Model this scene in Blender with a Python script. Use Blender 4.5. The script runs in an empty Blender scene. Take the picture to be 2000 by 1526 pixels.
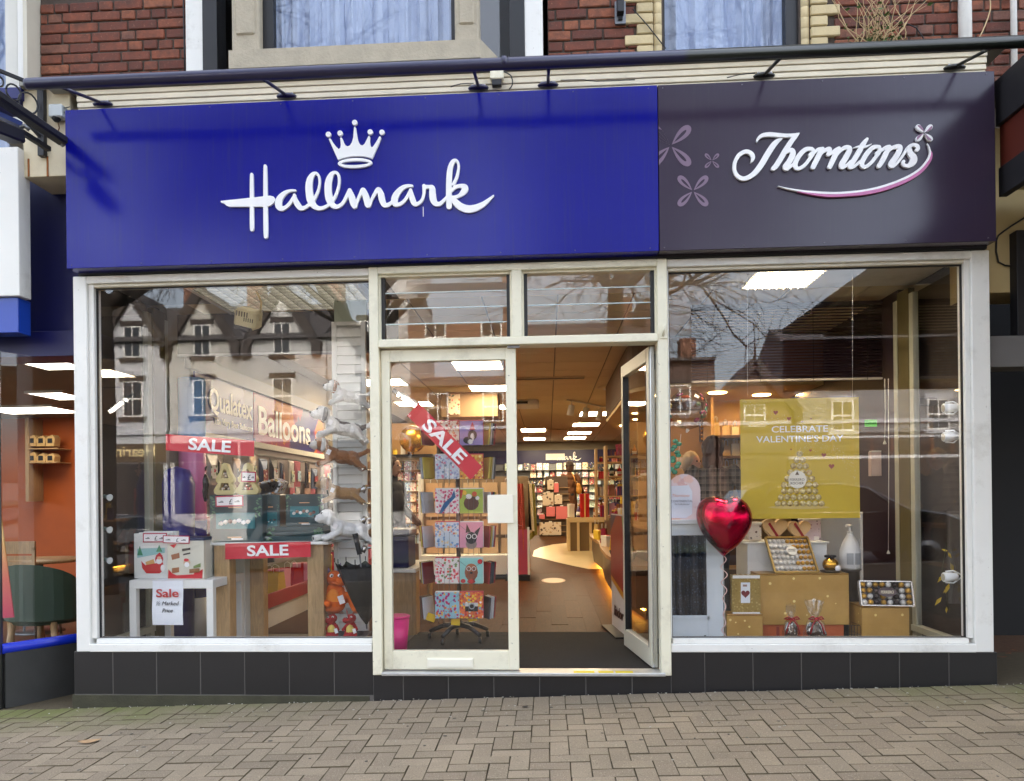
import bpy, bmesh, math, random
import numpy as np
from mathutils import Vector, Matrix, Euler

RND = random.Random(11)
sc = bpy.context.scene
COL = sc.collection

# ------------------------------------------------------------------ camera
F_PX, CX, CY, CZ = 1486.4, 0.2052, -4.9881, 1.316
YAW, PITCH, ROLL, PPX, PPY = 0.0585, 0.0015, -0.0112, 983.0, 969.1
_f = Vector((-math.sin(YAW) * math.cos(PITCH), math.cos(YAW) * math.cos(PITCH), math.sin(PITCH)))
_r = Vector((math.cos(YAW), math.sin(YAW), 0))
_u = _r.cross(_f)
_R = math.cos(ROLL) * _r + math.sin(ROLL) * _u
_U = -math.sin(ROLL) * _r + math.cos(ROLL) * _u
cam_data = bpy.data.cameras.new('camera')
cam = bpy.data.objects.new('camera', cam_data)
COL.objects.link(cam)
cam.matrix_world = Matrix(((_R.x, _U.x, -_f.x, CX), (_R.y, _U.y, -_f.y, CY), (_R.z, _U.z, -_f.z, CZ), (0, 0, 0, 1)))
cam_data.sensor_fit = 'HORIZONTAL'
cam_data.sensor_width = 36
cam_data.lens = 36 * F_PX / 2000
cam_data.shift_x = (1000 - PPX) / 2000
cam_data.shift_y = (PPY - 763) / 2000
cam_data.clip_start = 0.05
cam_data.clip_end = 3000
sc.camera = cam

# ------------------------------------------------------------------ sky, sun, exposure
SUN_EL, SUN_AZ = math.radians(36), math.radians(12)      # hazy sun behind the shop: its front lies in shade, the houses opposite are lit
world = bpy.data.worlds.new('World')
sc.world = world
world.use_nodes = True
wn = world.node_tree
wn.nodes.clear()
sky = wn.nodes.new('ShaderNodeTexSky')
sky.sky_type = 'NISHITA'
sky.sun_disc = False
sky.sun_elevation = SUN_EL
sky.sun_rotation = SUN_AZ
sky.air_density = 1.0
sky.dust_density = 6.0
hs = wn.nodes.new('ShaderNodeHueSaturation')
hs.inputs['Saturation'].default_value = 0.5
hs.inputs['Value'].default_value = 1.0
bg = wn.nodes.new('ShaderNodeBackground')
bg.inputs['Strength'].default_value = 0.15
wo = wn.nodes.new('ShaderNodeOutputWorld')
wn.links.new(sky.outputs[0], hs.inputs['Color'])
wn.links.new(hs.outputs[0], bg.inputs['Color'])
wn.links.new(bg.outputs[0], wo.inputs['Surface'])
sun_d = bpy.data.lights.new('sun', 'SUN')
sun_d.energy = 0.45
sun_d.angle = math.radians(6)
sun_d.color = (1.0, 0.975, 0.95)
sun = bpy.data.objects.new('sun', sun_d)
COL.objects.link(sun)
_sd = Vector((math.sin(SUN_AZ) * math.cos(SUN_EL), math.cos(SUN_AZ) * math.cos(SUN_EL), math.sin(SUN_EL)))
sun.rotation_euler = _sd.to_track_quat('Z', 'Y').to_euler()
sun.location = _sd * 50
sc.view_settings.view_transform = 'Standard'
sc.view_settings.look = 'None'
sc.view_settings.gamma = 1
sc.view_settings.exposure = 3.18
sc.view_settings.use_curve_mapping = False
cy = sc.cycles
cy.use_denoising = True
cy.max_bounces = 7
cy.diffuse_bounces = 3
cy.glossy_bounces = 4
cy.transmission_bounces = 4
cy.transparent_max_bounces = 24
cy.caustics_reflective = False
cy.caustics_refractive = False
cy.sample_clamp_indirect = 4

# ------------------------------------------------------------------ where a sight line meets a plane
def _dir(x, y):
    return _f + _R * ((x - PPX) / F_PX) + _U * ((PPY - y) / F_PX)
def at(x, y, Y):
    d = _dir(x, y); t = (Y - CY) / d.y
    return Vector((CX + d.x * t, Y, CZ + d.z * t))
def atX(x, y, X):
    d = _dir(x, y); t = (X - CX) / d.x
    return Vector((X, CY + d.y * t, CZ + d.z * t))
def atZ(x, y, Z):
    d = _dir(x, y); t = (Z - CZ) / d.z
    return Vector((CX + d.x * t, CY + d.y * t, Z))

# ------------------------------------------------------------------ materials
def lin(c):
    return tuple(((v / 255) / 12.92 if v / 255 <= 0.04045 else ((v / 255 + 0.055) / 1.055) ** 2.4) for v in c[:3]) + (1.0,)
class NT:
    def __init__(s, name):
        s.m = bpy.data.materials.new(name); s.m.use_nodes = True
        s.t = s.m.node_tree; s.b = s.t.nodes['Principled BSDF']; s.out = s.t.nodes['Material Output']
    def n(s, typ, **kw):
        x = s.t.nodes.new('ShaderNode' + typ)
        for k, v in kw.items():
            if k[0] == '_': setattr(x, k[1:], v)
            else: s.inp(x, k, v)
        return x
    def inp(s, x, k, v):
        key = int(k[1:]) if k[0] == 'i' and k[1:].isdigit() else k.replace('__', ' ')
        i = x.inputs[key]
        if isinstance(v, bpy.types.NodeSocket): s.t.links.new(v, i)
        elif isinstance(v, bpy.types.Node): s.t.links.new(v.outputs[0], i)
        else: i.default_value = v
    def set(s, **kw):
        for k, v in kw.items(): s.inp(s.b, k, v)
    def coord(s, which='Object', scale=None):
        c = s.n('TexCoord').outputs[which]
        if scale is not None:
            c = s.n('Mapping', Vector=c, Scale=scale).outputs[0]
        return c
    def noise(s, scale, vec=None, detail=4, rough=.55, dist=0):
        kw = dict(Scale=scale, Detail=detail, Roughness=rough, Distortion=dist)
        if vec is not None: kw['Vector'] = vec
        return s.n('TexNoise', **kw).outputs[0]
    def ramp(s, fac, stops, interp='LINEAR'):
        r = s.n('ValToRGB', Fac=fac); e = r.color_ramp.elements; r.color_ramp.interpolation = interp
        while len(e) < len(stops): e.new(0.5)
        for k, (p, c) in enumerate(stops):
            e[k].position = p; e[k].color = c if len(c) == 4 else lin(c)
        return r.outputs[0]
    def mix(s, f, a, b, blend='MIX'):
        x = s.n('Mix', _data_type='RGBA', _blend_type=blend)
        s.inp(x, 'i0', f); s.inp(x, 'i6', a); s.inp(x, 'i7', b)
        return x.outputs[2]
    def math(s, op, a, b=0.0, c=None):
        x = s.n('Math', _operation=op); s.inp(x, 'i0', a); s.inp(x, 'i1', b)
        if c is not None: s.inp(x, 'i2', c)
        return x.outputs[0]
    def bump(s, h, strength=.3, dist=.01):
        s.set(Normal=s.n('Bump', Height=h, Strength=strength, Distance=dist))
    def rnd(s): return s.n('ObjectInfo').outputs['Random']
MATS = {}
def mat(name, rgb, rough=.5, metal=0., grime=0., var=.06, nscale=6., bump=0., bscale=80., rand=0., coat=0., emit=None, spec=.5, stretch=None, trans=0., huer=0.):
    """a plain surface: colour with soft mottling, a little relief and piece-to-piece variation"""
    if name in MATS: return MATS[name]
    N = NT(name); c = lin(rgb)
    v = N.coord('Object', stretch)
    col = c
    if var:
        a = tuple(max(0, x * (1 - var)) for x in c[:3]) + (1,); b = tuple(min(1, x * (1 + var)) for x in c[:3]) + (1,)
        col = N.mix(N.noise(nscale, v), a, b)
    if grime:
        col = N.mix(N.n('MapRange', Value=N.noise(3.2, v, 9, .72), From__Min=.54, From__Max=.72, To__Max=grime).outputs[0], col, lin((128, 116, 92)))
        col = N.mix(N.n('MapRange', Value=N.noise(38, v, 3, .6), From__Min=.70, From__Max=.74, To__Max=grime * 1.6).outputs[0], col, lin((96, 86, 70)))
    if rand or huer:
        r = N.rnd()
        h = N.n('HueSaturation', Color=col)
        N.inp(h, 'Value', N.n('MapRange', Value=r, To__Min=1 - rand, To__Max=1 + rand).outputs[0])
        if huer: N.inp(h, 'Hue', N.n('MapRange', Value=N.math('FRACT', N.math('MULTIPLY', r, 7.31)), To__Min=.5 - huer, To__Max=.5 + huer).outputs[0])
        col = h.outputs[0]
    N.set(Base__Color=col, Roughness=rough, Metallic=metal, Coat__Weight=coat, Specular__IOR__Level=spec)
    if bump: N.bump(N.noise(bscale, v, 5), bump)
    if emit: N.set(Emission__Color=lin(emit[0]), Emission__Strength=emit[1])
    if trans: N.set(Transmission__Weight=trans)
    MATS[name] = N.m
    return N.m
def glass(name, f0=.045, tint=(1, 1, 1, 1)):
    if name in MATS: return MATS[name]
    N = NT(name); N.t.nodes.remove(N.b)
    fac = N.n('LayerWeight', Blend=.5).outputs['Facing']
    k = N.math('MULTIPLY_ADD', N.math('POWER', fac, 5.0), 1 - f0, f0)
    tr = N.n('BsdfTransparent', Color=tint); gl = N.n('BsdfGlossy', Roughness=0.0)
    mx = N.n('MixShader', Fac=k); N.inp(mx, 'i1', tr); N.inp(mx, 'i2', gl)
    N.t.links.new(mx.outputs[0], N.out.inputs['Surface'])
    MATS[name] = N.m
    return N.m

# ------------------------------------------------------------------ objects
ORI = {}
def tag(o, label=None, cat=None, group=None, kind=None):
    if label: o['label'] = label
    if cat: o['category'] = cat
    if group: o['group'] = group
    if kind: o['kind'] = kind
    return o
def thing(name, label, cat, loc=(0, 0, 0), group=None, local=False, rot=None):
    o = bpy.data.objects.new(name, None); COL.objects.link(o)
    o.location = loc; o.empty_display_size = .05
    ORI[o.name] = Vector((0, 0, 0)) if local else Vector(loc)
    if rot: o.rotation_euler = rot
    return tag(o, label, cat, group)
def link(name, mesh, parent=None, m=None, loc=(0, 0, 0), rot=None, scale=None):
    """link a mesh as one object; loc is in the parent's frame"""
    o = bpy.data.objects.new(name, mesh); COL.objects.link(o)
    if m is not None and not mesh.materials: mesh.materials.append(m)
    o.location = loc
    if rot: o.rotation_euler = rot
    if scale: o.scale = scale
    if parent is not None:
        o.parent = parent; ORI[o.name] = ORI.get(parent.name, Vector((0, 0, 0)))
    return o
def relloc(parent, p):
    return Vector(p) - ORI.get(parent.name, Vector((0, 0, 0)))

class MB:
    """collects shapes into one mesh"""
    def __init__(s): s.bm = bmesh.new()
    def _add(s, verts, faces, mi=0):
        vs = [s.bm.verts.new(v) for v in verts]
        for f in faces:
            try:
                q = s.bm.faces.new([vs[i] for i in f]); q.material_index = mi
            except ValueError: pass
        return vs
    def box(s, x0, x1, y0, y1, z0, z1, bev=0, mi=0):
        if x0 > x1: x0, x1 = x1, x0
        if y0 > y1: y0, y1 = y1, y0
        if z0 > z1: z0, z1 = z1, z0
        v = [(x0, y0, z0), (x1, y0, z0), (x1, y1, z0), (x0, y1, z0), (x0, y0, z1), (x1, y0, z1), (x1, y1, z1), (x0, y1, z1)]
        vs = s._add(v, [(0, 3, 2, 1), (4, 5, 6, 7), (0, 1, 5, 4), (1, 2, 6, 5), (2, 3, 7, 6), (3, 0, 4, 7)], mi)
        if bev:
            bev = min(bev, .45 * min(x1 - x0, y1 - y0, z1 - z0))
            es = list({e for q in vs for e in q.link_edges})
            bmesh.ops.bevel(s.bm, geom=es, offset=bev, segments=1, affect='EDGES', profile=.5)
        return s
    def obox(s, c, half, M, bev=0, mi=0):
        """oriented box: centre, half sizes, 3x3 matrix"""
        n0 = len(s.bm.verts)
        s.box(-half[0], half[0], -half[1], half[1], -half[2], half[2], bev, mi)
        s.bm.verts.ensure_lookup_table()
        for v in s.bm.verts[n0:]: v.co = M @ v.co + Vector(c)
        return s
    def bar(s, a, b, w, h, up=(0, 0, 1), mi=0, bev=0):
        a, b = Vector(a), Vector(b); d = (b - a)
        if d.length < 1e-6: return s
        x = d.normalized(); z = Vector(up); z = (z - x * z.dot(x))
        z = z.normalized() if z.length > 1e-4 else x.orthogonal().normalized()
        y = z.cross(x)
        return s.obox((a + b) / 2, (d.length / 2, w / 2, h / 2), Matrix((x, y, z)).transposed(), bev, mi)
    def tube(s, pts, r, n=8, cap=True, mi=0, closed=False):
        pts = [Vector(p) for p in pts]; k = len(pts)
        rs = r if isinstance(r, (list, tuple)) else [r] * k
        rings = []; prev = None
        for i, p in enumerate(pts):
            t = (pts[min(i + 1, k - 1)] - pts[max(i - 1, 0)])
            t = t.normalized() if t.length > 1e-9 else Vector((0, 0, 1))
            if prev is None: u = t.orthogonal().normalized()
            else:
                u = prev - t * prev.dot(t); u = u.normalized() if u.length > 1e-6 else t.orthogonal().normalized()
            prev = u; w = t.cross(u)
            rings.append([s.bm.verts.new(p + (u * math.cos(2 * math.pi * j / n) + w * math.sin(2 * math.pi * j / n)) * rs[i]) for j in range(n)])
        for i in range(k - 1):
            for j in range(n):
                q = s.bm.faces.new((rings[i][j], rings[i][(j + 1) % n], rings[i + 1][(j + 1) % n], rings[i + 1][j])); q.material_index = mi; q.smooth = True
        if cap:
            for rg in (rings[0][::-1], rings[-1]):
                q = s.bm.faces.new(rg); q.material_index = mi
        return s
    def lathe(s, prof, c=(0, 0, 0), n=20, axis='Z', mi=0, sx=1, sy=1):
        c = Vector(c); rings = []
        for r, z in prof:
            rg = []
            for j in range(n):
                a = 2 * math.pi * j / n; p = (r * math.cos(a) * sx, r * math.sin(a) * sy, z)
                if axis == 'Y': p = (p[0], p[2], p[1])
                if axis == 'X': p = (p[2], p[0], p[1])
                rg.append(s.bm.verts.new(c + Vector(p)))
            rings.append(rg)
        for i in range(len(rings) - 1):
            for j in range(n):
                q = s.bm.faces.new((rings[i][j], rings[i][(j + 1) % n], rings[i + 1][(j + 1) % n], rings[i + 1][j])); q.material_index = mi; q.smooth = True
        for rg, (r, z) in ((rings[0][::-1], prof[0]), (rings[-1], prof[-1])):
            if r > 1e-6:
                q = s.bm.faces.new(rg); q.material_index = mi
        return s
    def prism(s, poly, a, b, axis='Y', mi=0):
        """extrude a 2-D outline; axis Y: outline in X,Z from y=a to y=b; Z: in X,Y; X: in Y,Z"""
        f = {'Y': lambda p, t: (p[0], t, p[1]), 'Z': lambda p, t: (p[0], p[1], t), 'X': lambda p, t: (t, p[0], p[1])}[axis]
        n = len(poly)
        v = [f(p, a) for p in poly] + [f(p, b) for p in poly]
        s._add(v, [tuple(range(n)), tuple(range(2 * n - 1, n - 1, -1))] + [(i, i + n, (i + 1) % n + n, (i + 1) % n) for i in range(n)], mi)
        return s
    def ell(s, c, r, n=2, M=None, mi=0):
        n0 = len(s.bm.verts)
        g = bmesh.ops.create_icosphere(s.bm, subdivisions=n, radius=1)
        r = (r, r, r) if isinstance(r, (int, float)) else r
        for v in g['verts']:
            p = Vector((v.co.x * r[0], v.co.y * r[1], v.co.z * r[2]))
            v.co = (M @ p if M else p) + Vector(c)
        for v in g['verts']:
            for q in v.link_faces: q.smooth = True; q.material_index = mi
        return s
    def disc(s, c, r, n=16, y=0, axis='Y', mi=0, sx=1):
        c = Vector(c)
        pts = []
        for j in range(n):
            a = 2 * math.pi * j / n
            pts.append(c + (Vector((r * sx * math.cos(a), 0, r * math.sin(a))) if axis == 'Y' else Vector((r * sx * math.cos(a), r * math.sin(a), 0))))
        s._add(pts, [tuple(range(n))], mi)
        return s
    def quad(s, a, b, c, d, mi=0):
        s._add([a, b, c, d], [(0, 1, 2, 3)], mi); return s
    def mesh(s, name, mats=None, smooth=False, recalc=True):
        if recalc: bmesh.ops.recalc_face_normals(s.bm, faces=s.bm.faces[:])
        me = bpy.data.meshes.new(name)
        if smooth:
            for f in s.bm.faces: f.smooth = True
        s.bm.to_mesh(me); s.bm.free()
        if mats:
            for m in (mats if isinstance(mats, (list, tuple)) else [mats]): me.materials.append(m)
        return me
    def build(s, name, m, parent=None, label=None, smooth=False, kind=None, recalc=True):
        o0 = ORI.get(parent.name, Vector((0, 0, 0))) if parent is not None else Vector((0, 0, 0))
        if o0.length > 0: bmesh.ops.translate(s.bm, vec=-o0, verts=s.bm.verts[:])
        o = link(name, s.mesh(name, m, smooth, recalc), parent)
        if label: o['label'] = label
        if kind: o['kind'] = kind
        return o
def box(name, x0, x1, y0, y1, z0, z1, m, parent=None, bev=.002, **k):
    return MB().box(x0, x1, y0, y1, z0, z1, bev).build(name, m, parent, **k)
def pbox(name, px0, py0, px1, py1, Y, dep, m, parent=None, bev=.002, **k):
    """box whose front face at depth Y spans the given sight lines"""
    a = at(px0, py1, Y); b = at(px1, py0, Y)
    return box(name, a.x, b.x, Y, Y + dep, a.z, b.z, m, parent, bev, **k)
def one(name, label, cat, mb, m, group=None, smooth=False, kind=None):
    o = mb.build(name, m, None, smooth=smooth)
    return tag(o, label, cat, group, kind)
def copytree(root, loc=None, rotz=None, label=None):
    r = root.copy(); COL.objects.link(r); ORI[r.name] = ORI.get(root.name, Vector((0, 0, 0)))
    if loc is not None: r.location = loc
    if rotz is not None: r.rotation_euler = (0, 0, rotz)
    if label: r['label'] = label
    for ch in list(root.children):
        c = ch.copy(); COL.objects.link(c); c.parent = r
        for g in list(ch.children):
            d = g.copy(); COL.objects.link(d); d.parent = c
    return r

# ------------------------------------------------------------------ lettering and cut-out shapes
def catmull(pts, step=.8):
    out = []; n = len(pts)
    for i in range(n - 1):
        p0 = pts[max(i - 1, 0)]; p1 = pts[i]; p2 = pts[i + 1]; p3 = pts[min(i + 2, n - 1)]
        L = math.hypot(p2[0] - p1[0], p2[1] - p1[1]); k = max(2, int(L / step))
        for j in range(k):
            t = j / k; t2 = t * t; t3 = t2 * t
            out.append(tuple(.5 * (2 * p1[d] + (p2[d] - p0[d]) * t + (2 * p0[d] - 5 * p1[d] + 4 * p2[d] - p3[d]) * t2 + (3 * p1[d] - p0[d] - 3 * p2[d] + p3[d]) * t3) for d in range(3)))
    out.append(tuple(pts[-1]))
    return out
def contours(strokes, step=.6, polys=()):
    """outlines of the union of brush strokes [(x, y, width)...] as closed loops"""
    S = [catmull(s, step) for s in strokes]
    allp = [p for s in S for p in s] + [(p[0], p[1], 0) for q in polys for p in q]
    x0 = min(p[0] - p[2] for p in allp) - 3; y0 = min(p[1] - p[2] for p in allp) - 3
    x1 = max(p[0] + p[2] for p in allp) + 3; y1 = max(p[1] + p[2] for p in allp) + 3
    nx = int((x1 - x0) / step) + 1; ny = int((y1 - y0) / step) + 1
    G = np.full((ny, nx), 9.0)
    gx = x0 + np.arange(nx) * step; gy = y0 + np.arange(ny) * step
    for s in S:
        for x, y, w in s:
            r = max(w / 2, .3)
            i0 = max(0, int((x - r - 2 - x0) / step)); i1 = min(nx, int((x + r + 2 - x0) / step) + 2)
            j0 = max(0, int((y - r - 2 - y0) / step)); j1 = min(ny, int((y + r + 2 - y0) / step) + 2)
            d = np.hypot(gx[None, i0:i1] - x, gy[j0:j1, None] - y) - r
            np.minimum(G[j0:j1, i0:i1], d, out=G[j0:j1, i0:i1])
    for q in polys:
        X, Y = np.meshgrid(gx, gy); ins = np.zeros_like(X, bool); dd = np.full_like(X, 9.0)
        for (ax, ay), (bx, by) in zip(q, q[1:] + q[:1]):
            c = ((ay > Y) != (by > Y))
            with np.errstate(divide='ignore', invalid='ignore'):
                ins ^= c & (X < (bx - ax) * (Y - ay) / ((by - ay) if by != ay else 1e-9) + ax)
            t = np.clip(((X - ax) * (bx - ax) + (Y - ay) * (by - ay)) / ((bx - ax) ** 2 + (by - ay) ** 2 + 1e-9), 0, 1)
            dd = np.minimum(dd, np.hypot(X - ax - t * (bx - ax), Y - ay - t * (by - ay)))
        G = np.minimum(G, np.where(ins, -dd, dd))
    neg = G < 0
    act = neg[:-1, :-1].astype(int) + neg[1:, :-1] + neg[:-1, 1:] + neg[1:, 1:]
    nxt = {}
    def ex(j, i, h):
        a = G[j, i]; b = G[j, i + 1] if h else G[j + 1, i]; t = a / (a - b)
        return (x0 + (i + (t if h else 0)) * step, y0 + (j + (0 if h else t)) * step)
    pos = {}
    for j, i in zip(*np.nonzero((act > 0) & (act < 4))):
        a, b, c, d = neg[j, i], neg[j, i + 1], neg[j + 1, i + 1], neg[j + 1, i]
        E = [('h', j, i), ('v', j, i + 1), ('h', j + 1, i), ('v', j, i)]
        corners = (a, b, c, d)
        ins, outs = [], []
        for k in range(4):
            p, q = corners[k], corners[(k + 1) % 4]
            if p and not q: outs.append(E[k])
            if q and not p: ins.append(E[k])
        if len(ins) == 2 and not (E.index(ins[0]) + 1) % 4 == E.index(outs[0]): outs.reverse()
        for u, v in zip(ins, outs): nxt[u] = v
        for e in ins + outs: pos[e] = ex(e[1], e[2], e[0] == 'h')
    loops = []
    while nxt:
        k0, k = None, next(iter(nxt)); L = []
        while k in nxt:
            L.append(pos[k]); k = nxt.pop(k)
        if len(L) > 6: loops.append(L)
    return loops
def loops_mesh(name, loops, tf, depth, bevel=0.0, thin=2):
    """fill loops (with holes) and give them depth; tf maps (x, y) to (X, Z); front faces -Y"""
    cu = bpy.data.curves.new(name, 'CURVE'); cu.dimensions = '2D'; cu.fill_mode = 'BOTH'
    cu.extrude = depth / 2; cu.bevel_depth = bevel; cu.bevel_resolution = 1; cu.offset = -bevel
    for L in loops:
        L = L[::thin] if len(L) > 14 else L
        sp = cu.splines.new('POLY'); sp.points.add(len(L) - 1)
        for p, q in zip(sp.points, L):
            X, Z = tf(*q); p.co = (X, Z, 0, 1)
        sp.use_cyclic_u = True
    return _curve_mesh(name, cu)
def _curve_mesh(name, cu):
    o = bpy.data.objects.new('tmp', cu); COL.objects.link(o)
    dg = bpy.context.evaluated_depsgraph_get()
    me = bpy.data.meshes.new_from_object(o.evaluated_get(dg)); me.name = name
    bpy.data.objects.remove(o)
    me.transform(Matrix(((1, 0, 0, 0), (0, 0, -1, 0), (0, 1, 0, 0), (0, 0, 0, 1))))
    me.materials.clear()
    return me
def text_mesh(s, h=1.0, width=None, depth=.004, bold=0.0, shear=0.0, spacing=1.0, line=1.0, align='CENTER'):
    """upright lettering facing -Y, cap height about h, centred on the origin; width squeezes or stretches it to fit"""
    cu = bpy.data.curves.new('lettering', 'FONT'); cu.body = s; cu.size = h / .72; cu.extrude = depth / 2
    cu.offset = bold * h; cu.align_x = align; cu.align_y = 'CENTER'; cu.shear = shear
    cu.space_character = spacing; cu.space_line = line; cu.resolution_u = 3
    me = _curve_mesh('lettering', cu)
    if len(me.vertices):
        xs = [v.co.x for v in me.vertices]; zs = [v.co.z for v in me.vertices]
        k = width / max(max(xs) - min(xs), 1e-6) if width else 1.0
        cx, cz = (max(xs) + min(xs)) / 2, (max(zs) + min(zs)) / 2
        me.transform(Matrix.Diagonal((k, 1, 1, 1)) @ Matrix.Translation((-cx, 0, -cz)))
    return me
def lettering(name, s, parent, c, h, m, width=None, depth=.003, rot=None, **k):
    return link(name, text_mesh(s, h, width, depth, **k), parent, m, relloc(parent, c), rot)

ORDN = 'first second third fourth fifth sixth seventh eighth ninth tenth eleventh twelfth thirteenth fourteenth fifteenth sixteenth seventeenth eighteenth nineteenth twentieth'.split()
# ------------------------------------------------------------------ soft bodies (plush toys, people)
def blob(name, prims, voxel=.008, smooth=2, mats=None, fluff=0):
    """one continuous surface from overlapping ellipsoids and tapered limbs"""
    mb = MB()
    for p in prims:
        if p[0] == 'e': mb.ell(p[1], p[2], 2, p[3] if len(p) > 3 else None)
        else:
            pts = [Vector(q) for q in p[1]]; rs = p[2]
            for i in range(len(pts) - 1):
                L = (pts[i + 1] - pts[i]).length; k = max(2, int(L / (min(rs[i], rs[i + 1]) * .55)) + 1)
                for j in range(k + 1):
                    t = j / k; mb.ell(pts[i].lerp(pts[i + 1], t), rs[i] * (1 - t) + rs[i + 1] * t, 1)
    me = mb.mesh(name, None, True)
    o = bpy.data.objects.new('tmp', me); COL.objects.link(o)
    r = o.modifiers.new('r', 'REMESH'); r.mode = 'VOXEL'; r.voxel_size = voxel; r.use_smooth_shade = True
    if smooth:
        q = o.modifiers.new('s', 'SMOOTH'); q.iterations = smooth; q.factor = .5
    dg = bpy.context.evaluated_depsgraph_get()
    out = bpy.data.meshes.new_from_object(o.evaluated_get(dg)); out.name = name
    bpy.data.objects.remove(o); bpy.data.meshes.remove(me)
    if fluff:
        rg = random.Random(len(out.vertices))
        nn = [v.normal.copy() for v in out.vertices]
        for v, q in zip(out.vertices, nn): v.co += q * rg.gauss(0, fluff) + Vector((rg.gauss(0, fluff * .4), rg.gauss(0, fluff * .4), rg.gauss(0, fluff * .4)))
    for f in out.polygons: f.use_smooth = True
    if mats:
        out.materials.clear()
        for m in (mats if isinstance(mats, (list, tuple)) else [mats]): out.materials.append(m)
    return out
def rotm(ax, deg): return Matrix.Rotation(math.radians(deg), 3, ax)
# ================================================================== shared materials
M_white = mat('white_paint', (232, 231, 225), .35, grime=.3, var=.05, nscale=4, bump=.05, bscale=25)
M_cream = mat('cream_paint', (232, 227, 203), .4, grime=.35, var=.05, nscale=2.5, bump=.06, bscale=25)
M_black = mat('black_paint', (20, 20, 22), .45, var=.2)
M_iron = mat('iron_paint', (24, 25, 30), .5, var=.2, bump=.2, bscale=90)
M_glass = glass('window_glass', .043)
M_shelf = mat('shelf_white', (225, 225, 220), .45)
M_chrome = mat('bright_metal', (190, 190, 190), .25, 1.0)
M_steel = mat('dull_metal', (120, 122, 125), .4, .9)
def oak(name, rgb, sc_=(9, 1.2, 1.2)):
    if name in MATS: return MATS[name]
    N = NT(name); v = N.coord('Object', sc_)
    n = N.noise(5, v, 6, .65, 1.2)
    c = lin(rgb); d = tuple(x * .62 for x in c[:3]) + (1,)
    col = N.mix(N.n('MapRange', Value=n, From__Min=.35, From__Max=.7).outputs[0], d, c)
    h = N.n('HueSaturation', Color=col); N.inp(h, 'Value', N.n('MapRange', Value=N.rnd(), To__Min=.82, To__Max=1.12).outputs[0])
    N.set(Base__Color=h.outputs[0], Roughness=.45, Specular__IOR__Level=.03 if 'floor' in name else .5); N.bump(n, .12)
    MATS[name] = N.m; return N.m
M_oak = oak('oak_board', (196, 160, 112), (9, 9, 1.1))
M_floor = oak('floor_plank', (84, 51, 28), (10, 1.3, 1.3))

def paver_mat():
    N = NT('paver_concrete'); geo = N.n('NewGeometry').outputs['Position']
    r = N.rnd()
    base = N.ramp(r, [(0, (134, 119, 99)), (.5, (144, 129, 107)), (1, (154, 138, 115))])
    big = N.noise(2.2, geo, 4)
    base = N.mix(N.n('MapRange', Value=big, From__Min=.35, From__Max=.7).outputs[0], base, N.mix(.35, base, lin((104, 95, 78))))
    sp = N.noise(150, geo, 3, .6)
    base = N.mix(N.n('MapRange', Value=sp, From__Min=.60, From__Max=.70).outputs[0], base, lin((186, 172, 150)))
    base = N.mix(N.n('MapRange', Value=sp, From__Min=.40, From__Max=.30).outputs[0], base, lin((84, 74, 60)))
    # moss and algae that grow along the wall foot and in the corners
    x = N.n('SeparateXYZ', Vector=geo)
    near = N.n('MapRange', Value=x.outputs['Y'], From__Min=-.75, From__Max=-.05).outputs[0]
    side = N.n('MapRange', Value=N.math('ABSOLUTE', N.math('SUBTRACT', x.outputs['X'], .35)), From__Min=.9, From__Max=3.0).outputs[0]
    ms = N.math('MULTIPLY', N.math('MULTIPLY', near, side), N.math('MULTIPLY_ADD', N.noise(3.5, geo, 5, .6), 2.4, -.35))
    gr = N.mix(N.noise(40, geo), lin((88, 92, 44)), lin((122, 128, 62)))
    base = N.mix(N.n('MapRange', Value=ms, From__Min=.12, From__Max=.95, To__Max=.85).outputs[0], base, gr)
    N.set(Base__Color=base, Roughness=.88); N.bump(N.noise(320, geo, 3), .35, .004)
    return N.m
M_paver = paver_mat()
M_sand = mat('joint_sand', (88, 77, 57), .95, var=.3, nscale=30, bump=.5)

# ================================================================== ground
def gz(x, y): return .012 + .0296 * x + .010 * y
GROT = (math.atan(.010), -math.atan(.0296), 0)
def sheet(name, x0, x1, y0, y1, dz, m, nx=8):
    mb = MB()
    for i in range(nx):
        a = x0 + (x1 - x0) * i / nx; b = x0 + (x1 - x0) * (i + 1) / nx
        mb.quad((a, y0, gz(a, y0) + dz), (b, y0, gz(b, y0) + dz), (b, y1, gz(b, y1) + dz), (a, y1, gz(a, y1) + dz))
    o = mb.build(name, m); bm_fix(o); o['kind'] = 'structure'; return o
def bm_fix(o):
    for p in o.data.polygons:
        if p.normal.z < 0: p.flip()
M_asphalt = mat('asphalt', (50, 50, 52), .9, var=.25, nscale=90, bump=.4, bscale=300)
sheet('ground', -400, 400, -400, 400, -.35, mat('far_ground', (90, 88, 82), .95, var=.2, nscale=.5))
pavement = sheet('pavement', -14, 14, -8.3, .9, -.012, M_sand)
sheet('road', -60, 60, -27.5, -8.43, -.13, M_asphalt)
sheet('verge', -60, 60, -16, -13, -.02, mat('verge_grass', (50, 60, 36), .95, var=.3, nscale=6))
kerb = MB()
for i in range(30):
    a = -13.5 + i * .9
    kerb.prism([(a, gz(a, -8.35) - .14), (a + .893, gz(a + .893, -8.35) - .14), (a + .893, gz(a + .893, -8.35)), (a, gz(a, -8.35))], -8.43, -8.3)
tag(kerb.build('kerb', mat('kerb_stone', (132, 128, 120), .85, bump=.3)), kind='structure')
sheet('far_pavement', -60, 60, -34, -27.5, -.01, mat('far_paving', (84, 82, 78), .9, var=.1))

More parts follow.
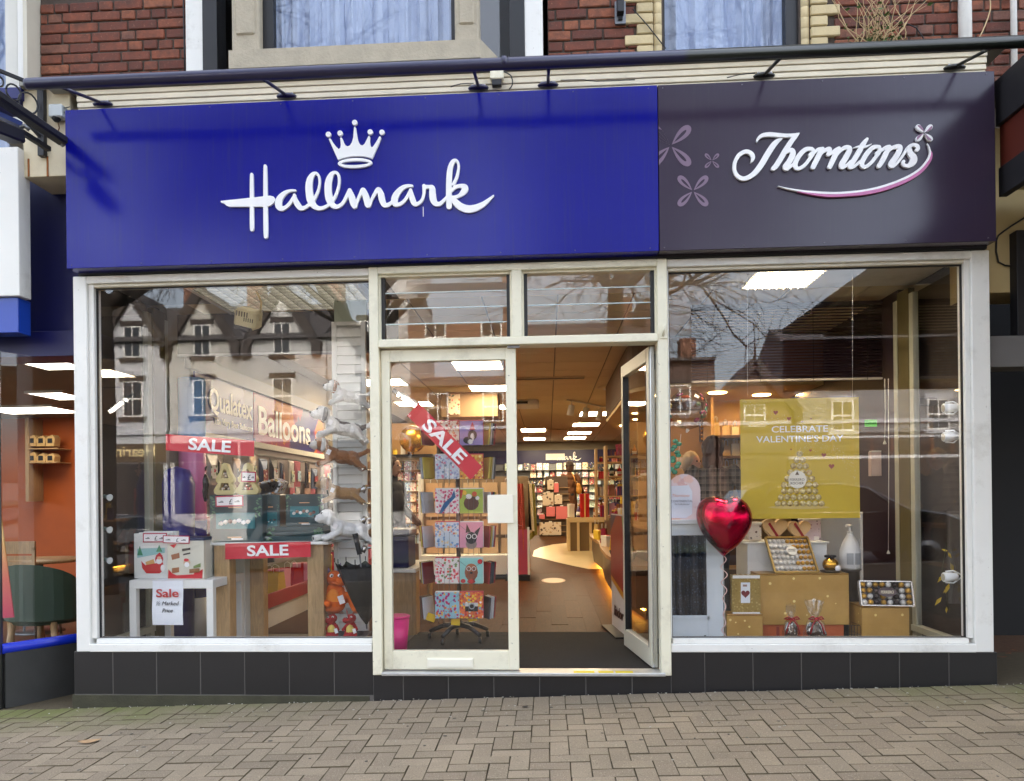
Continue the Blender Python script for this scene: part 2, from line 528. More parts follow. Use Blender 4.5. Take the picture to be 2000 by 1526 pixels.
def paver_mesh(lx, ly):
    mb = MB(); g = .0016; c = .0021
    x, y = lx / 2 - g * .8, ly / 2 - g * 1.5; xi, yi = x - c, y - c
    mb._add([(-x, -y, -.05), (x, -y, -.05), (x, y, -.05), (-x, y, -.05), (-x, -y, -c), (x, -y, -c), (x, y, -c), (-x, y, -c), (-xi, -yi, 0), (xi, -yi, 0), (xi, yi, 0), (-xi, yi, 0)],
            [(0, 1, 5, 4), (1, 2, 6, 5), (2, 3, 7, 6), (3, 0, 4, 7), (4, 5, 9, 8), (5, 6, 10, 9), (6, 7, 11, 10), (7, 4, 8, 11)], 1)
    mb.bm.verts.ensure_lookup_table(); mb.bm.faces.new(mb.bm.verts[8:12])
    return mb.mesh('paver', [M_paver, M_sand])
PM = {(1, 1): paver_mesh(.1, .1), (1, 2): paver_mesh(.1, .2), (2, 1): paver_mesh(.2, .1)}
spots = []
for i in range(-62, 64): spots.append((i * .1 + .05, -.125, (1, 2)))            # header course along the wall
for i in range(-66, 68):
    for j in range(-46, 0):
        k = (i - j) % 4
        if k == 0: spots.append(((i + 1) * .1, (j + .5) * .1 - .228, (2, 1)))
        elif k == 3 and j + 2 <= 0: spots.append(((i + .5) * .1, (j + 1) * .1 - .228, (1, 2)))
        elif k == 3: spots.append(((i + .5) * .1, (j + .5) * .1 - .228, (1, 1)))
def seen(x, y):
    d = Vector((x, y, gz(x, y))) - Vector((CX, CY, CZ)); w = d.dot(_f)
    if w < .3: return False
    u, v = PPX + F_PX * d.dot(_R) / w, PPY - F_PX * d.dot(_U) / w
    return -20 < u < 2020 and v < 1545
vis = sorted([s for s in spots if seen(s[0], s[1])], key=lambda s: s[1])
chosen = set(vis[:300]); rest = MB()
for s in spots:
    x, y, k = s
    dz = RND.uniform(-.0025, .002); rx, ry, rz = RND.gauss(0, .005), RND.gauss(0, .004), RND.gauss(0, .007)
    if s in chosen:
        link('paver', PM[k], pavement, None, (x + RND.gauss(0, .0008), y + RND.gauss(0, .0008), gz(x, y) + dz), (GROT[0] + rx, GROT[1] + ry, rz))
    else:
        M = Euler((GROT[0] + rx, GROT[1] + ry, rz)).to_matrix()
        me = PM[k]
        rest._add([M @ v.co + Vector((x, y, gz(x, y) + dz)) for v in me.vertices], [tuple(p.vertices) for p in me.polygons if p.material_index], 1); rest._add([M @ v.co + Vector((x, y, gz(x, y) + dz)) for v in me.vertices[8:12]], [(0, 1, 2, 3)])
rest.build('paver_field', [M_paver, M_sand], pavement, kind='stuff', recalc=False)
# small litter, grit and a fallen leaf on the paving
bits = MB()
for _ in range(260):
    x, y = RND.uniform(-3.1, 3.2), -.02 - abs(RND.gauss(0, .5)); r = RND.uniform(.0015, .005)
    if RND.random() < .5: y = -.015 - RND.random() * .03
    bits.ell((x, y, gz(x, y) + r * .5), (r * RND.uniform(.7, 2), r * RND.uniform(.7, 1.5), r * .6), 1)
tag(bits.build('grit', mat('grit_bits', (190, 184, 170), .8, var=.5, nscale=60)), 'pale grit and paper crumbs scattered on the paving', 'grit', kind='stuff')
gum = MB()
for _ in range(70):
    x, y = RND.uniform(-3.2, 3.2), -RND.uniform(.1, 1.6); r = RND.uniform(.006, .014)
    gum.lathe([(r, .0), (r * .8, .0018), (.001, .002)], (x, y, gz(x, y) + .0002), 9, sx=RND.uniform(.7, 1.2))
tag(gum.build('gum_spots', mat('trodden_gum', (86, 80, 70), .8, var=.5, nscale=3)), 'dark trodden gum spots dotted over the paving', 'gum', kind='stuff')
def leaf_thing(name, label, px, py, L, rgb, ang, curl=.25):
    p = atZ(px, py, 0); p.z = gz(p.x, p.y) + .006; mb = MB(); rows = []
    for i in range(8):
        t = i / 7; w = L * .28 * math.sin(math.pi * t ** .8) + .001
        rows.append([((t - .5) * L, s * w, L * curl * (abs(t - .5) ** 2 + s * s * .12)) for s in (-1, 0, 1)])
    M = rotm('Z', ang)
    for a, b in zip(rows, rows[1:]):
        for k in range(2): mb.quad(*[p + M @ Vector(q) for q in (a[k], b[k], b[k + 1], a[k + 1])])
    return one(name, label, 'leaf', mb, mat(name + '_' + str(px), rgb, .8, var=.25, nscale=40))
leaf_thing('dead_leaf', 'tan curled dead leaf lying on the paving below the tiled corner', 175, 1428, .12, (176, 142, 104), 25)
leaf_thing('dead_leaf', 'dark narrow dead leaf on the paving in front of the doorstep', 1026, 1386, .05, (70, 62, 50), 40)
leaf_thing('dead_leaf', 'pale shrivelled leaf stalk against the tiles beside the right doorpost', 1386, 1362, .07, (190, 170, 140), 75)
leaf_thing('green_sprig', 'small green weed sprouting at the foot of the right tiles', 1762, 1346, .05, (80, 130, 60), 20, .8)

# ================================================================== upper storey of the house
WY = .50                                          # face of the brickwork
def brick_mat():
    N = NT('red_brick'); r = N.rnd(); v = N.coord('Object'); r2 = N.math('FRACT', N.math('MULTIPLY', r, 13.7))
    c = N.ramp(r, [(0, (98, 54, 44)), (.3, (122, 68, 52)), (.6, (140, 80, 58)), (.85, (158, 98, 70)), (1, (124, 86, 72))])
    vo = N.n('VectorMath', _operation='ADD'); N.inp(vo, 'i0', v); cx = N.n('CombineXYZ', X=N.math('MULTIPLY', r, 50.0)); N.inp(vo, 'i1', cx)
    n = N.noise(14, vo.outputs[0], 6, .65)
    c = N.mix(N.n('MapRange', Value=n, From__Min=.36, From__Max=.68, To__Max=.8).outputs[0], c, lin((84, 60, 52)))
    c = N.mix(N.n('MapRange', Value=N.noise(55, vo.outputs[0], 3), From__Min=.62, From__Max=.8, To__Max=.6).outputs[0], c, lin((176, 120, 92)))
    N.set(Base__Color=c, Roughness=.9); N.bump(N.noise(70, vo.outputs[0], 5), .6, .006)
    return N.m
M_brick = brick_mat()
M_mortar = mat('mortar', (78, 68, 60), .95, var=.25, nscale=20, bump=.5)
M_stone = mat('bay_stone', (176, 166, 146), .85, var=.22, nscale=9, bump=.5, bscale=55)
M_quoin = mat('cream_quoin', (196, 178, 136), .7, var=.2, nscale=14, bump=.3, rand=.1)
house = thing('brick_house', 'red brick upper storey with stone bay window above the two signs', 'house', (0, WY, 4.05))
zt = 6.4
MB().box(-3.3, 3.7, WY + .26, WY + 6, zt, 9.5).box(-3.3, 3.7, WY + 2, WY + 6, 3.3, zt).build('rear_block', MATS.get('mortar'), house)
wx = lambda px: at(px, 60, WY).x
mb = MB()
def wallpiece(a, b, z0, z1): mb.box(a, b, WY + .012, WY + .25, z0, z1)
X = [wx(78), wx(397), wx(1070), wx(1296), wx(1562), wx(1998)]
wallpiece(X[0], X[1], 3.6, zt); wallpiece(X[2], X[3], 3.6, zt); wallpiece(X[4], X[5] + .6, 3.6, zt); wallpiece(X[3], X[4], 3.6, 4.06); wallpiece(X[1], X[2], 3.6, 4.06)
wall = mb.build('wall', M_mortar, house)
def brickmesh(L, h=.066):
    return MB().box(-L / 2, L / 2, -.012, .03, -h / 2, h / 2, .006).mesh('brick', M_brick)
BR = {L: brickmesh(L) for L in (.218, .106, .16, .07)}
def bricks(x0, x1, z0, z1, skip=None):
    r = 0; z = z0
    while z < z1:
        x = x0 + (0 if r % 2 else -.055) ; r += 1
        while x < x1 - .02:
            L = RND.choice([.218, .218, .218, .106, .106]) if r % 3 else .218
            a, b = max(x, x0), min(x + L, x1)
            if b - a > .05 and not (skip and skip((a + b) / 2, z)):
                l = min(BR, key=lambda q: abs(q - (b - a)))
                link('brick', BR[l], wall, None, relloc(wall, ((a + b) / 2, WY + .012 + RND.uniform(-.004, .003), z + RND.gauss(0, .001))), (RND.gauss(0, .01), RND.gauss(0, .006), RND.gauss(0, .008)), ((b - a - .004) / l, 1, 1))
            x += L + .009
        z += .0765
bricks(X[0], X[1], 4.02, 5.06)
bricks(X[2], X[3] - .17, 4.02, 5.06)
bricks(X[4] + .24, X[5] + .25, 4.02, 5.06)
# quoins of the right-hand window
for k in range(15):
    z = 4.035 + k * .0765
    big = k % 2
    for a, s in ((X[3], -1), (X[4], 1)):
        j = a + s * .075
        w = .20 if big else .115
        o = MB().box(min(j, j + s * w), max(j, j + s * w), -.016, .05, -.034, .034, .006).mesh('quoin', M_quoin)
        link('quoin', o, wall, None, relloc(wall, (0, WY, z)))
        q = MB().lathe([(.033, -.0376), (.034, -.036), (.034, .036), (.033, .0376)], n=10).mesh('bullnose', M_quoin)
        link('bullnose_brick', q, wall, None, relloc(wall, (a + s * .04, WY + .028, z)))
# curtains
M_curtain = mat('net_curtain', (158, 174, 204), .85, var=.08, nscale=3, stretch=(20, 20, .4))
def curtain(name, x0, x1, y, z0, z1, parent, waves=9, amp=.03, m=None):
    mb = MB(); n = int((x1 - x0) * 70); P0 = None
    for i in range(n + 1):
        x = x0 + (x1 - x0) * i / n
        ph = i / n * waves * 2 * math.pi
        yy = y + amp * (math.sin(ph) + .5 * math.sin(ph * .63 + 1.3) + .35 * math.sin(ph * 2.3 + .4))
        P1 = ((x, yy, z0), (x, yy * .98 + y * .02, z1))
        if P0: mb.quad(P0[0], P1[0], P1[1], P0[1])
        P0 = P1
    return mb.build(name, m or M_curtain, parent, smooth=True)
rw = thing('sash_window', 'wide upstairs window with pale net curtains between cream quoins', 'window', (0, WY, 4.06))
mb = MB(); a, b = X[3], X[4]
mb.box(a, a + .018, WY + .06, WY + .12, 4.03, zt); mb.box(b - .085, b, WY + .04, WY + .12, 4.03, zt); mb.box(a, b, WY + .05, WY + .12, 4.0, 4.06)
mb.build('frame', M_black, rw)
box('pane', a + .018, b - .085, WY + .09, WY + .096, 4.06, zt, M_glass, rw, 0)
curtain('curtain', a, b, WY + .2, 4.02, zt, rw, 6, .025)
box('room_wall', a - .3, b + .3, WY + .9, WY + .95, 3.9, zt, mat('upstairs_room', (150, 150, 150), .9), rw)

# stone bay window
bay = thing('bay_window', 'projecting stone bay window with black frames and pale curtains', 'window', (0, .2, 4.06))
BY = .22
q = lambda px, Y=BY: at(px, 60, Y).x
xl, xr = q(452), q(935)
gl, gr = q(527), q(879)
zs = at(700, 92, BY).z                                 # underside of the glazing
zb = at(700, 122, BY).z
def sidep(x, d, t): return x + d * t
mb = MB()
for x0, x1, s in ((xl, q(506), -1), (q(888), xr, 1)):
    MB().box(x0, x1, BY, BY + .16, zb, zt, .012).box(x0 + .03, x1 - .03, BY - .012, BY + .02, zs + .12, zt, .01).build('jamb', M_stone, bay)
mb = MB()
mb.prism([(xl - .01, BY - .03), (xr + .01, BY - .03), (xr + .18, WY + .05), (xl - .08, WY + .05)], zb - .02, zs, axis='Z')
mb.build('sill', M_stone, bay)
mb = MB()
mb.box(q(506), gl, BY + .07, BY + .13, zs, zt); mb.box(gr, q(888), BY + .07, BY + .13, zs, zt); mb.box(q(506), q(888), BY + .065, BY + .13, zs, zs + .05)
mb.build('frame', M_black, bay)
box('pane', gl, gr, BY + .10, BY + .106, zs + .05, zt, M_glass, bay, 0)
for s, x in ((-1, xl), (1, xr)):
    a = Vector((x - s * .01, BY + .15, 0)); b = Vector((x + s * .20, WY + .02, 0))
    MB().bar(a + Vector((0, 0, (zs + zt) / 2)), b + Vector((0, 0, (zs + zt) / 2)), .006, zt - zs).build('side_pane', M_glass, bay)
    p = x + s * .20
    box('side_post', min(p, p + s * .11), max(p, p + s * .11), WY - .06, WY + .1, zs - .06, zt, M_black, bay)
    box('white_post', min(p + s * .11, p + s * .24), max(p + s * .11, p + s * .24), WY - .05, WY + .1, 4.0, zt, M_white, bay)
curtain('curtain', xl + .1, xr - .1, BY + .26, zs - .02, zt, bay, 15, .02)
box('room_wall', xl - .3, xr + .3, WY + .7, WY + .75, 3.9, zt, MATS['upstairs_room'], bay)

# drainpipes, wires, iron lamp bracket
for px, label in ((1885, 'thick white drainpipe on the brickwork beside the weeds'), (1980, 'thin white drainpipe at the top right edge')):
    p = at(px, 60, WY - .05); t = thing('drainpipe', label, 'drainpipe', (p.x, WY - .05, 4.0)); r = .042 if px < 1900 else .02
    MB().tube([(p.x, WY - .05, 3.7), (p.x, WY - .05, zt)], r, 14).build('pipe', M_white, t)
    MB().box(p.x - r * 1.6, p.x + r * 1.6, WY - .03, WY + .02, 4.75, 4.78, .004).build('bracket', M_white, t)
t = thing('lamp_bracket', 'grey metal bracket bolted to the brick pier between the windows', 'bracket', at(1211, 45, WY - .02))
pbox('back_plate', 1201, 2, 1222, 47, WY - .03, .02, M_steel, t)
pbox('clamp', 1206, -12, 1219, 22, WY - .09, .06, M_iron, t)
pbox('bolt', 1208, 30, 1216, 38, WY - .045, .015, M_iron, t)
def wire(name, label, pts, r, m, cat='cable'):
    c = catmull([(p[0], p[1], p[2]) for p in pts], .05); return one(name, label, cat, MB().tube(c, r, 6), m)
wire('cable', 'thin dark wire slanting from the bracket to the window corner', [at(1236, 18, WY - .05), at(1265, 50, WY - .03), at(1300, 95, WY - .02)], .004, M_iron)
wire('cable', 'dark cable running down the brickwork left of the bay', [at(358, -20, WY - .01), at(359, 40, WY - .012), at(361, 140, WY - .01)], .006, M_black)
wire('cable', 'bent dark cable hanging on the brick between the weeds and the pipe', [at(1745, 40, WY - .03), at(1790, 55, WY - .04), at(1810, 90, WY - .02)], .004, M_black)
# weeds on the ledge
weeds = thing('ledge_weed', 'straggly weeds with bare pale stalks growing on the ledge by the drainpipe', 'plant', at(1720, 85, .3))
st, lv = MB(), MB()
for k in range(34):
    p0 = at(1715 + RND.gauss(0, 22), 88, .32 + RND.uniform(-.06, .06)); a = RND.gauss(0, .45); h = RND.uniform(.15, .5)
    if k > 27: a = RND.uniform(.5, .9)
    pts = []
    for i in range(6):
        s = i / 5; pts.append(p0 + Vector((a * h * s + .04 * math.sin(s * 5 + k), RND.gauss(0, .01) - .03 * s, h * s)))
    st.tube(pts, [.004 * (1 - .7 * i / 5) for i in range(6)], 5)
    if k % 3 == 0:
        for i in range(2, 6):
            M = rotm('Z', RND.uniform(0, 360)) @ rotm('X', RND.uniform(-60, 60)); L = RND.uniform(.02, .045)
            lv.quad(*[pts[i] + M @ Vector(v) for v in ((0, 0, 0), (L * .5, L * .3, 0), (L, 0, .004), (L * .5, -L * .3, 0))])
for k in range(160):
    c = at(1722 + RND.gauss(0, 24), 78 + RND.gauss(0, 9), .32 + RND.uniform(-.08, .08))
    M = rotm('Z', RND.uniform(0, 360)) @ rotm('X', RND.uniform(-70, 70)); L = RND.uniform(.015, .04)
    lv.quad(*[c + M @ Vector(v) for v in ((0, 0, 0), (L * .5, L * .35, 0), (L, 0, .004), (L * .5, -L * .35, 0))])
st.build('stalks', mat('dry_stalk', (186, 160, 118), .8, var=.3), weeds)
lv.build('leaves', mat('weed_leaf', (70, 98, 44), .7, var=.4, nscale=20), weeds)

# ================================================================== left neighbour's pilaster and cornice ends
# ================================================================== shopfront
front = thing('shopfront', 'white framed shopfront with two big windows and a double door over black tiles', 'shopfront', (0, .05, 0))
SX0, SX1 = -3.0, 3.012
def fr(name, x0, x1, y0, y1, z0, z1, m=M_white, par=None, bev=.004): return box(name, x0, x1, y0, y1, z0, z1, m, par or front, bev)
# ribbed cornice with its ledge
c = MB(); z = 3.935
for k, h in enumerate((.036, .036, .040, .034)):
    c.box(-2.93, 2.985, -.035 - .007 * k, .2, z, z + h - .003, .003); z += h
c.box(-2.93, 2.985, -.02, .2, 3.93, 4.09)
cor = c.build('cornice', mat('cornice_paint', (226, 216, 190), .5, var=.16, nscale=7, bump=.15, bscale=30), front)
box('ledge', -3.12, 3.1, -.09, WY + .02, 4.092, 4.106, mat('lead_flashing', (150, 148, 140), .6, var=.2), front)
box('gutter_strip', -2.93, 2.985, -.07, .0, 3.921, 3.933, mat('rust_strip', (58, 44, 36), .8, var=.4, nscale=18), front)
box('backing', -2.95, 2.99, -.018, .2, 2.85, 3.94, M_black, front)
# frames: left window, door frame, right window
GY = .055
fr('stile', SX0, -2.905, 0, .11, .30, 2.847); fr('stile', -2.905, -2.868, .022, .11, .385, 2.80)
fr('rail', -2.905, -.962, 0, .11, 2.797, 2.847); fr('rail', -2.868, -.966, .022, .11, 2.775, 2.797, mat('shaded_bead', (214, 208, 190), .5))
fr('sill', -2.905, -.968, -.012, .11, .30, .352); fr('sill', -2.868, -.970, .012, .11, .352, .384)
fr('stile', .993, 1.004, .022, .11, .384, 2.80)
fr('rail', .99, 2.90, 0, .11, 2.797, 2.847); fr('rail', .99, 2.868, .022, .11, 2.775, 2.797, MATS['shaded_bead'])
fr('stile', 2.90, SX1, 0, .11, .30, 2.847); fr('stile', 2.868, 2.90, .022, .11, .385, 2.80)
fr('sill', .99, 2.90, -.012, .11, .30, .352); fr('sill', 1.004, 2.868, .012, .11, .352, .384)
for n_, x0, x1 in (('window_pane', -2.868, -.966), ('window_pane', 1.004, 2.868)):
    o = box(n_, x0, x1, GY, GY + .008, .384, 2.775, M_glass, front, 0)
    g = MB()
    for xx in (x0 + .004, x1 - .004): g.box(xx - .004, xx + .004, GY - .004, GY + .012, .384, 2.775)
    g.box(x0, x1, GY - .004, GY + .012, 2.767, 2.775); g.box(x0, x1, GY - .004, GY + .012, .384, .389)
    g.build('gasket', M_black, front)
fr('post', -.962, -.900, -.02, .11, .15, 2.847, M_cream); fr('post', .925, .99, -.02, .11, .15, 2.847, M_cream)
fr('head_rail', -.900, .925, -.02, .11, 2.80, 2.847, M_cream); fr('transom', -.900, .925, -.03, .11, 2.312, 2.362, M_cream)
fr('mullion', -.018, .050, -.02, .11, 2.362, 2.80, M_cream)
th = fr('threshold', -.9, .95, -.045, .10, .150, .172, mat('worn_aluminium', (196, 196, 192), .35, .6, var=.2, nscale=20))
y_ = MB()
for x in (.36, .52, .63): y_.box(x, x + RND.uniform(.07, .14), -.04, .02, .1723, .1730)
y_.build('worn_yellow_tape', mat('tape_yellow', (222, 200, 50), .7, var=.2, nscale=60), front)
for a, b in ((-.900, -.018), (.050, .925)):
    f = MB()
    f.box(a, b, .01, .09, 2.362, 2.372); f.box(a, b, .01, .09, 2.786, 2.80); f.box(a, a + .012, .01, .09, 2.372, 2.786); f.box(b - .012, b, .01, .09, 2.372, 2.786)
    f.build('louvre_frame', M_cream, front)
    for s, x in ((1, a + .012), (-1, b - .012)): MB().box(x, x + s * .022, .03, .075, 2.372, 2.786).build('louvre_channel', M_black, front)
    zz = [2.374, 2.478, 2.582, 2.686, 2.786]
    for i in range(4):
        M = rotm('X', RND.uniform(1.5, 4))
        MB().obox(((a + b) / 2, .052, (zz[i] + zz[i + 1]) / 2), ((b - a) / 2 - .034, .003, (zz[i + 1] - zz[i]) / 2 + .006), M).build('louvre_blade', M_glass, front)
    for i in range(1, 4): MB().box(a + .03, b - .03, .044, .052, zz[i] - .003, zz[i] + .004).build('blade_edge', mat('glass_edge', (190, 205, 205), .2), front)
# closed leaf
leaf = MB()
leaf.box(-.894, -.836, .02, .07, .178, 2.302, .003); leaf.box(-.064, .004, .02, .07, .178, 2.302, .003)
leaf.box(-.836, -.064, .02, .07, 2.224, 2.302, .003); leaf.box(-.836, -.064, .02, .07, .178, .302, .003)
door = leaf.build('door', M_cream, front, label='closed cream door leaf with letterbox')
box('door_pane', -.836, -.064, .042, .049, .302, 2.224, M_glass, door, 0)
box('push_plate', -.192, -.022, .008, .0195, 1.145, 1.332, mat('plate_cream', (238, 234, 216), .4), door, .002)
MB().box(-.607, -.297, .012, .0195, .190, .256, .002).box(-.600, -.304, .007, .012, .197, .249, .003).build('letterbox', MATS['plate_cream'], door)
MB().box(-.05, .03, .0, .02, 2.296, 2.312).build('door_stop', M_steel, door)
g = MB(); g.box(-.840, -.836, .036, .05, .302, 2.224); g.box(-.064, -.060, .036, .05, .302, 2.224); g.build('gasket', M_black, door)
# open leaf, swung inwards
hx, hy = .900, .09
fx, fy = at(1221, 970, .86).x, .86
d = Vector((fx - hx, fy - hy, 0)).normalized(); W = math.hypot(fx - hx, fy - hy)
def leafbox(mb, s0, s1, z0, z1, t=.045):
    a = Vector((hx, hy, 0)) + d * s0; b = Vector((hx, hy, 0)) + d * s1
    mb.bar(a + Vector((0, 0, (z0 + z1) / 2)), b + Vector((0, 0, (z0 + z1) / 2)), t, z1 - z0, bev=.003)
leaf = MB(); leafbox(leaf, 0, .065, .18, 2.30); leafbox(leaf, W - .065, W, .18, 2.30); leafbox(leaf, .065, W - .065, 2.21, 2.30); leafbox(leaf, .065, W - .065, .18, .31)
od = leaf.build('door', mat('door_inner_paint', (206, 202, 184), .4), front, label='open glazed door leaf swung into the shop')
p = MB(); leafbox(p, .065, W - .065, .31, 2.21, .007); p.build('door_pane', M_glass, od)
e = MB(); leafbox(e, -.014, -.002, .18, 2.30, .03); e.build('edge_strip', M_chrome, od)
g = MB(); leafbox(g, .060, .068, .30, 2.22, .05); leafbox(g, W - .068, W - .060, .30, 2.22, .05); g.build('gasket', M_black, od)
h = MB()
for z in (.32, 1.2, 2.2): h.lathe([(.012, z - .05), (.012, z + .05)], (.915, .1, 0), 10)
h.build('hinge', M_steel, od)
MB().tube([(.957, -.03, 2.345), (.968, -.055, 2.41)], .008, 8).box(.94, .985, -.028, -.02, 2.33, 2.42).build('hook_plate', M_cream, front)
# tiled stall riser
M_tile = mat('black_tile', (35, 34, 35), .32, var=.12, nscale=5, bump=.03, rand=.10)
M_grout = mat('grout', (104, 100, 96), .9)
mb = MB(); mb.box(SX0 - .018, -.962, .0028, .1, -.3, .2995); mb.box(.99, SX1 + .018, .0028, .1, -.3, .2995); mb.box(-.962, .99, -.0092, .1, -.3, .1495)
riser = mb.build('stall_riser', M_grout, front)
def tiles(x0, x1, step, off, z0, z1, y):
    x = x0 - off
    while x < x1:
        a, b = max(x, x0) + .0018, min(x + step, x1) - .0018
        if b - a > .01:
            t = MB().box(-(b - a) / 2, (b - a) / 2, 0, .012, z0, z1, .0025)
            link('tile', t.mesh('tile', M_tile), riser, None, relloc(riser, ((a + b) / 2, y + RND.uniform(0, .0012), 0)))
        x += step
tiles(SX0 - .02, -.962, .304, .032, .012, .2985, .0)
tiles(.99, SX1 + .02, .306, .09, .02, .2985, .0)
tiles(-.962, .99, .3, .1, -.10, .1485, -.012)
MB().box(SX0 - .03, -.99, -.006, .05, -.2, .008, .003).build('skirting', mat('mossy_cement', (64, 62, 46), .9, var=.4, nscale=9, bump=.4), front)
MB().box(.99, SX1 + .03, -.004, .05, -.1, .018, .003).build('skirting', MATS['mossy_cement'], front)
# glazed returns at both ends, with their posts
for s, X_, zz in ((-1, -2.93, 0), (1, 2.93, 0)):
    nm = 'return_frame'
    f = MB()
    for y0, y1 in ((.80, .86), (1.06, 1.12)):
        f.box(X_ - .02, X_ + .02, y0, y1, .2, 2.80)
    f.box(X_ - .03, X_ + .03, .10, .86, .29, .335); f.box(X_ - .055 * s - .03, X_ - .055 * s + .03, .10, .80, .23, .26)
    f.build(nm, mat('return_paint', (176, 176, 158), .5), front)
    box('return_pane', X_ - .003, X_ + .003, .115, .80, .335, 2.85, M_glass, front, 0)
    box('timber_post', X_ - .02, X_ + .03, .87, 1.05, .2, 2.85, mat('olive_timber', (96, 86, 52), .6, var=.2), front)

# ================================================================== signs
def sign_mat(name, rgb, rough=.13, spec=.4):
    N = NT(name); v = N.coord('Object')
    c = lin(rgb); k = N.noise(1.6, v, 5, .6)
    col = N.mix(k, tuple(x * .85 for x in c[:3]) + (1,), tuple(x * 1.12 for x in c[:3]) + (1,))
    st = N.noise(6, N.coord('Object', (9, 1, .35)), 5, .6)
    col = N.mix(N.n('MapRange', Value=st, From__Min=.52, From__Max=.75, To__Max=.4).outputs[0], col, tuple(x * .6 + .02 for x in c[:3]) + (1,))
    N.set(Base__Color=col, Roughness=N.n('MapRange', Value=N.noise(25, v), To__Min=rough, To__Max=rough + .1).outputs[0], Specular__IOR__Level=spec)
    N.bump(N.noise(900, v, 2), .03, .002)
    return N.m
M_sgwhite = mat('sign_white', (240, 240, 240), .3, var=.02)
SY = -.12; SJ = .928
blue = thing('shop_sign', 'long royal blue fascia sign with white script lettering and a crown', 'sign', (-1.02, -.07, 2.864))
box('panel', -2.965, SJ - .002, SY, -.02, 2.864, 3.917, sign_mat('sign_blue', (5, 10, 132)), blue, .003)
s1 = lambda st: [(420 + x / 7.143, 300 + y / 7.143, w / 7.143) for x, y, w in st]
s2 = lambda st: [(690 + x / 7.143, 300 + y / 7.143, w / 7.143) for x, y, w in st]
def to_sign(x, y, Y=SY - .012):
    p = at(x, y, Y); return p.x, p.z
words1 = [
    s1([(513, 288, 28), (513, 340, 46), (515, 700, 54), (517, 1000, 57), (517, 1065, 48)]),
    s1([(700, 172, 32), (702, 230, 47), (705, 650, 58), (710, 1050, 64), (712, 1165, 54)]),
    s1([(1122, 520, 28), (1050, 522, 36), (970, 560, 62), (900, 640, 88), (888, 730, 92), (930, 772, 66), (990, 750, 50), (1050, 690, 46), (1112, 585, 38)]),
    s1([(1108, 580, 36), (1115, 640, 66), (1150, 710, 80), (1200, 765, 68), (1260, 755, 50), (1320, 715, 44)]),
    s1([(1290, 730, 42), (1345, 690, 42), (1395, 620, 42), (1440, 520, 36), (1460, 420, 30), (1455, 340, 32), (1432, 292, 36), (1400, 278, 42), (1360, 302, 62), (1325, 370, 86), (1312, 460, 97), (1318, 560, 100), (1335, 650, 104), (1375, 725, 84), (1440, 765, 60), (1500, 765, 52), (1560, 738, 45)]),
    s1([(1560, 738, 42), (1610, 700, 42), (1665, 625, 42), (1710, 520, 38), (1732, 420, 36), (1730, 330, 38), (1708, 280, 40), (1672, 266, 42), (1630, 292, 62), (1595, 360, 86), (1578, 450, 97), (1582, 560, 100), (1600, 650, 100), (1640, 720, 80), (1700, 745, 60), (1755, 722, 50), (1800, 670, 46), (1840, 590, 46), (1880, 515, 54)]),
    s1([(1880, 515, 54), (1905, 600, 86), (1930, 690, 92), (1948, 735, 76)]),
    s2([(20, 738, 66), (60, 655, 44), (95, 580, 44), (135, 508, 56), (165, 570, 84), (192, 660, 90), (210, 722, 78), (250, 660, 44), (290, 585, 46), (348, 503, 58), (385, 565, 84), (402, 650, 86), (432, 715, 72), (480, 722, 58), (530, 688, 42), (560, 650, 40)]),
    s2([(822, 455, 34), (760, 455, 46), (690, 482, 62), (620, 550, 82), (578, 630, 92), (582, 700, 82), (630, 715, 56), (690, 685, 48), (745, 620, 45), (802, 510, 40)]),
    s2([(800, 508, 40), (812, 580, 68), (830, 650, 80), (860, 705, 68), (910, 700, 48), (960, 650, 42), (985, 570, 40), (990, 480, 52)]),
    s2([(988, 455, 52), (1000, 470, 58), (1060, 468, 50), (1100, 485, 78), (1105, 550, 90), (1115, 640, 94), (1150, 700, 72), (1210, 705, 58), (1270, 650, 42), (1310, 610, 42)]),
    s2([(1400, 430, 46), (1445, 330, 42), (1468, 220, 36), (1465, 140, 36), (1430, 100, 42), (1390, 120, 60), (1355, 200, 72), (1340, 320, 78), (1335, 450, 80), (1335, 620, 80), (1338, 742, 78)]),
    s2([(1370, 520, 42), (1430, 470, 50), (1510, 455, 55), (1560, 478, 84), (1545, 530, 86), (1480, 590, 50), (1400, 615, 42)]),
    s2([(1390, 620, 60), (1430, 685, 90), (1500, 745, 102), (1600, 778, 106), (1700, 765, 96), (1800, 720, 75), (1880, 660, 50), (1955, 592, 22)]),
]
barp = [(420 + x / 7.143, 300 + y / 7.143) for x, y in [(85, 665), (500, 622), (770, 592), (820, 605), (842, 640), (825, 690), (770, 735), (700, 745), (200, 748), (150, 722), (125, 697), (85, 687)]]
SL = relloc(blue, (0, SY - .009, 0))
link('script_lettering', loops_mesh('script_lettering', contours(words1, .6, [barp]), to_sign, .016, .0006), blue, M_sgwhite, SL)
kx = lambda x, y: (620 + x / 13.333, 225 + y / 13.333)
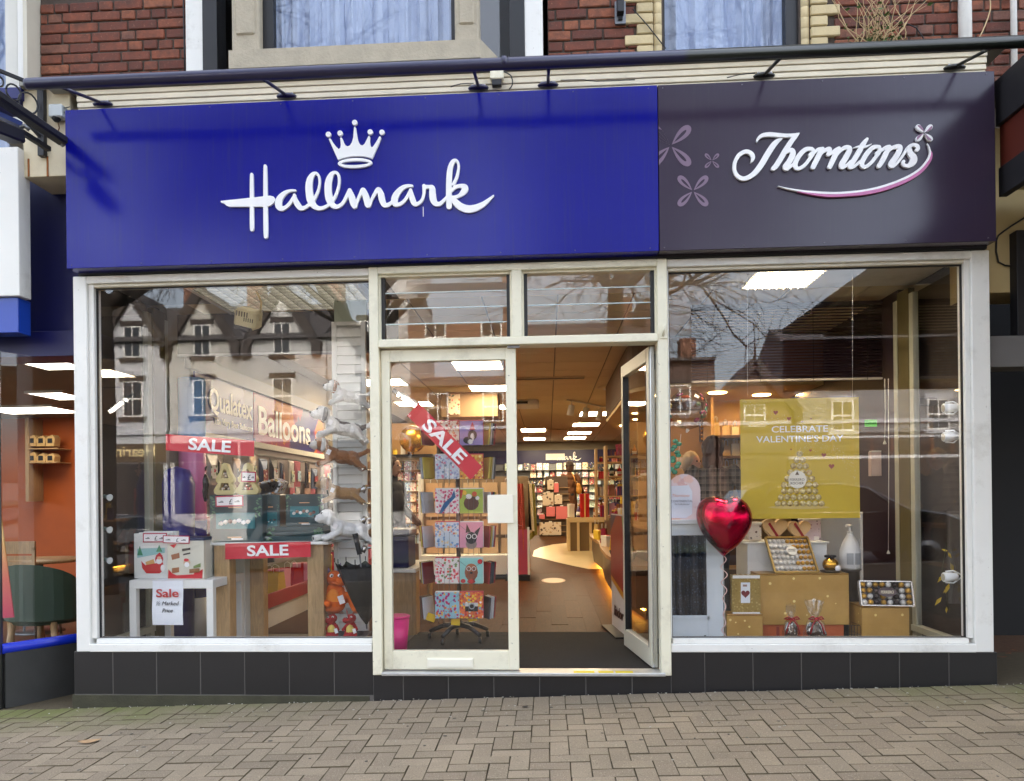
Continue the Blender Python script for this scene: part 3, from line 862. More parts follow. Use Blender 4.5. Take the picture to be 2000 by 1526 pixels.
crown_p = [kx(*q_) for q_ in [(540, 1175), (300, 640), (315, 610), (350, 620), (400, 710), (480, 820), (560, 897), (600, 860), (613, 780), (595, 610), (620, 580), (650, 612), (690, 720), (740, 800), (790, 825), (850, 800), (900, 720), (935, 600), (950, 400), (957, 325), (976, 306), (1000, 330), (1022, 480), (1050, 640), (1090, 740), (1130, 790), (1180, 800), (1230, 760), (1280, 660), (1330, 560), (1350, 545), (1370, 570), (1365, 680), (1380, 780), (1400, 835), (1430, 848), (1480, 790), (1550, 680), (1610, 570), (1640, 562), (1660, 590), (1600, 760), (1430, 1145), (1330, 1105), (1200, 1083), (1040, 1077), (850, 1090), (700, 1120), (600, 1150)]]
crown = link('crown', loops_mesh('crown', contours([], .5, [crown_p]), to_sign, .016, .0006), blue, M_sgwhite, SL)
for x, y in ((288, 508), (592, 478), (973, 200), (1377, 448), (1683, 455)):
    cxy = kx(x, y); L = [(cxy[0] + 5.15 * math.cos(a * .2618), cxy[1] + 5.15 * math.sin(a * .2618)) for a in range(24)]
    link('crown_ball', loops_mesh('crown_ball', [L], to_sign, .016, .0006, 1), crown, M_sgwhite)
def ellp(cx, cy, rx, ry, rot, n=48):
    cr, sr = math.cos(rot), math.sin(rot)
    return [kx(cx + rx * math.cos(2 * math.pi * k / n) * cr - ry * math.sin(2 * math.pi * k / n) * sr, cy + rx * math.cos(2 * math.pi * k / n) * sr + ry * math.sin(2 * math.pi * k / n) * cr) for k in range(n)]
link('crown_band', loops_mesh('crown_band', [ellp(982, 1258, 447, 130, -.03), ellp(982, 1258, 355, 52, -.035)], to_sign, .016, .0006, 1), crown, M_sgwhite)
a_, b_ = to_sign(826, 403), to_sign(826, 422)
box('paint_drip', a_[0] - .002, a_[0] + .002, SY - .003, SY, b_[1], a_[1], M_sgwhite, blue, 0)

brown = thing('shop_sign', 'dark plum fascia sign with white script, flower emblems and pink swoosh', 'sign', (1.96, -.07, 2.864))
box('panel', SJ + .002, 2.99, SY + .002, -.02, 2.864, 3.917, sign_mat('sign_plum', (54, 44, 62)), brown, .003)
s4 = lambda st: [(1420 + x / 9.0909, 240 + y / 9.0909, w / 9.0909) for x, y, w in st]
s5 = lambda st: [(1620 + x / 9.0909, 240 + y / 9.0909, w / 9.0909) for x, y, w in st]
words2 = [
    s4([(530, 335, 25), (560, 275, 50), (630, 228, 68), (750, 212, 78), (900, 222, 72), (1050, 232, 66), (1180, 225, 60), (1275, 193, 22)]),
    s4([(1275, 193, 20), (1225, 240, 60), (1150, 320, 86), (1050, 470, 95), (950, 640, 95), (870, 765, 95), (820, 815, 80)]),
    s4([(975, 288, 18), (900, 325, 70), (820, 405, 100), (720, 555, 105), (620, 725, 105), (520, 862, 98), (420, 950, 84), (300, 997, 76), (200, 962, 70), (142, 880, 64), (128, 790, 62), (145, 690, 64), (200, 590, 70), (280, 532, 72), (360, 517, 72), (430, 555, 76), (458, 610, 74), (450, 665, 48), (418, 712, 12)]),
    s4([(930, 680, 45), (1000, 570, 55), (1080, 505, 65), (1150, 500, 92), (1165, 565, 100), (1110, 680, 100), (1035, 785, 95), (1060, 825, 60), (1120, 785, 50), (1190, 720, 45)]),
    s4([(1500, 468, 66), (1400, 475, 75), (1300, 560, 85), (1220, 690, 86), (1212, 785, 80), (1270, 818, 64), (1370, 760, 62), (1460, 650, 62), (1528, 540, 70), (1525, 485, 56), (1495, 466, 56)]),
    s4([(1460, 575, 46), (1500, 550, 60), (1560, 520, 56), (1620, 475, 56), (1690, 468, 66)]),
    s4([(1695, 465, 64), (1640, 560, 90), (1580, 680, 92), (1525, 792, 84)]),
    s4([(1640, 590, 40), (1720, 505, 58), (1805, 472, 82), (1820, 500, 70), (1795, 565, 72)]),
    s4([(1790, 570, 60), (1850, 545, 56), (1920, 490, 60), (1985, 455, 60)]),
    s4([(1985, 458, 66), (1930, 560, 90), (1870, 680, 92), (1822, 785, 84)]),
    s5([(110, 600, 46), (190, 500, 60), (275, 445, 72), (345, 452, 86), (350, 500, 92), (300, 600, 100), (215, 750, 98), (235, 795, 68), (300, 760, 50), (370, 690, 45)]),
    s5([(665, 292, 50), (600, 380, 86), (520, 520, 92), (430, 670, 92), (365, 770, 92), (390, 797, 62), (450, 770, 50), (540, 690, 45)]),
    s5([(425, 450, 12), (520, 428, 36), (640, 428, 38), (745, 382, 12)]),
    s5([(880, 432, 60), (780, 440, 75), (680, 530, 85), (590, 670, 86), (575, 755, 80), (632, 788, 62), (730, 720, 62), (820, 610, 62), (888, 510, 70), (890, 455, 56), (870, 430, 56)]),
    s5([(825, 545, 46), (870, 520, 60), (930, 485, 56), (1000, 440, 56), (1060, 430, 66)]),
    s5([(1060, 430, 64), (1005, 540, 90), (935, 680, 92), (878, 770, 80)]),
    s5([(1000, 565, 44), (1080, 470, 62), (1165, 432, 72), (1240, 432, 88), (1242, 490, 92), (1180, 610, 100), (1092, 735, 98), (1105, 780, 66), (1165, 750, 50), (1240, 670, 45), (1330, 540, 50), (1400, 440, 56), (1480, 398, 60), (1550, 415, 72), (1568, 465, 66), (1545, 490, 58)]),
    s5([(1415, 450, 70), (1430, 540, 100), (1490, 625, 122), (1478, 700, 120), (1420, 758, 80), (1350, 768, 60), (1300, 730, 60), (1312, 690, 56)]),
]
SB = relloc(brown, (0, SY - .009, 0))
link('script_lettering', loops_mesh('script_lettering', contours(words2, .5), to_sign, .016, .0006), brown, M_sgwhite, SB)
sw = s4([(905, 1130, 8), (1100, 1178, 24), (1400, 1225, 34), (1700, 1248, 38), (1900, 1254, 38)]) + s5([(300, 1245, 40), (600, 1215, 44), (900, 1150, 45), (1200, 1050, 45), (1450, 930, 42), (1620, 810, 40), (1730, 680, 36), (1782, 560, 28), (1775, 470, 22), (1735, 370, 6)])
link('swoosh', loops_mesh('swoosh', contours([sw], .5), to_sign, .016, .0006), brown, M_sgwhite, SB)
sp = s4([(1250, 1228, 8), (1500, 1268, 34), (1800, 1300, 46)]) + s5([(300, 1288, 50), (600, 1258, 60), (900, 1198, 62), (1200, 1100, 62), (1450, 985, 60), (1640, 850, 56), (1768, 690, 48), (1808, 580, 32), (1805, 515, 8)])
link('swoosh', loops_mesh('swoosh', contours([sp], .5), lambda x, y: to_sign(x, y), .016, .001), brown, mat('sign_pink', (196, 112, 164), .35), relloc(brown, (0, SY - .009, 0)))
def petals(cx, cy, L, wid, hollow=True):
    loops = []
    for k in range(4):
        a = math.radians(45 + 90 * k) ; ca, sa = math.cos(a), math.sin(a)
        for q_, (l0, l1, w) in enumerate([(.06, 1, wid), (.16, .80, wid * .30)][:2 if hollow else 1]):
            P = []
            for j in range(28):
                t = 2 * math.pi * j / 28; u = (1 - math.cos(t)) / 2
                v = math.sin(t) * w / 2 * (u ** .55 if math.sin(t) else 1)
                x, y = (l0 + (l1 - l0) * u) * L, v * L
                P.append((cx + x * ca - y * sa, cy + x * sa + y * ca))
            loops.append(P)
    return loops
M_petal = mat('petal_print', (120, 98, 120), .35)
edge = at(1287.5, 330, SY).x
for x, y, L, w in ((1280 + 590 / 8.033, 230 + 1150 / 8.033, 40.5, .5), (1280 + 888 / 8.033, 230 + 675 / 8.033, 19, .5), (1280 + 240 / 8.033, 230 + 440 / 8.033, 54, .5)):
    me = loops_mesh('flower_emblem', petals(x, y, L, w), lambda u, v: (max(to_sign(u, v, SY)[0], SJ + .004), to_sign(u, v, SY)[1]), .001, 0, 1)
    link('flower_emblem', me, brown, M_petal, relloc(brown, (0, SY + .0005, 0)))
fl = thing  # emblem above the swoosh: white petals with mauve halves
em = link('flower_emblem', loops_mesh('flower_emblem', petals(1620 + 1680 / 9.0909, 240 + 185 / 9.0909, 21.5, .62, False), to_sign, .016, .0006, 1), brown, M_sgwhite, SB)
hp = []
for L in petals(1620 + 1680 / 9.0909, 240 + 185 / 9.0909, 19.5, .62, False): hp.append(L[2:15] if 1 else L)
link('petal_shade', loops_mesh('petal_shade', hp, to_sign, .002, 0, 1), em, mat('petal_mauve', (150, 112, 140), .4), (0, -.0095, 0))

m = MB()
for k in range(9):
    for z in (2.885, 3.897): m.lathe([(.0045, .0), (.004, -.002), (.001, -.0025)], (-2.93 + k * .475, SY, z), 8, axis='Y')
m.build('screw_heads', mat('screw', (60, 62, 110), .3, .5), blue)
m = MB()
for k in range(5):
    for z in (2.885, 3.897): m.lathe([(.0045, .0), (.004, -.002), (.001, -.0025)], (.96 + k * .495, SY + .002, z), 8, axis='Y')
m.build('screw_heads', mat('screw_plum', (90, 84, 96), .3, .5), brown)
# ================================================================== tube light over the signs
tl = thing('tube_light', 'long dark tubular sign light held out above the signs on six arms', 'light', (0, -.3, 3.9))
TY, TZ = -.47, 3.900
N = NT('tube_paint'); xx = N.n('SeparateXYZ', Vector=N.n('NewGeometry').outputs['Position']).outputs['X']
N.set(Base__Color=N.mix(N.n('MapRange', Value=xx, From__Min=1.02, From__Max=1.06).outputs[0], lin((34, 33, 66)), lin((30, 34, 28))), Roughness=.3, Specular__IOR__Level=.6)
M_tube = N.m
MB().tube([(-2.985, TY, TZ), (-2.97, TY, TZ), (3.2, TY, TZ - .012)], [.030, .034, .034], 20).build('tube', M_tube, tl)
MB().tube([(-.04, TY, TZ), (-.01, TY, TZ)], .0375, 20).tube([(.0, TY, TZ), (.004, TY, TZ)], .036, 20).build('joint_sleeve', M_tube, tl)
for k, (bx_, tx_) in enumerate(((-2.731, -2.80), (-1.481, -1.52), (-.214, -.215), (.236, .24), (1.604, 1.62), (2.774, 2.83))):
    b = Vector((bx_, -.075, 3.975))
    MB().tube([b, Vector((tx_, TY + .02, TZ - .005))], .0105, 8).build('arm', M_tube, tl)
    MB().lathe([(.001, -.012), (.055, -.010), (.06, 0), (.05, .010), (.001, .012)], b + Vector((0, 0, -.005)), 16, sx=1.15, sy=.55).build('base_plate', M_tube, tl)
    f = MB()
    for s in (-.04, .04): f.ell(b + Vector((s, -.012, .006)), (.009, .009, .007), 1)
    f.build('bolts', M_chrome, tl)
jb = thing('junction_box', 'small cream junction box with black cable above the sign', 'box', at(968, 145, -.06))
pbox('box', 957, 133, 983, 154, -.10, .05, M_cream, jb, .006)
pbox('gland', 961, 154, 979, 166, -.095, .04, M_iron, jb)
c_ = catmull([tuple(at(984, 140, -.1)), tuple(at(998, 148, -.11)), tuple(at(1001, 165, -.1)), tuple(at(994, 175, -.08))], .02)
MB().tube(c_, .004, 6).build('cable', M_black, jb)
for k, (pp, lb) in enumerate((([(880, 170), (900, 164), (925, 163)], 'frayed thin cable left of the cream junction box'), ([(1095, 157), (1140, 156), (1165, 159), (1240, 156)], 'thin loose cable lying along the cornice beside the fourth lamp arm'), ([(1420, 152), (1445, 146), (1475, 143)], 'short loose wire by the fifth lamp arm'))):
    wire('cable', lb, [at(x, y, -.085) for x, y in pp], .003, M_black)
# ================================================================== left neighbour
ln = thing('neighbour_shopfront', 'neighbouring shopfront with white sign, dark blue panels and orange room at the left edge', 'shopfront', (-3.5, .1, 0))
NX = lambda px, Y=0, y=900: at(px, y, Y).x
M_navy = mat('navy_paint', (16, 22, 96), .4, var=.15)
M_dnavy = mat('dark_navy', (8, 12, 78), .45, var=.2)
x_r = SX0 - .006
box('pilaster', NX(45, .0, 260), x_r, .0, .3, at(90, 345, 0).z, at(90, 172, 0).z, mat('pilaster_cream', (214, 202, 172), .6, var=.2, nscale=5, bump=.2), ln, .004)
box('pilaster_cap', NX(40, -.03, 180), x_r, -.05, .4, at(90, 174, 0).z, at(90, 160, 0).z, mat('grey_lead', (140, 140, 132), .6), ln, .004)
for px in (56, 93):
    st_ = at(px, 345, -.002); MB().box(st_.x - .006, st_.x + .006, -.004, .001, st_.z, st_.z + RND.uniform(.05, .2)).build('rust_streak', mat('rust', (150, 92, 46), .9, var=.3, nscale=30), ln)
box('white_sign', NX(-260, -.06, 400), NX(36, -.06, 400), -.06, .06, at(20, 578, -.06).z, at(20, 287, -.06).z, M_white, ln, .004)
box('blue_band', NX(-260, -.03), NX(38, -.03), -.03, .1, at(20, 650, -.03).z, at(20, 581, -.03).z, mat('bright_blue', (28, 66, 168), .3), ln, .004)
box('blue_cap', NX(-260, -.03), NX(42, -.03, 200), -.04, .2, at(20, 195, -.03).z, at(20, 172, -.03).z, M_navy, ln, .004)
box('recess_panel', NX(50, .3, 500), x_r, .3, .34, at(90, 690, .3).z, at(90, 340, .3).z, M_dnavy, ln)
box('lintel_panel', NX(-260, .12), x_r, .22, .5, at(60, 690, .1).z, at(60, 640, .1).z, M_dnavy, ln)
# splayed glazing running back towards our wall
A = atZ(6, 1372, gz(-3.55, 0)); B = Vector((-3.06, .78, 0))
A = Vector((-3.56, .06, 0)); g0 = -.10
def splay(name, z0, z1, m, t=.05, off=0, a=A, b=B):
    a = Vector(a); b = Vector(b)
    return MB().bar(a + Vector((off, 0, (z0 + z1) / 2)), b + Vector((off, 0, (z0 + z1) / 2)), t, z1 - z0).build(name, m, ln)
splay('plinth', g0, .28, mat('slate_plinth', (58, 58, 56), .6, var=.25, nscale=7, bump=.2), .06)
d_ = (B - A).normalized()
MB().tube([A + Vector((-.0, -.02, .31)), B + Vector((0, -.02, .31))], .036, 12).build('blue_sill', mat('sill_blue', (20, 48, 190), .25), ln)
splay('pane', .33, 2.36, M_glass, .006)
MB().tube([A + Vector((-.01, -.02, g0)), A + Vector((-.01, -.02, 2.36))], .016, 10).build('corner_post', M_steel, ln)
MB().bar(B + Vector((-.0, -.03, 1.35)), B + Vector((.03, .06, 1.35)), .05, 2.1).build('amber_post', mat('amber_post', (196, 128, 24), .4), ln)
MB().bar(Vector((-6.5, .05, .1)), A + Vector((0, 0, .1)), .06, .40).build('plinth', MATS['slate_plinth'], ln)
MB().tube([(-6.5, .03, .31), (A.x, .03, .31)], .036, 12).build('blue_sill', MATS['sill_blue'], ln)
MB().bar(Vector((-6.5, .06, 1.35)), A + Vector((0, 0, 1.35)), .006, 2.03).build('pane', M_glass, ln)
# room behind
box('side_panel', -3.034, -3.006, .115, 1.24, -.2, 2.9, mat('side_black', (26, 25, 26), .7, var=.2), ln, 0)  # opaque dark panel added to darken the view through the left return glass
M_orange = mat('orange_wall', (176, 82, 14), .6, var=.15)
room = thing('cafe_room', 'orange walled room seen through the glass at the left edge', 'room', (-4.5, 2, 0))
box('back_wall', -9, -3.1, 4.6, 4.7, -.1, 2.6, M_orange, room)
box('side_wall', -3.09, -3.04, 1.25, 4.6, -.1, 2.6, mat('orange_side', (176, 96, 30), .6, var=.1), room)
MB().prism([(-9, .12), (-3.58, .12), (-3.1, .84), (-3.05, 1.3), (-3.05, 4.6), (-9, 4.6)], -.08, -.02, axis='Z').build('floor', mat('cafe_floor', (96, 74, 52), .4, var=.2), room)
box('ceiling', -9, -3.05, .3, 4.6, 2.42, 2.5, mat('cafe_ceiling', (150, 138, 120), .8), room)
M_lamp = mat('lamp_panel', (255, 250, 238), .5, emit=((255, 246, 230), 1.4))
for k, (px, py, w, dd, lb) in enumerate(((95, 708, .35, .5, 'small bright ceiling panel nearest the glass in the orange room'), (118, 772, .35, .5, 'ceiling panel beside the amber post in the orange room'), (60, 800, .9, .6, 'wide diamond shaped ceiling light in the orange room'))):
    p = atZ(px, py, 2.41); t = thing('ceiling_light', lb, 'light', p)
    MB().box(p.x - w / 2, p.x + w / 2, p.y - dd / 2, p.y + dd / 2, 2.400, 2.409).build('diffuser', M_lamp, t)
    f = MB()
    for s in (-1, 1): f.box(p.x - w / 2 - .02, p.x + w / 2 + .02, p.y + s * dd / 2, p.y + s * (dd / 2 + .02), 2.395, 2.418); f.box(p.x + s * w / 2, p.x + s * (w / 2 + .02), p.y - dd / 2, p.y + dd / 2, 2.395, 2.418)
    f.build('frame', M_white, t)
# shelf with paper bags on the back wall
sh = thing('wall_shelf', 'wooden wall shelves in the orange room', 'shelf', at(85, 890, 4.4))
for y_ in (875, 902): pbox('board', 52, y_, 112, y_ + 3, 4.3, .28, M_oak, sh)
pbox('upright', 50, 815, 55, 980, 4.3, .28, M_oak, sh)
for r_, y_ in enumerate((846, 880)):
    for k in range(3):
        t = thing('paper_bag', 'crumpled brown paper bag, %s on the %s shelf of the orange room' % (ORDN[k], ('upper', 'lower')[r_]), 'bag', at(63 + k * 18, y_ + 28, 4.35), 'paper bags in the orange room')
        a = at(56 + k * 18, y_ + 26, 4.35); b = at(71 + k * 18, y_ + 3 + RND.random() * 3, 4.35)
        MB().prism([(a.x, a.z), (b.x, a.z), (b.x + .01, b.z - .04), (b.x - .02, b.z), (a.x + .03, b.z - .02), (a.x - .01, b.z - .05)], 4.33, 4.45).build('bag', mat('kraft_paper', (196, 160, 104), .8, var=.15), t)
        MB().box((a.x + b.x) / 2 - .03, (a.x + b.x) / 2 + .03, 4.326, 4.331, a.z + .04, a.z + .1).build('sticker', M_black, t)
# furniture
M_green = mat('green_leather', (62, 84, 66), .5, var=.1)
def tub_chair(px, py, Y, label):
    p = at(px, py, Y); t = thing('tub_chair', label, 'chair', (p.x, Y, -.02), 'green tub chairs', local=True)
    # curved back and arms
    m = MB(); n = 16; prof = [(.62, .04), (.80, .03)]
    rings = []
    for i in range(n + 1):
        a = math.radians(-200 + 220 * i / n); c, s = math.cos(a), math.sin(a)
        back = max(0, -s) ** .6
        z1 = .62 + .22 * back
        rings.append([(.27 * c, .25 * s, .36), (.31 * c, .29 * s, .38), (.31 * c, .29 * s, z1), (.26 * c, .24 * s, z1 - .01), (.25 * c, .23 * s, .42)])
    for a, b in zip(rings, rings[1:]):
        for k in range(4): m.quad(a[k], b[k], b[k + 1], a[k + 1])
    m.build('backrest', M_green, t, smooth=True)
    MB().lathe([(.001, .34), (.25, .34), (.27, .38), (.26, .44), (.001, .46)], n=20).build('seat', M_green, t)
    for sx in (-1, 1):
        for sy in (-1, 1):
            MB().tube([(sx * .17, sy * .17, .36), (sx * .22, sy * .21, 0)], [.028, .018], 8).build('leg', M_oak, t)
    return t
tub_chair(92, 1180, 1.15, 'green leather tub chair behind the blue sill, nearer the amber post')
tub_chair(10, 1180, 1.35, 'green leather tub chair at the very left edge of the picture')
p = at(75, 1040, 2.6); t = thing('cafe_table', 'round topped cafe table in the orange room', 'table', (p.x, 2.6, -.02), local=True)
MB().lathe([(.001, .72), (.42, .72), (.43, .735), (.42, .75), (.001, .75)], n=28).build('table_top', M_oak, t)
MB().tube([(0, 0, .02), (0, 0, .72)], .04, 12).build('column', M_steel, t)
MB().lathe([(.001, 0), (.24, 0), (.22, .02), (.001, .03)], n=24).build('base', M_steel, t)
p = at(32, 1100, 2.1); t = thing('cafe_chair', 'slatted wooden cafe chair under the dark jacket in the orange room', 'chair', (p.x, 2.1, -.02), local=True)
m = MB()
for k in range(5): m.box(-.17, .17, -.02, 0, .60 + k * .06, .64 + k * .06)
m.box(-.2, -.17, -.02, .0, .5, .9); m.box(.17, .2, -.02, .0, .5, .9); m.box(-.2, .2, -.02, 0, .88, .96)
m.build('backrest', M_oak, t); MB().box(-.2, .2, -.02, .38, .43, .46, .01).build('seat', M_oak, t)
for sx in (-.17, .17):
    for sy in (0, .34): MB().tube([(sx, sy, .43), (sx * 1.15, sy * 1.1, 0)], .012, 8).build('leg', M_chrome, t)
# propped poster
po = thing('poster', 'pink and orange poster leaning inside the left edge window', 'poster', at(12, 1150, .5))
N = NT('poster_print'); g_ = N.n('SeparateXYZ', Vector=N.coord('Generated')).outputs['Z']
N.set(Base__Color=N.ramp(g_, [(0, (196, 60, 96)), (.4, (214, 110, 92)), (.8, (224, 176, 96))]), Roughness=.4)
a = [at(-60, 1212, .5), at(27, 1206, .5), at(2, 1010, .5), at(-60, 1010, .5)]
MB().prism([(q_.x, q_.z) for q_ in a], .5, .508).build('sheet', N.m, po)
# awning ironwork of the neighbour
ab = thing('iron_bracket', 'black openwork cast iron bracket on the cream pilaster', 'bracket', at(80, 300, -.02))
p0 = at(81, 305, -.03); p1 = at(81, 165, -.03)
box('post', p0.x - .022, p0.x + .022, -.04, -.001, p0.z, p1.z, M_iron, ab)
m = MB()
top = Vector((p1.x, -.02, p1.z - .02)); out = Vector((p1.x - .16, -.5, p1.z - .08)); low = Vector((p0.x, -.02, p0.z + .12))
m.bar(top, out, .02, .02); m.bar(low, out, .018, .018)
for k in range(4):
    t = .2 + .2 * k; c1 = top.lerp(out, t).lerp(low.lerp(out, t), .5); r = .085 * (1 - t)
    ax = (out - top).normalized(); zz = Vector((0, 0, 1))
    m.tube([c1 + ax * r * math.cos(a * .3927) + zz * r * math.sin(a * .3927) for a in range(17)], .006, 6)
m.build('openwork', M_iron, ab)
aw = thing('awning_arm', 'dark folded awning arm and front rail jutting out at the left edge', 'awning', at(60, 250, -.4))
q0, q1 = at(125, 277, -.10), at(-30, 172, -.75)
MB().bar(q0, q1, .08, .055, bev=.012).build('front_rail', M_iron, aw)
MB().tube([at(118, 282, -.12), at(128, 274, -.1)], .022, 10).build('rail_end', M_steel, aw)
MB().bar(at(96, 292, -.08), at(-30, 212, -.6), .03, .03).build('arm', M_iron, aw)
MB().tube([at(40, 250, -.5), at(48, 246, -.5), at(58, 254, -.48)], .014, 8).build('knuckle', M_steel, aw)
MB().bar(at(36, 268, -.5), at(-40, 238, -.8), .10, .08, bev=.01).build('cassette', M_black, aw)
MB().bar(at(40, 244, -.45), at(-40, 208, -.7), .04, .03).build('arm', mat('blue_arm', (40, 58, 120), .4), aw)
al = thing('alarm_box', 'small grey sensor box on the cream pilaster beside the blue sign', 'box', at(108, 222, -.03))
pbox('case', 94, 202, 120, 228, -.07, .07, mat('alarm_grey', (186, 192, 192), .4), al, .006)
MB().lathe([(.03, 0), (.028, -.015), (.015, -.03), (.001, -.032)], at(110, 229, -.04), 12).build('sensor', M_iron, al)
MB().tube([at(112, 235, -.03), at(116, 250, -.02), at(110, 265, -.01)], .004, 6).build('cable', mat('old_cable', (130, 96, 66), .7), al)
for y_ in (211, 219): wire('cable', 'thin black cable from the sensor box to the sign, %s of two' % ('upper' if y_ == 211 else 'lower'), [at(119, y_, -.03), at(127, y_, -.05), at(136, y_ - 2, -.03)], .003, M_black)
# neighbour's upstairs window, top left corner
nw = thing('sash_window', 'cream framed upstairs window at the top left corner', 'window', (-3.3, .4, 4.1))
box('jamb', NX(48, .38, 60), wx(77), .36, .7, 4.0, zt, mat('jamb_cream', (206, 200, 182), .6, var=.1), nw)
box('jamb', NX(34, .40, 60), NX(48, .40, 60), .40, .7, 4.0, zt, M_white, nw); box('jamb', NX(10, .45, 60), NX(34, .45, 60), .45, .7, 4.0, zt, mat('jamb_cream2', (216, 214, 204), .6), nw)
box('pane', -5, NX(10, .52, 60), .55, .556, 4.0, zt, M_glass, nw, 0); box('room_wall', -5, NX(10, .52, 60), .8, .84, 3.9, zt, MATS['upstairs_room'], nw)
curtain('curtain', -4.6, NX(8, .62, 60), .68, 4.0, zt, nw, 9, .02)

for nm_, x0_, x1_ in (('left', -16, -3.32), ('right', 3.72, 16)):
    t = thing('terrace_building', 'upper floors of the brick terrace next door on the %s' % nm_, 'house', (x0_, 2, 3)); MB().box(x0_, x1_, 1.0, 7, 4.1, 9.5).box(x0_, x1_, 2.2 if nm_ == 'right' else 4.75, 7, -.3, 4.1).build('wall', M_mortar, t)
    MB().prism([(.8, 9.5), (7.2, 9.5), (4, 12)], x0_, x1_, axis='X').build('roof', mat('roof_slate', (74, 70, 70), .7, var=.25, nscale=12, bump=.3), t)
# ================================================================== right neighbour: veranda, dark lobby
rn = thing('neighbour_veranda', 'dark projecting veranda with red board and cream soffit at the right edge', 'veranda', (4.5, -1, 3))
RX = 3.045
M_vblack = mat('veranda_black', (22, 20, 24), .6, var=.2)
M_vred = mat('veranda_red', (84, 30, 18), .5, var=.2)
M_vplum = mat('veranda_plum', (24, 17, 23), .7, var=.2)
M_soff = mat('soffit_cream', (178, 164, 128), .7, var=.25, nscale=6)
box('fascia', RX, RX + .05, -1.1, -.05, 3.16, 3.34, M_vblack, rn); box('red_board', RX + .01, RX + .05, -1.1, -.05, 3.34, 3.60, M_vred, rn); box('cornice_board', RX - .015, RX + .07, -1.1, -.05, 3.60, 3.84, M_vblack, rn)
box('soffit', RX + .05, 8, -4.1, -.05, 3.20, 3.24, M_soff, rn); 
m = MB()
for k in range(6): m.box(RX + .35, 8, -.75 - .62 * k, -.67 - .62 * k, 3.12, 3.2)
m.build('joist', M_soff, rn)
box('valance', RX, 8, -4.25, -4.18, 2.55, 3.16, M_vplum, rn)
box('roof', RX, 8, -1.1, .2, 3.84, 3.90, M_vblack, rn); box('front_roof', RX, 8, -4.25, -1.1, 3.245, 3.30, M_vblack, rn)
box('cream_wall', SX1 + .012, 8, .18, .5, 2.62, 3.7, mat('side_cream', (196, 176, 128), .7, var=.12), rn)
box('lobby_wall', SX1 + .012, 8, 1.8, 1.9, -.2, 3.7, mat('lobby_black', (12, 11, 13), .7), rn)
box('lobby_side', 3.035, 3.06, .12, 1.8, -.2, 2.85, mat('lobby_brick', (60, 52, 46), .9, var=.4, nscale=9), rn)
box('white_beam', SX1 + .02, 8, .1, .3, 2.12, 2.32, mat('beam_grey', (104, 102, 101), .6), rn)
box('dark_panel', 3.24, 8, .1, .18, 2.32, 3.0, M_vblack, rn)
box('lobby_floor', SX1 + .03, 8, .0, 1.8, -.02, .08, mat('leaf_litter_floor', (96, 66, 44), .95, var=.5, nscale=30, bump=.5), rn)
wire('cable', 'dark cable looping down the cream wall at the right edge', [at(2010, 420, .17), at(1960, 452, .17), at(1946, 470, .17), at(1950, 512, .17), at(1975, 520, .17)], .006, M_black)
wire('creeper_stalk', 'bare thin stalk growing up the wall beside the thick drainpipe', [at(1912, 76, .3), at(1924, 50, .35), at(1934, 20, .4), at(1934, 0, .42)], .004, MATS['dry_stalk'], 'plant')
for k in range(3):
    leaf_thing('dead_leaf', ORDN[k] + ' of three brown dead leaves in the dark lobby corner, counted from the tiles', 1958 + k * 12, 1318 - k * 6, .07, (120, 76, 48), 40 * k)['group'] = 'dead leaves in the dark lobby'
# ================================================================== the far side of the street (seen reflected in the glass)
HY = -36.0
M_slate = mat('roof_slate', (74, 70, 70), .7, var=.25, nscale=12, bump=.3)
M_render = [mat('render_%d' % k, c, .85, var=.06, nscale=2) for k, c in enumerate(((184, 185, 188), (190, 187, 180), (190, 189, 186), (120, 84, 66), (92, 74, 66), (132, 132, 132)))]
M_barge = mat('bargeboard', (58, 48, 42), .7)
M_wpane = mat('far_pane', (38, 44, 50), .08, var=.1)
M_shopd = mat('shop_dark', (44, 40, 40), .3, var=.3)
def sash(par, x, z, w, h, sillm):
    o = box('window', x - w / 2, x + w / 2, HY - .1, HY + .05, z, z + h, M_white, par, 0)
    m = MB()
    for i in (0, 1):
        for j in (0, 1): m.box(x - w / 2 + .09 + i * (w / 2 - .06), x - .03 + i * (w / 2 - .06), HY + .05, HY + .056, z + .09 + j * (h / 2 - .03), z + h / 2 - .03 + j * (h / 2 - .03))
    m.build('pane', M_wpane, o)
    box('sill', x - w / 2 - .2, x + w / 2 + .2, HY + .002, HY + .16, z - .2, z - .002, sillm, o, 0); box('lintel', x - w / 2 - .15, x + w / 2 + .15, HY + .002, HY + .08, z + h + .01, z + h + .3, sillm, o, 0)
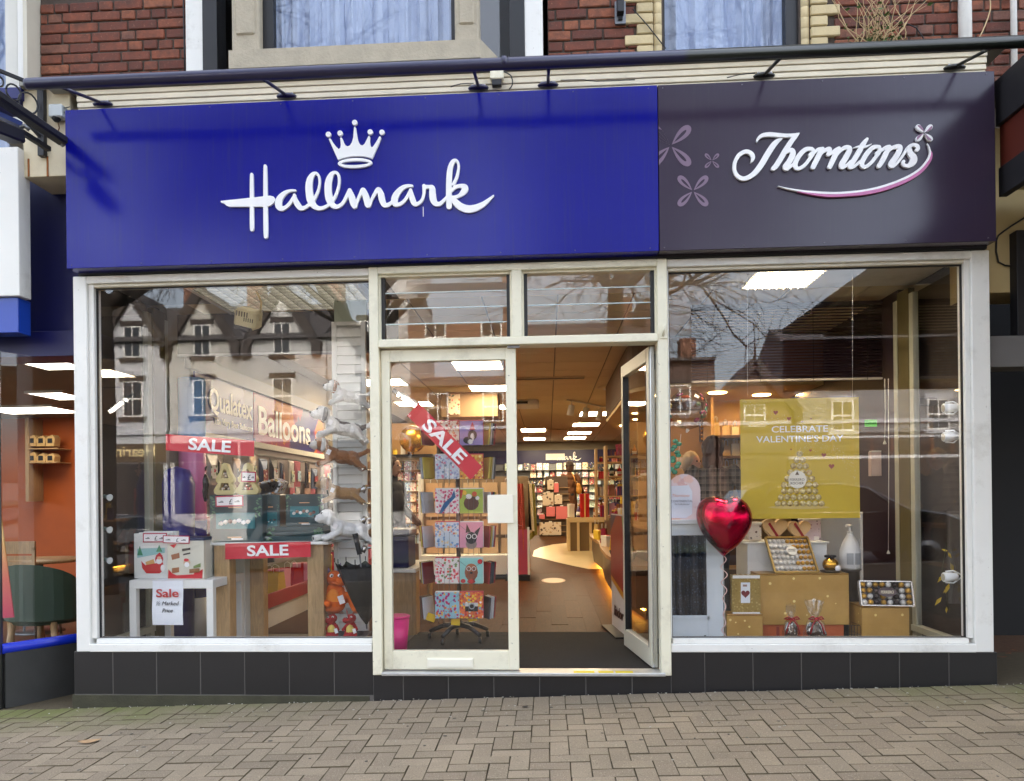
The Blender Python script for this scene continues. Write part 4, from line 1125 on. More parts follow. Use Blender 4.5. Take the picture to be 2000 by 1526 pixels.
def villa(xc, w, label, m, ze=10.2, za=12.9, gable=3.3, first=(6.0, 2.0), sign=None, wins=((0, 9.3),), ridge=13.2, sillm=M_barge):
    h = thing('gabled_house', label, 'house', (xc, HY - 4, -1)); x0, x1 = xc - w / 2, xc + w / 2
    m_ = MB(); m_.box(x0, x1, HY - 9, HY, -1.2, ze)
    if gable: m_.prism([(xc - gable / 2, ze - .01), (xc + gable / 2, ze - .01), (xc, za)], HY - 3, HY)
    m_.build('wall', m, h)
    r = MB(); r.prism([(HY + .35, ze - .05), (HY + .35, ze + .1), (HY - 4.5, ridge), (HY - 9, ze + .1), (HY - 9, ze - .05)], x0, x1, axis='X')
    rf = r.build('roof', M_slate, h)
    if gable:
        for s in (-1, 1):
            MB().bar((xc + s * (gable / 2 + .45), HY + .2, ze - .55), (xc, HY + .2, za + .12), .5, .22, up=(0, 1, 0)).build('bargeboard', M_barge, h)
            MB().prism([(xc, za + .1), (xc + s * (gable / 2 + .5), ze - .5), (xc + s * (gable / 2 + .5), ze - .35), (xc, za + .25)], HY - 3.5, HY + .35).build('gable_roof', M_slate, h)
            box('eaves_bracket', xc + s * (gable / 2 + .1), xc + s * (gable / 2 + .55), HY, HY + .4, ze - 1.0, ze - .45, M_barge, h, 0)
        MB().lathe([(.12, za), (.06, za + .5), (.01, za + 1.3)], (xc, HY + .2, 0), 8).build('finial', M_barge, h)
    box('chimney', x1 - 1.1, x1 - .2, HY - 5, HY - 4, ridge - .6, ridge + 1.6, M_render[3], rf, 0)
    for dx, z in wins: sash(h, xc + dx, z, 1.0, 1.75, sillm)
    for dx in (0,) if w < 5.5 else (-w / 4, w / 4): sash(h, xc + dx, first[0], 1.15, first[1], sillm)
    box('string_course', x0, x1, HY + .001, HY + .12, 5.0, 5.2, M_render[0], h, 0)
    box('shop_window', x0 + .4, x1 - .4, HY + .001, HY + .03, .6, 3.4, M_shopd, h, 0)
    f = box('shop_fascia', x0 + .1, x1 - .1, HY + .001, HY + .15, 3.5, 4.5, M_shopd if not sign else mat('fascia_brown', (84, 66, 46), .4), h, 0)
    m_ = MB()
    for k in range(int(w / 1.1)): m_.box(x0 + .5 + k * 1.1, x0 + .58 + k * 1.1, HY + .03, HY + .08, .6, 3.4)
    m_.build('shop_mullion', M_barge, h)
    if sign:
        q = text_mesh(sign, .62, None, .04, bold=.01); o = link('fascia_lettering', q, f, mat('letter_warm', (236, 214, 160), .4), relloc(h, (xc, HY + .19, 4.0)), (0, 0, math.pi))
    return h
villa(-27.0, 4.3, 'pale house with slate gable across the street, far left in the window reflection', M_render[0])
villa(-22.8, 4.2, 'grey white gabled house over the shop lettered Hearing, reflected in the left window', M_render[0], sign='Hearing')
villa(-18.8, 4.1, 'cream gabled house reflected behind the balloon posters in the left window', M_render[1])
villa(-14.3, 4.9, 'cream gabled house reflected beside the louvred shutter in the left window', M_render[2])
villa(-9.5, 4.6, 'plain rendered house reflected at the left doorpost', M_render[2], gable=0, ridge=12)
villa(-4.2, 6.0, 'low brick building with square chimney reflected in the door glass', M_render[3], ze=7.4, ridge=8.6, gable=0, wins=(), first=(5.4, 1.6))
villa(2.2, 6.4, 'low dark brick building reflected behind the open doorway', M_render[4], ze=6.6, ridge=7.8, gable=0, wins=(), first=(4.9, 1.4))
villa(7.3, 3.7, 'narrow dark flat fronted house reflected left of the gold poster', M_render[4], ze=8.5, ridge=8.9, gable=0, wins=(), first=(5.6, 1.6))
villa(11.2, 3.8, 'dark building with a low gable reflected above the gold poster', M_render[4], ze=6.2, za=8.2, ridge=7.2, gable=3.7, wins=(), first=(4.9, 1.2))
villa(18.2, 9.8, 'long white rendered house reflected in the right part of the right window', M_render[5], ze=8.5, ridge=11, gable=0, wins=((-2.4, 7.0), (2.4, 7.0)), first=(4.6, 1.6), sillm=M_render[0])
villa(28.0, 9.0, 'white house reflected at the right edge of the right window', M_render[5], gable=0)
# balustrade in front of the long white house
bl = thing('balustrade', 'white balustrade across the street, reflected under the long white house', 'railing', (17, -33, 0))
m = MB(); m.box(12, 24, -33.1, -32.9, 3.0, 3.15); m.box(12, 24, -33.1, -32.9, 4.0, 4.12); m.build('rail', M_render[0], bl)
for k in range(13): MB().lathe([(.07, 3.15), (.05, 3.3), (.1, 3.5), (.05, 3.8), (.08, 4.0)], (12.2 + k * .95, -33, 0), 8).build('baluster', M_render[3], bl)
box('porch_wall', 12, 24, -33.3, -32.85, -.2, 3.0, M_shopd, bl, 0)

# bare street trees
M_bark = mat('bark', (58, 50, 42), .95, var=.3, nscale=14, bump=.7, bscale=30)
def tree(name, label, x, y, h0, r0, levels, spread, seed, L0=2.6, up=.25):
    rg = random.Random(seed); t = thing(name, label, 'tree', (x, y, gz(x, y)))
    tr, cr = MB(), MB(); z0 = gz(x, y) - .3
    pts = [Vector((x + .06 * math.sin(i * 1.3 + seed), y + .05 * math.cos(i * 1.7), z0 + (h0 + .3) * i / 5)) for i in range(6)]
    tr.tube(pts, [r0 * (1.25 - .5 * i / 5) for i in range(6)], 12)
    tr.build('trunk', M_bark, t, smooth=True)
    def grow(p, d, L, r, lv):
        n = 4; q = [p]; dd = d.copy(); kids = []
        for i in range(n):
            dd = (dd + Vector((rg.gauss(0, .16), rg.gauss(0, .16), rg.gauss(0, .12) + (.05 if lv > 2 else -.03)))).normalized()
            q.append(q[-1] + dd * L / n)
            if lv > 0 and i > 0 and rg.random() < .75: kids.append((q[-1], dd.copy()))
        cr.tube(q, [r * (1 - .45 * i / n) for i in range(n + 1)], 6 if lv > 2 else 4, cap=False)
        if lv <= 0: return
        kids.append((q[-1], dd.copy())); kids.append((q[-1], dd.copy()))
        for kp, kd in kids:
            ax = kd.orthogonal().normalized(); ax.rotate(Matrix.Rotation(rg.uniform(0, 6.28), 3, kd))
            nd = kd.copy(); nd.rotate(Matrix.Rotation(rg.uniform(.35, .95), 3, ax)); nd.z += up * .15
            grow(kp, nd.normalized(), L * rg.uniform(.58, .82), r * rg.uniform(.42, .62), lv - 1)
    for k in range(spread):
        a = k * 6.283 / spread + rg.uniform(-.4, .4); e = rg.uniform(.25, 1.0)
        grow(pts[-1] - Vector((0, 0, rg.uniform(0, h0 * .15))), Vector((math.cos(a), math.sin(a), e)).normalized(), L0 * rg.uniform(.8, 1.2), r0 * .5, levels)
    cr.build('crown', M_bark, t)
    return t
tree('street_tree', 'bare tree whose dark trunk is reflected at the left side of the left window', at(190, 900, 7.7).x, -7.7, 5.2, .24, 4, 5, 3)
tree('street_tree', 'bare tree whose branches are reflected in the left transom panes', -4.1, -14.3, 5.4, .26, 5, 6, 5, 3.7)
tree('street_tree', 'bare tree whose branches are reflected at the top of the right window', 1.9, -14.3, 5.6, .24, 5, 6, 8, 3.2)
tree('street_tree', 'slender bare tree reflected in front of the white shutter', at(705, 800, 25).x, -25, 2.2, .1, 4, 5, 12, 1.6, .6)

# parked car, reflected in the right window
car = thing('parked_car', 'dark hatchback parked on the road, reflected in the right window', 'car', (5.6, -9.75, gz(5.6, -9.7) - .13), local=True)
M_carp = mat('car_paint', (24, 26, 32), .15, coat=1.0, var=.05)
prof = [(-2.1, .35), (-2.15, .75), (-2.05, 1.05), (-1.75, 1.45), (-1.3, 1.60), (-.2, 1.62), (.35, 1.52), (1.05, 1.10), (1.75, .98), (2.1, .82), (2.2, .55), (2.12, .32)]
m = MB(); secs = []
for yy, sc_ in ((-.86, .93), (-.80, 1), (0, 1.01), (.80, 1), (.86, .93)):
    tt = 1 if abs(yy) < .83 else .0
    secs.append([Vector((x * (1 if tt else .985), yy * (1 - .18 * max(0, (z - .95) / .65)), z if tt else min(z, .35 + (z - .35) * .97))) for x, z in prof])
n = len(prof)
for a, b in zip(secs, secs[1:]):
    for k in range(n): m.quad(a[k], a[(k + 1) % n], b[(k + 1) % n], b[k])
m._add(secs[0], [tuple(range(n))]); m._add(secs[-1], [tuple(range(n - 1, -1, -1))])
m.build('body', M_carp, car)
for s in (-1, 1):
    MB().prism([(-1.62, 1.03), (-1.35, 1.45), (-.95, 1.5), (-.95, 1.03)], s * .795, s * .845).build('side_window', M_wpane, car)
    MB().prism([(-.88, 1.03), (-.88, 1.5), (-.2, 1.51), (.3, 1.42), (.8, 1.08), (.8, 1.03)], s * .795, s * .845).build('side_window', M_wpane, car)
    MB().tube([(-1.68, s * .85, 1.02), (.95, s * .85, 1.02)], .012, 6).build('chrome_trim', M_chrome, car); MB().tube([(-1.66, s * .83, 1.04), (-1.35, s * .80, 1.49), (-.2, s * .79, 1.55), (.35, s * .80, 1.46), (.95, s * .84, 1.03)], .012, 6).build('chrome_trim', M_chrome, car)
    MB().ell((.75, s * .93, 1.08), (.09, .11, .07), 2).build('mirror', M_carp, car)
    for x in (-1.3, 1.38):
        w = MB().lathe([(.20, -.1), (.31, -.1), (.33, -.05), (.33, .05), (.31, .1), (.20, .1)], (x, s * .78, .33), 20, axis='Y').build('wheel', mat('tyre', (26, 26, 26), .8), car)
        MB().lathe([(.001, .075 * s), (.20, .085 * s), (.21, .0)], (x, s * .80, .33), 12, axis='Y').build('rim', M_steel, w)
    MB().ell((2.08, s * .62, .75), (.08, .18, .08), 2).build('headlight', mat('lamp_glass', (220, 224, 230), .05), car)
MB().prism([(.42, 1.46), (.36, 1.49), (1.02, 1.10), (1.06, 1.07)], -.68, .68).build('windscreen', M_wpane, car)
for x_, y_, lb in ((-23, -26.2, 'dark car parked across the street, leftmost in the left window reflection'), (-16.5, -26.2, 'dark car parked across the street, reflected behind the teal boxes'), (-10, -26.2, 'dark car parked across the street, reflected near the plush dogs')):
    copytree(car, (x_, y_, gz(x_, y_) - .13), 0, lb)
car['group'] = 'cars parked along the street'
for o_ in COL.objects:
    if o_.name.startswith('parked_car'): o_['group'] = 'cars parked along the street'
# ================================================================== the shop interior
FZ, CZL = .16, 2.90
M_int = mat('shop_wall', (140, 130, 112), .8, var=.05)
M_plum = mat('plum_wall', (46, 30, 46), .55, var=.12)
fl = box('floor', -2.92, 2.92, 1.5, 17, .06, FZ - .006, mat('floor_base', (70, 50, 36), .8), None, 0); fl['kind'] = 'structure'
lob = box('lobby_floor', -2.92, 2.92, .11, 1.5, .06, FZ - .008, mat('window_floor', (120, 110, 96), .7, var=.1), None, 0); lob['kind'] = 'structure'
PL = MB().box(-.0747, .0747, -.599, .599, -.005, .004, .0006).mesh('plank', M_floor)
for i in range(-12, 13):
    for j in range(0, 4):
        y = 2.1 + j * 1.2 + (i % 3) * .4 - .4
        if y - .6 < 1.48: y += 0
        x = i * .15
        if y < 1.95: continue
        if -1.6 < x < 1.9: link('plank', PL, fl, None, (x, y, FZ - .004 + RND.uniform(-.0004, .0004)))
box('floor_field', -2.92, 2.92, 1.5, 3.1, FZ - .0055, FZ - .002, M_floor, fl, 0); box('floor_field', -2.92, -1.7, 3.1, 9, FZ - .0055, FZ - .002, M_floor, fl, 0); box('floor_field', -1.7, 1.9, 5.6, 6.6, FZ - .0055, FZ - .002, M_floor, fl, 0)
mt = MB().box(-.93, .90, .13, 1.5, FZ - .006, FZ + .006, .003)
one('door_mat', 'large charcoal entrance mat inside the open door', 'mat', mt, mat('coir_mat', (34, 33, 32), .95, var=.6, nscale=60, bump=.8, bscale=160))
rp_ = MB(); rp_.prism([(6.5, FZ - .001), (10.5, .5), (17.1, .5), (17.1, .1), (6.5, .1)], -2.92, 2.92, axis='X')
one('rear_floor', 'wooden ramp and raised floor at the back of the shop', 'flooring', rp_, M_floor, kind='structure')
def ramp_at(x, y):
    d = _dir(x, y); k = .085; t = (FZ + k * (CY - 6.5) - CZ) / (d.z - k * d.y); return Vector((CX + d.x * t, CY + d.y * t, CZ + d.z * t + .004))
cp = MB(); P_ = [ramp_at(x, y) for x, y in ((1043, 1076), (1055, 1070), (1080, 1064), (1110, 1061), (1160, 1062), (1175, 1112), (1150, 1112), (1120, 1106), (1085, 1098), (1055, 1090), (1040, 1087))]
cp._add(P_, [tuple(range(len(P_)))])
one('floor_inlay', 'curved cream floor inlay in front of the counter', 'flooring', cp, mat('cream_lino', (206, 184, 140), .35, var=.1), kind='structure')
p = atZ(1081, 1134, FZ); fd = thing('floor_sticker', 'round pale sticker on the wooden floor inside the doorway', 'sticker', p)
MB().prism([(p.x + .165 * math.cos(q * .19635), p.y + .33 * math.sin(q * .19635)) for q in range(32)], FZ + .0005, FZ + .002, axis='Z').build('disc', mat('sticker_tan', (168, 130, 92), .4), fd)
MB().prism([(p.x + .14 * math.cos(q * .19635), p.y + .28 * math.sin(q * .19635)) for q in range(32)], FZ + .0025, FZ + .003, axis='Z').build('inner_disc', mat('sticker_pale', (206, 186, 160), .4), fd)
wl = box('wall_left', -2.98, -2.92, 1.12, 17.1, FZ, CZL + .1, M_int, None, 0); wl['kind'] = 'structure'
wr = box('wall_right', 2.95, 3.0, 1.12, 17.1, FZ, CZL + .1, M_plum, None, 0); wr['kind'] = 'structure'
wb = box('wall_back', -3, 3, 17.1, 17.2, FZ, CZL + .1, M_int, None, 0); wb['kind'] = 'structure'
ce = box('ceiling', -3, 3, .10, 17.2, CZL + .012, CZL + .06, mat('ceiling_bar', (150, 140, 120), .7), None, 0); ce['kind'] = 'structure'
M_ct = mat('ceiling_tile', (226, 212, 180), .9, var=.05, bump=.3, bscale=90, rand=.04)
CT = MB().box(-.293, .293, -.293, .293, 0, .012, .004).mesh('ceiling_tile', M_ct)
for i in range(-5, 5):
    for j in range(27): link('ceiling_tile', CT, ce, None, (i * .6 + .6, 1.3 + j * .6, CZL))
box('ceiling_board', -.95, 3, .11, .98, CZL - .004, CZL + .01, M_white, ce, 0); box('ceiling_board', -3, -.95, .11, .98, CZL - .004, CZL + .01, mat('dimmed_board', (96, 98, 102), .7), ce, 0)  # left half in darker grey: dimness of that window put into its colour
dark_bd = thing('window_pelmet', 'added dark grey board hanging from the ceiling to keep the left window top dark', 'pelmet', (-1.95, 1.28, CZL))  # board added to hide the lit ceiling and darken the window top
box('board', -2.9, -1.02, 1.26, 1.29, 2.55, CZL - .012, mat('dark_board_grey', (66, 66, 68), .7, var=.15), dark_bd); box('bottom_edge', -2.9, -1.02, 1.25, 1.30, 2.53, 2.549, M_steel, dark_bd)
# lit ceiling panels
M_panel = mat('light_panel', (255, 250, 240), .5, emit=((255, 230, 188), 5.2))
def panel(x, y, label, sx=.3, sy=.3, z=CZL, m=M_panel):
    t = thing('ceiling_light', label, 'light', (x, y, z))
    MB().box(x - sx + .015, x + sx - .015, y - sy + .015, y + sy - .015, z - .012, z - .006).build('diffuser', m, t)
    f = MB()
    for s in (-1, 1): f.box(x - sx, x + sx, y + s * sy, y + s * (sy - .02), z - .016, z - .001); f.box(x + s * sx, x + s * (sx - .02), y - sy, y + sy, z - .0155, z - .001)
    f.build('frame', M_white, t); return t
for k, (x, y) in enumerate(((-.61, 4.05), (-.61, 5.95), (-.63, 8.25))): panel(x, y, ('nearest', 'middle', 'farthest')[k] + ' of the three ceiling panels seen through the closed door glass')
for k, (x, y) in enumerate(((1.12, 9.6), (1.06, 11.8), (1.0, 14.0), (.95, 15.6))): panel(x, y, ('first', 'second', 'third', 'last')[k] + ' lit ceiling panel of the row over the counter side', .3, .38)
for k, (x, y) in enumerate(((-.12, 13.0), (-.14, 15.7))): panel(x, y, ('nearer', 'farther')[k] + ' lit ceiling panel left of the row near the back wall', .3, .42)
for k, (x, y) in enumerate(((-2.0, 5.2), (-2.0, 7.6))): panel(x, y, ('nearer', 'farther')[k] + ' lit ceiling panel above the balloon packet aisle', .3, .3)['group'] = 'ceiling panels over the side aisles'
# window-zone light with egg-crate grid
wlgt = panel(1.93, .66, 'lit ceiling panel with square grid in the right window', .24, .26)
g = MB()
for k in range(1, 9): g.box(1.93 - .24 + k * .053, 1.93 - .24 + k * .053 + .004, .40, .92, CZL - .03, CZL - .012)
for k in range(1, 9): g.box(1.69, 2.17, .40 + k * .057, .404 + k * .057, CZL - .031, CZL - .0122)
g.build('grid', M_shelf, wlgt)
eg = thing('ceiling_light', 'silver egg crate ceiling diffuser with an added faint glow in the left window', 'light', (-1.7, .7, CZL))
g = MB()
for k in range(15): g.box(-2.35 + k * .085, -2.344 + k * .085, .3, 1.1, CZL - .05, CZL - .006)
for k in range(10): g.box(-2.35, -1.16, .3 + k * .085, .306 + k * .085, CZL - .051, CZL - .0061)
g.build('grid', mat('silver_grid', (206, 206, 200), .2, .8), eg)
f = MB()
for s in (-2.38, -1.16): f.box(s, s + .03, .28, 1.12, CZL - .06, CZL - .005)
f.build('frame', M_white, eg)
MB().box(-2.33, -1.18, .32, 1.10, CZL - .0058, CZL - .0045).build('diffuser', mat('added_glow', (255, 250, 240), .5, emit=((255, 244, 226), .14)), eg)  # glowing sheet added above the grid to brighten the window display
# air vents and track spots on the ceiling
for k, (px, py, w) in enumerate(((1075, 738, .9), (1090, 838, .6))):
    p = atZ(px, py, CZL - .002); t = thing('ceiling_vent', ('long slotted air vent in the ceiling just inside the door', 'short slotted air vent in the ceiling near the back')[k], 'vent', p)
    f = MB(); f.box(p.x - w / 2, p.x + w / 2, p.y - .09, p.y - .06, CZL - .02, CZL - .003); f.box(p.x - w / 2, p.x + w / 2, p.y + .06, p.y + .09, CZL - .02, CZL - .003); f.build('frame', M_ct, t)
    f = MB()
    for q in range(3): f.box(p.x - w / 2, p.x + w / 2, p.y - .05 + q * .04, p.y - .03 + q * .04, CZL - .012, CZL - .004)
    f.build('slats', M_black, t)
p = atZ(1020, 785, CZL - .002); t = thing('ceiling_projector', 'boxy white unit fixed to the ceiling at the left of the doorway', 'unit', p)
MB().box(p.x - .3, p.x + .28, p.y - .3, p.y + .3, CZL - .09, CZL - .004, .02).build('case', M_shelf, t)
MB().box(p.x - .22, p.x + .1, p.y - .305, p.y - .298, CZL - .07, CZL - .03).build('grille', M_black, t)
p = at(1150, 785, 7.5); t = thing('track_light', 'white track with three spotlights hanging from the ceiling inside', 'light', (p.x, 7.5, CZL))
MB().bar((p.x - .35, 7.3, CZL - .03), (p.x + .35, 8.4, CZL - .03), .03, .025).build('track', M_white, t)
for k in range(3):
    c_ = Vector((p.x - .28 + k * .26, 7.4 + k * .42, CZL - .05))
    MB().tube([c_, c_ - Vector((0, 0, .06))], .01, 6).tube([c_ - Vector((0, 0, .05)), c_ - Vector((.03, -.02, .22))], [.05, .06], 12).build('spot', M_white, t)
p = atZ(1195, 757, CZL - .01); t = thing('ceiling_disc', 'round flush ceiling fitting right of the track lights', 'light', p)
MB().lathe([(.001, -.03), (.17, -.03), (.2, -.01), (.2, 0)], (p.x, p.y, CZL - .002), 24).build('rim', M_ct, t)
MB().lathe([(.001, -.034), (.13, -.034), (.13, -.03)], (p.x, p.y, CZL - .002), 24).build('lens', M_shelf, t)
# curved bulkhead over the till
bk = thing('bulkhead', 'brown curved ceiling bulkhead over the counter at the open door', 'bulkhead', (1.7, 4, 2.5))
cv = [(2.9, 2.6), (1.55, 2.6)] + [(1.55 - .5 * math.sin(a * math.pi / 16), 2.6 + .5 - .5 * math.cos(a * math.pi / 16)) for a in range(1, 9)] + [(1.05, 6.0), (1.3, 7.2), (1.9, 7.9), (2.9, 8.1)]
MB().prism(cv, 2.42, CZL - .02, axis='Z').build('body', mat('bulkhead_brown', (92, 66, 44), .6), bk)
MB().prism([(x + (.01 if x < 2.8 else 0), y) for x, y in cv], 2.38, 2.419, axis='Z').build('lip', mat('bulkhead_lip', (222, 196, 138), .5), bk)
for k in range(7):
    x, y = ((1.35, 3.2), (1.45, 4.0), (1.35, 4.9), (1.45, 5.7), (1.35, 6.6), (1.98, 3.05), (2.5, 3.3))[k]; r_ = .05 if k < 5 else .09
    MB().lathe([(.001, 2.374), (r_, 2.374), (r_ + .005, 2.379)], (x, y, 0), 14).build('downlight', mat('downlight', (255, 236, 200), .4, emit=((255, 206, 130), 6.0)), bk)

# ------------------------------------------------------------------ print patterns for cards and packs
def print_mat(name, bgc, cols, scale=9, thr=.34, seed=0., kind='dots'):
    if name in MATS: return MATS[name]
    N = NT(name); v = N.coord('Object')
    vo = N.n('VectorMath', _operation='ADD'); N.inp(vo, 'i0', v); N.inp(vo, 'i1', N.n('CombineXYZ', X=N.math('MULTIPLY_ADD', N.rnd(), 9.0, seed)))
    w = N.n('TexVoronoi', Vector=vo.outputs[0], Scale=scale, Randomness=1.0)
    hue = N.n('SeparateColor', Color=w.outputs['Color']).outputs[0]
    n = len(cols); c = N.ramp(hue, [((k + .5) / n, q) for k, q in enumerate(cols)], 'CONSTANT')
    d = N.math('ADD', w.outputs['Distance'], N.math('MULTIPLY_ADD', N.noise(scale * 3, vo.outputs[0], 5, .7), 1.0, -.5))
    f = N.n('MapRange', Value=d, From__Min=thr, From__Max=thr + .05).outputs[0]
    N.set(Base__Color=N.mix(f, c, lin(bgc)), Roughness=.35)
    MATS[name] = N.m; return N.m
PAL = [((240, 236, 230), [(214, 70, 96), (240, 150, 160), (92, 130, 70), (230, 90, 60)]), ((190, 214, 232), [(90, 140, 190), (230, 220, 120), (60, 100, 160), (230, 120, 90)]), ((236, 220, 190), [(196, 140, 90), (120, 80, 60), (220, 60, 60), (90, 120, 90)]), ((34, 40, 60), [(200, 180, 90), (220, 220, 230), (140, 40, 60), (80, 110, 180)]), ((226, 200, 210), [(180, 60, 110), (250, 240, 240), (120, 150, 110), (90, 60, 100)]), ((205, 222, 205), [(60, 110, 80), (240, 230, 150), (250, 250, 250), (190, 90, 60)]), ((150, 40, 52), [(240, 210, 160), (250, 240, 240), (90, 20, 30), (60, 90, 60)]), ((225, 225, 228), [(60, 60, 66), (120, 120, 130), (200, 170, 90), (180, 60, 70)])]
PRN = [print_mat('card_print_%d' % k, b, c, 22, .36, k * 3.1) for k, (b, c) in enumerate(PAL)]
def card_mesh(w, h, m):
    b = MB(); b.box(-w / 2, w / 2, 0, .004, 0, h, 0); me = b.mesh('card', m); return me
# back wall: blue band, script, card rack
bw = thing('back_wall_sign', 'navy blue band with white script over the card rack on the back wall', 'sign', (.5, 17, 2.4))
box('band', -2.9, 2.9, 17.02, 17.08, 2.27, 2.66, mat('band_navy', (26, 22, 72), .4), bw)
pbox('paper_sheet', 1066, 886, 1103, 899, 17.0, .01, M_shelf, bw)
kk = at(1110, 893, 17.0)
def small_word(strokes, cx, cz, k, y, par):
    me = loops_mesh('script_lettering', contours(strokes, 1.2), lambda u, v: (cx + (u - 700) * k, cz - (v - 370) * k), .01, 0, 3)
    return link('script_lettering', me, par, M_sgwhite, relloc(par, (0, y, 0)))
small_word(words1[7:], at(1090, 893, 17).x, at(1090, 893, 17).z, .0025, 17.0, bw)
rk = thing('card_rack', 'tall rack of greeting cards covering the back wall', 'rack', (.6, 16.9, FZ))
box('back_panel', -2.6, 2.7, 16.9, 17.0, FZ, 2.25, mat('rack_grey', (110, 112, 116), .6), rk)
for r_ in range(8): box('ledge', -2.6, 2.7, 16.72, 16.9, .56 + r_ * .215, .575 + r_ * .215, mat('rack_ledge', (86, 88, 92), .5), rk)
CM = [card_mesh(.15, .19, m) for m in PRN]
for r_ in range(8):
    for c_ in range(18):
        x = -.95 + c_ * .185
        if RND.random() < .08: continue
        o = link('greeting_card', RND.choice(CM), None, None, (x + RND.gauss(0, .006), 16.76 + RND.uniform(0, .05), .578 + r_ * .215), (RND.uniform(-.2, -.1), 0, RND.gauss(0, .03)), (RND.choice([.8, 1, 1]), 1, RND.choice([.85, 1, 1.05])))
        tag(o, '%s place from the left, %s row up, greeting card in the back wall rack' % (ORDN[c_], ORDN[r_]), 'card', 'cards on the back wall rack')

# ------------------------------------------------------------------ small goods
def gift_box(p, w, h, d, rgb, label, rot=0, rib=(190, 30, 40), group=None):
    t = thing('gift_box', label, 'box', p, group, True, (0, 0, rot))
    m = mat('pack_%d_%d_%d' % rgb, rgb, .4, var=.08)
    MB().box(-w / 2, w / 2, -d / 2, d / 2, 0, h * .72, .003).build('base', m, t); MB().box(-w / 2 - .003, w / 2 + .003, -d / 2 - .003, d / 2 + .003, h * .72, h, .003).build('lid', m, t)
    rm = mat('ribbon_%d_%d_%d' % rib, rib, .3)
    MB().box(-w * .07, w * .07, -d / 2 - .006, d / 2 + .006, -.0, h + .004).build('ribbon', rm, t)
    return t
def gift_bag(p, w, h, d, rgb, label, rot=0, group=None):
    t = thing('gift_bag', label, 'bag', p, group, True, (0, 0, rot)); m = mat('pack_%d_%d_%d' % rgb, rgb, .5, var=.08)
    MB()._add  # noqa
    b = MB(); b._add([(-w / 2, -d / 2, 0), (w / 2, -d / 2, 0), (w / 2, d / 2, 0), (-w / 2, d / 2, 0), (-w / 2 * .96, -d * .3, h), (w / 2 * .96, -d * .3, h), (w / 2 * .96, d * .3, h), (-w / 2 * .96, d * .3, h)], [(0, 3, 2, 1), (0, 1, 5, 4), (1, 2, 6, 5), (2, 3, 7, 6), (3, 0, 4, 7)])
    b.build('body', m, t)
    for s in (-1, 1): MB().tube([(-w * .22, s * d * .3, h), (-w * .2, s * d * .3, h + .05), (0, s * d * .3, h + .07), (w * .2, s * d * .3, h + .05), (w * .22, s * d * .3, h)], .003, 5).build('handle', M_white, t)
    return t
def bottle(p, h, r, rgb, label, group=None):
    t = thing('bottle', label, 'bottle', p, group, True); m = mat('bottle_%d_%d_%d' % rgb, rgb, .15)
    MB().lathe([(.001, 0), (r, 0), (r, h * .55), (r * .8, h * .66), (r * .35, h * .74), (r * .33, h * .9)], n=14).build('body', m, t)
    MB().lathe([(r * .4, h * .88), (r * .4, h), (.001, h)], n=12).build('cap', mat('cap_gold', (190, 150, 70), .3, .7), t)
    MB().lathe([(r + .001, h * .15), (r + .001, h * .42)], n=14).build('paper_label', M_shelf, t); return t
def jar(p, h, r, rgb, label, group=None):
    t = thing('jar', label, 'jar', p, group, True); m = mat('jar_%d_%d_%d' % rgb, rgb, .2)
    MB().lathe([(.001, 0), (r * .9, 0), (r, h * .1), (r, h * .7), (r * .8, h * .8)], n=16).build('body', m, t)
    MB().lathe([(r * .86, h * .78), (r * .86, h), (.001, h)], n=16).build('lid', mat('cap_gold', (190, 150, 70), .3, .7), t); return t
GC = [(198, 40, 48), (222, 190, 120), (232, 226, 214), (120, 60, 40), (226, 150, 150), (60, 90, 80), (80, 60, 110), (236, 200, 60), (190, 120, 70), (150, 30, 60)]
def goods(x0, x1, y, z, label, group, hmax=.22, step=.1, dy=.05):
    x = x0 + step / 2; k = 0; lb0 = label
    while x < x1:
        label = lb0 + ', %s from the left' % ORDN[min(k, 19)]
        w = RND.uniform(.6, .85) * step; h = RND.uniform(.45, 1) * hmax; c = RND.choice(GC); yy = y + RND.uniform(-dy, dy); k += 1
        q = RND.random()
        if q < .4: gift_box((x, yy, z), w, h * .7, w, c, label, RND.uniform(-.4, .4), RND.choice(GC), group)
        elif q < .65: gift_bag((x, yy, z), w, h, w * .6, c, label, RND.uniform(-.3, .3), group)
        elif q < .85: bottle((x, yy, z), h, w * .35, c, label, group)
        else: jar((x, yy, z), h * .6, w * .42, c, label, group)
        x += step * RND.uniform(.9, 1.2)

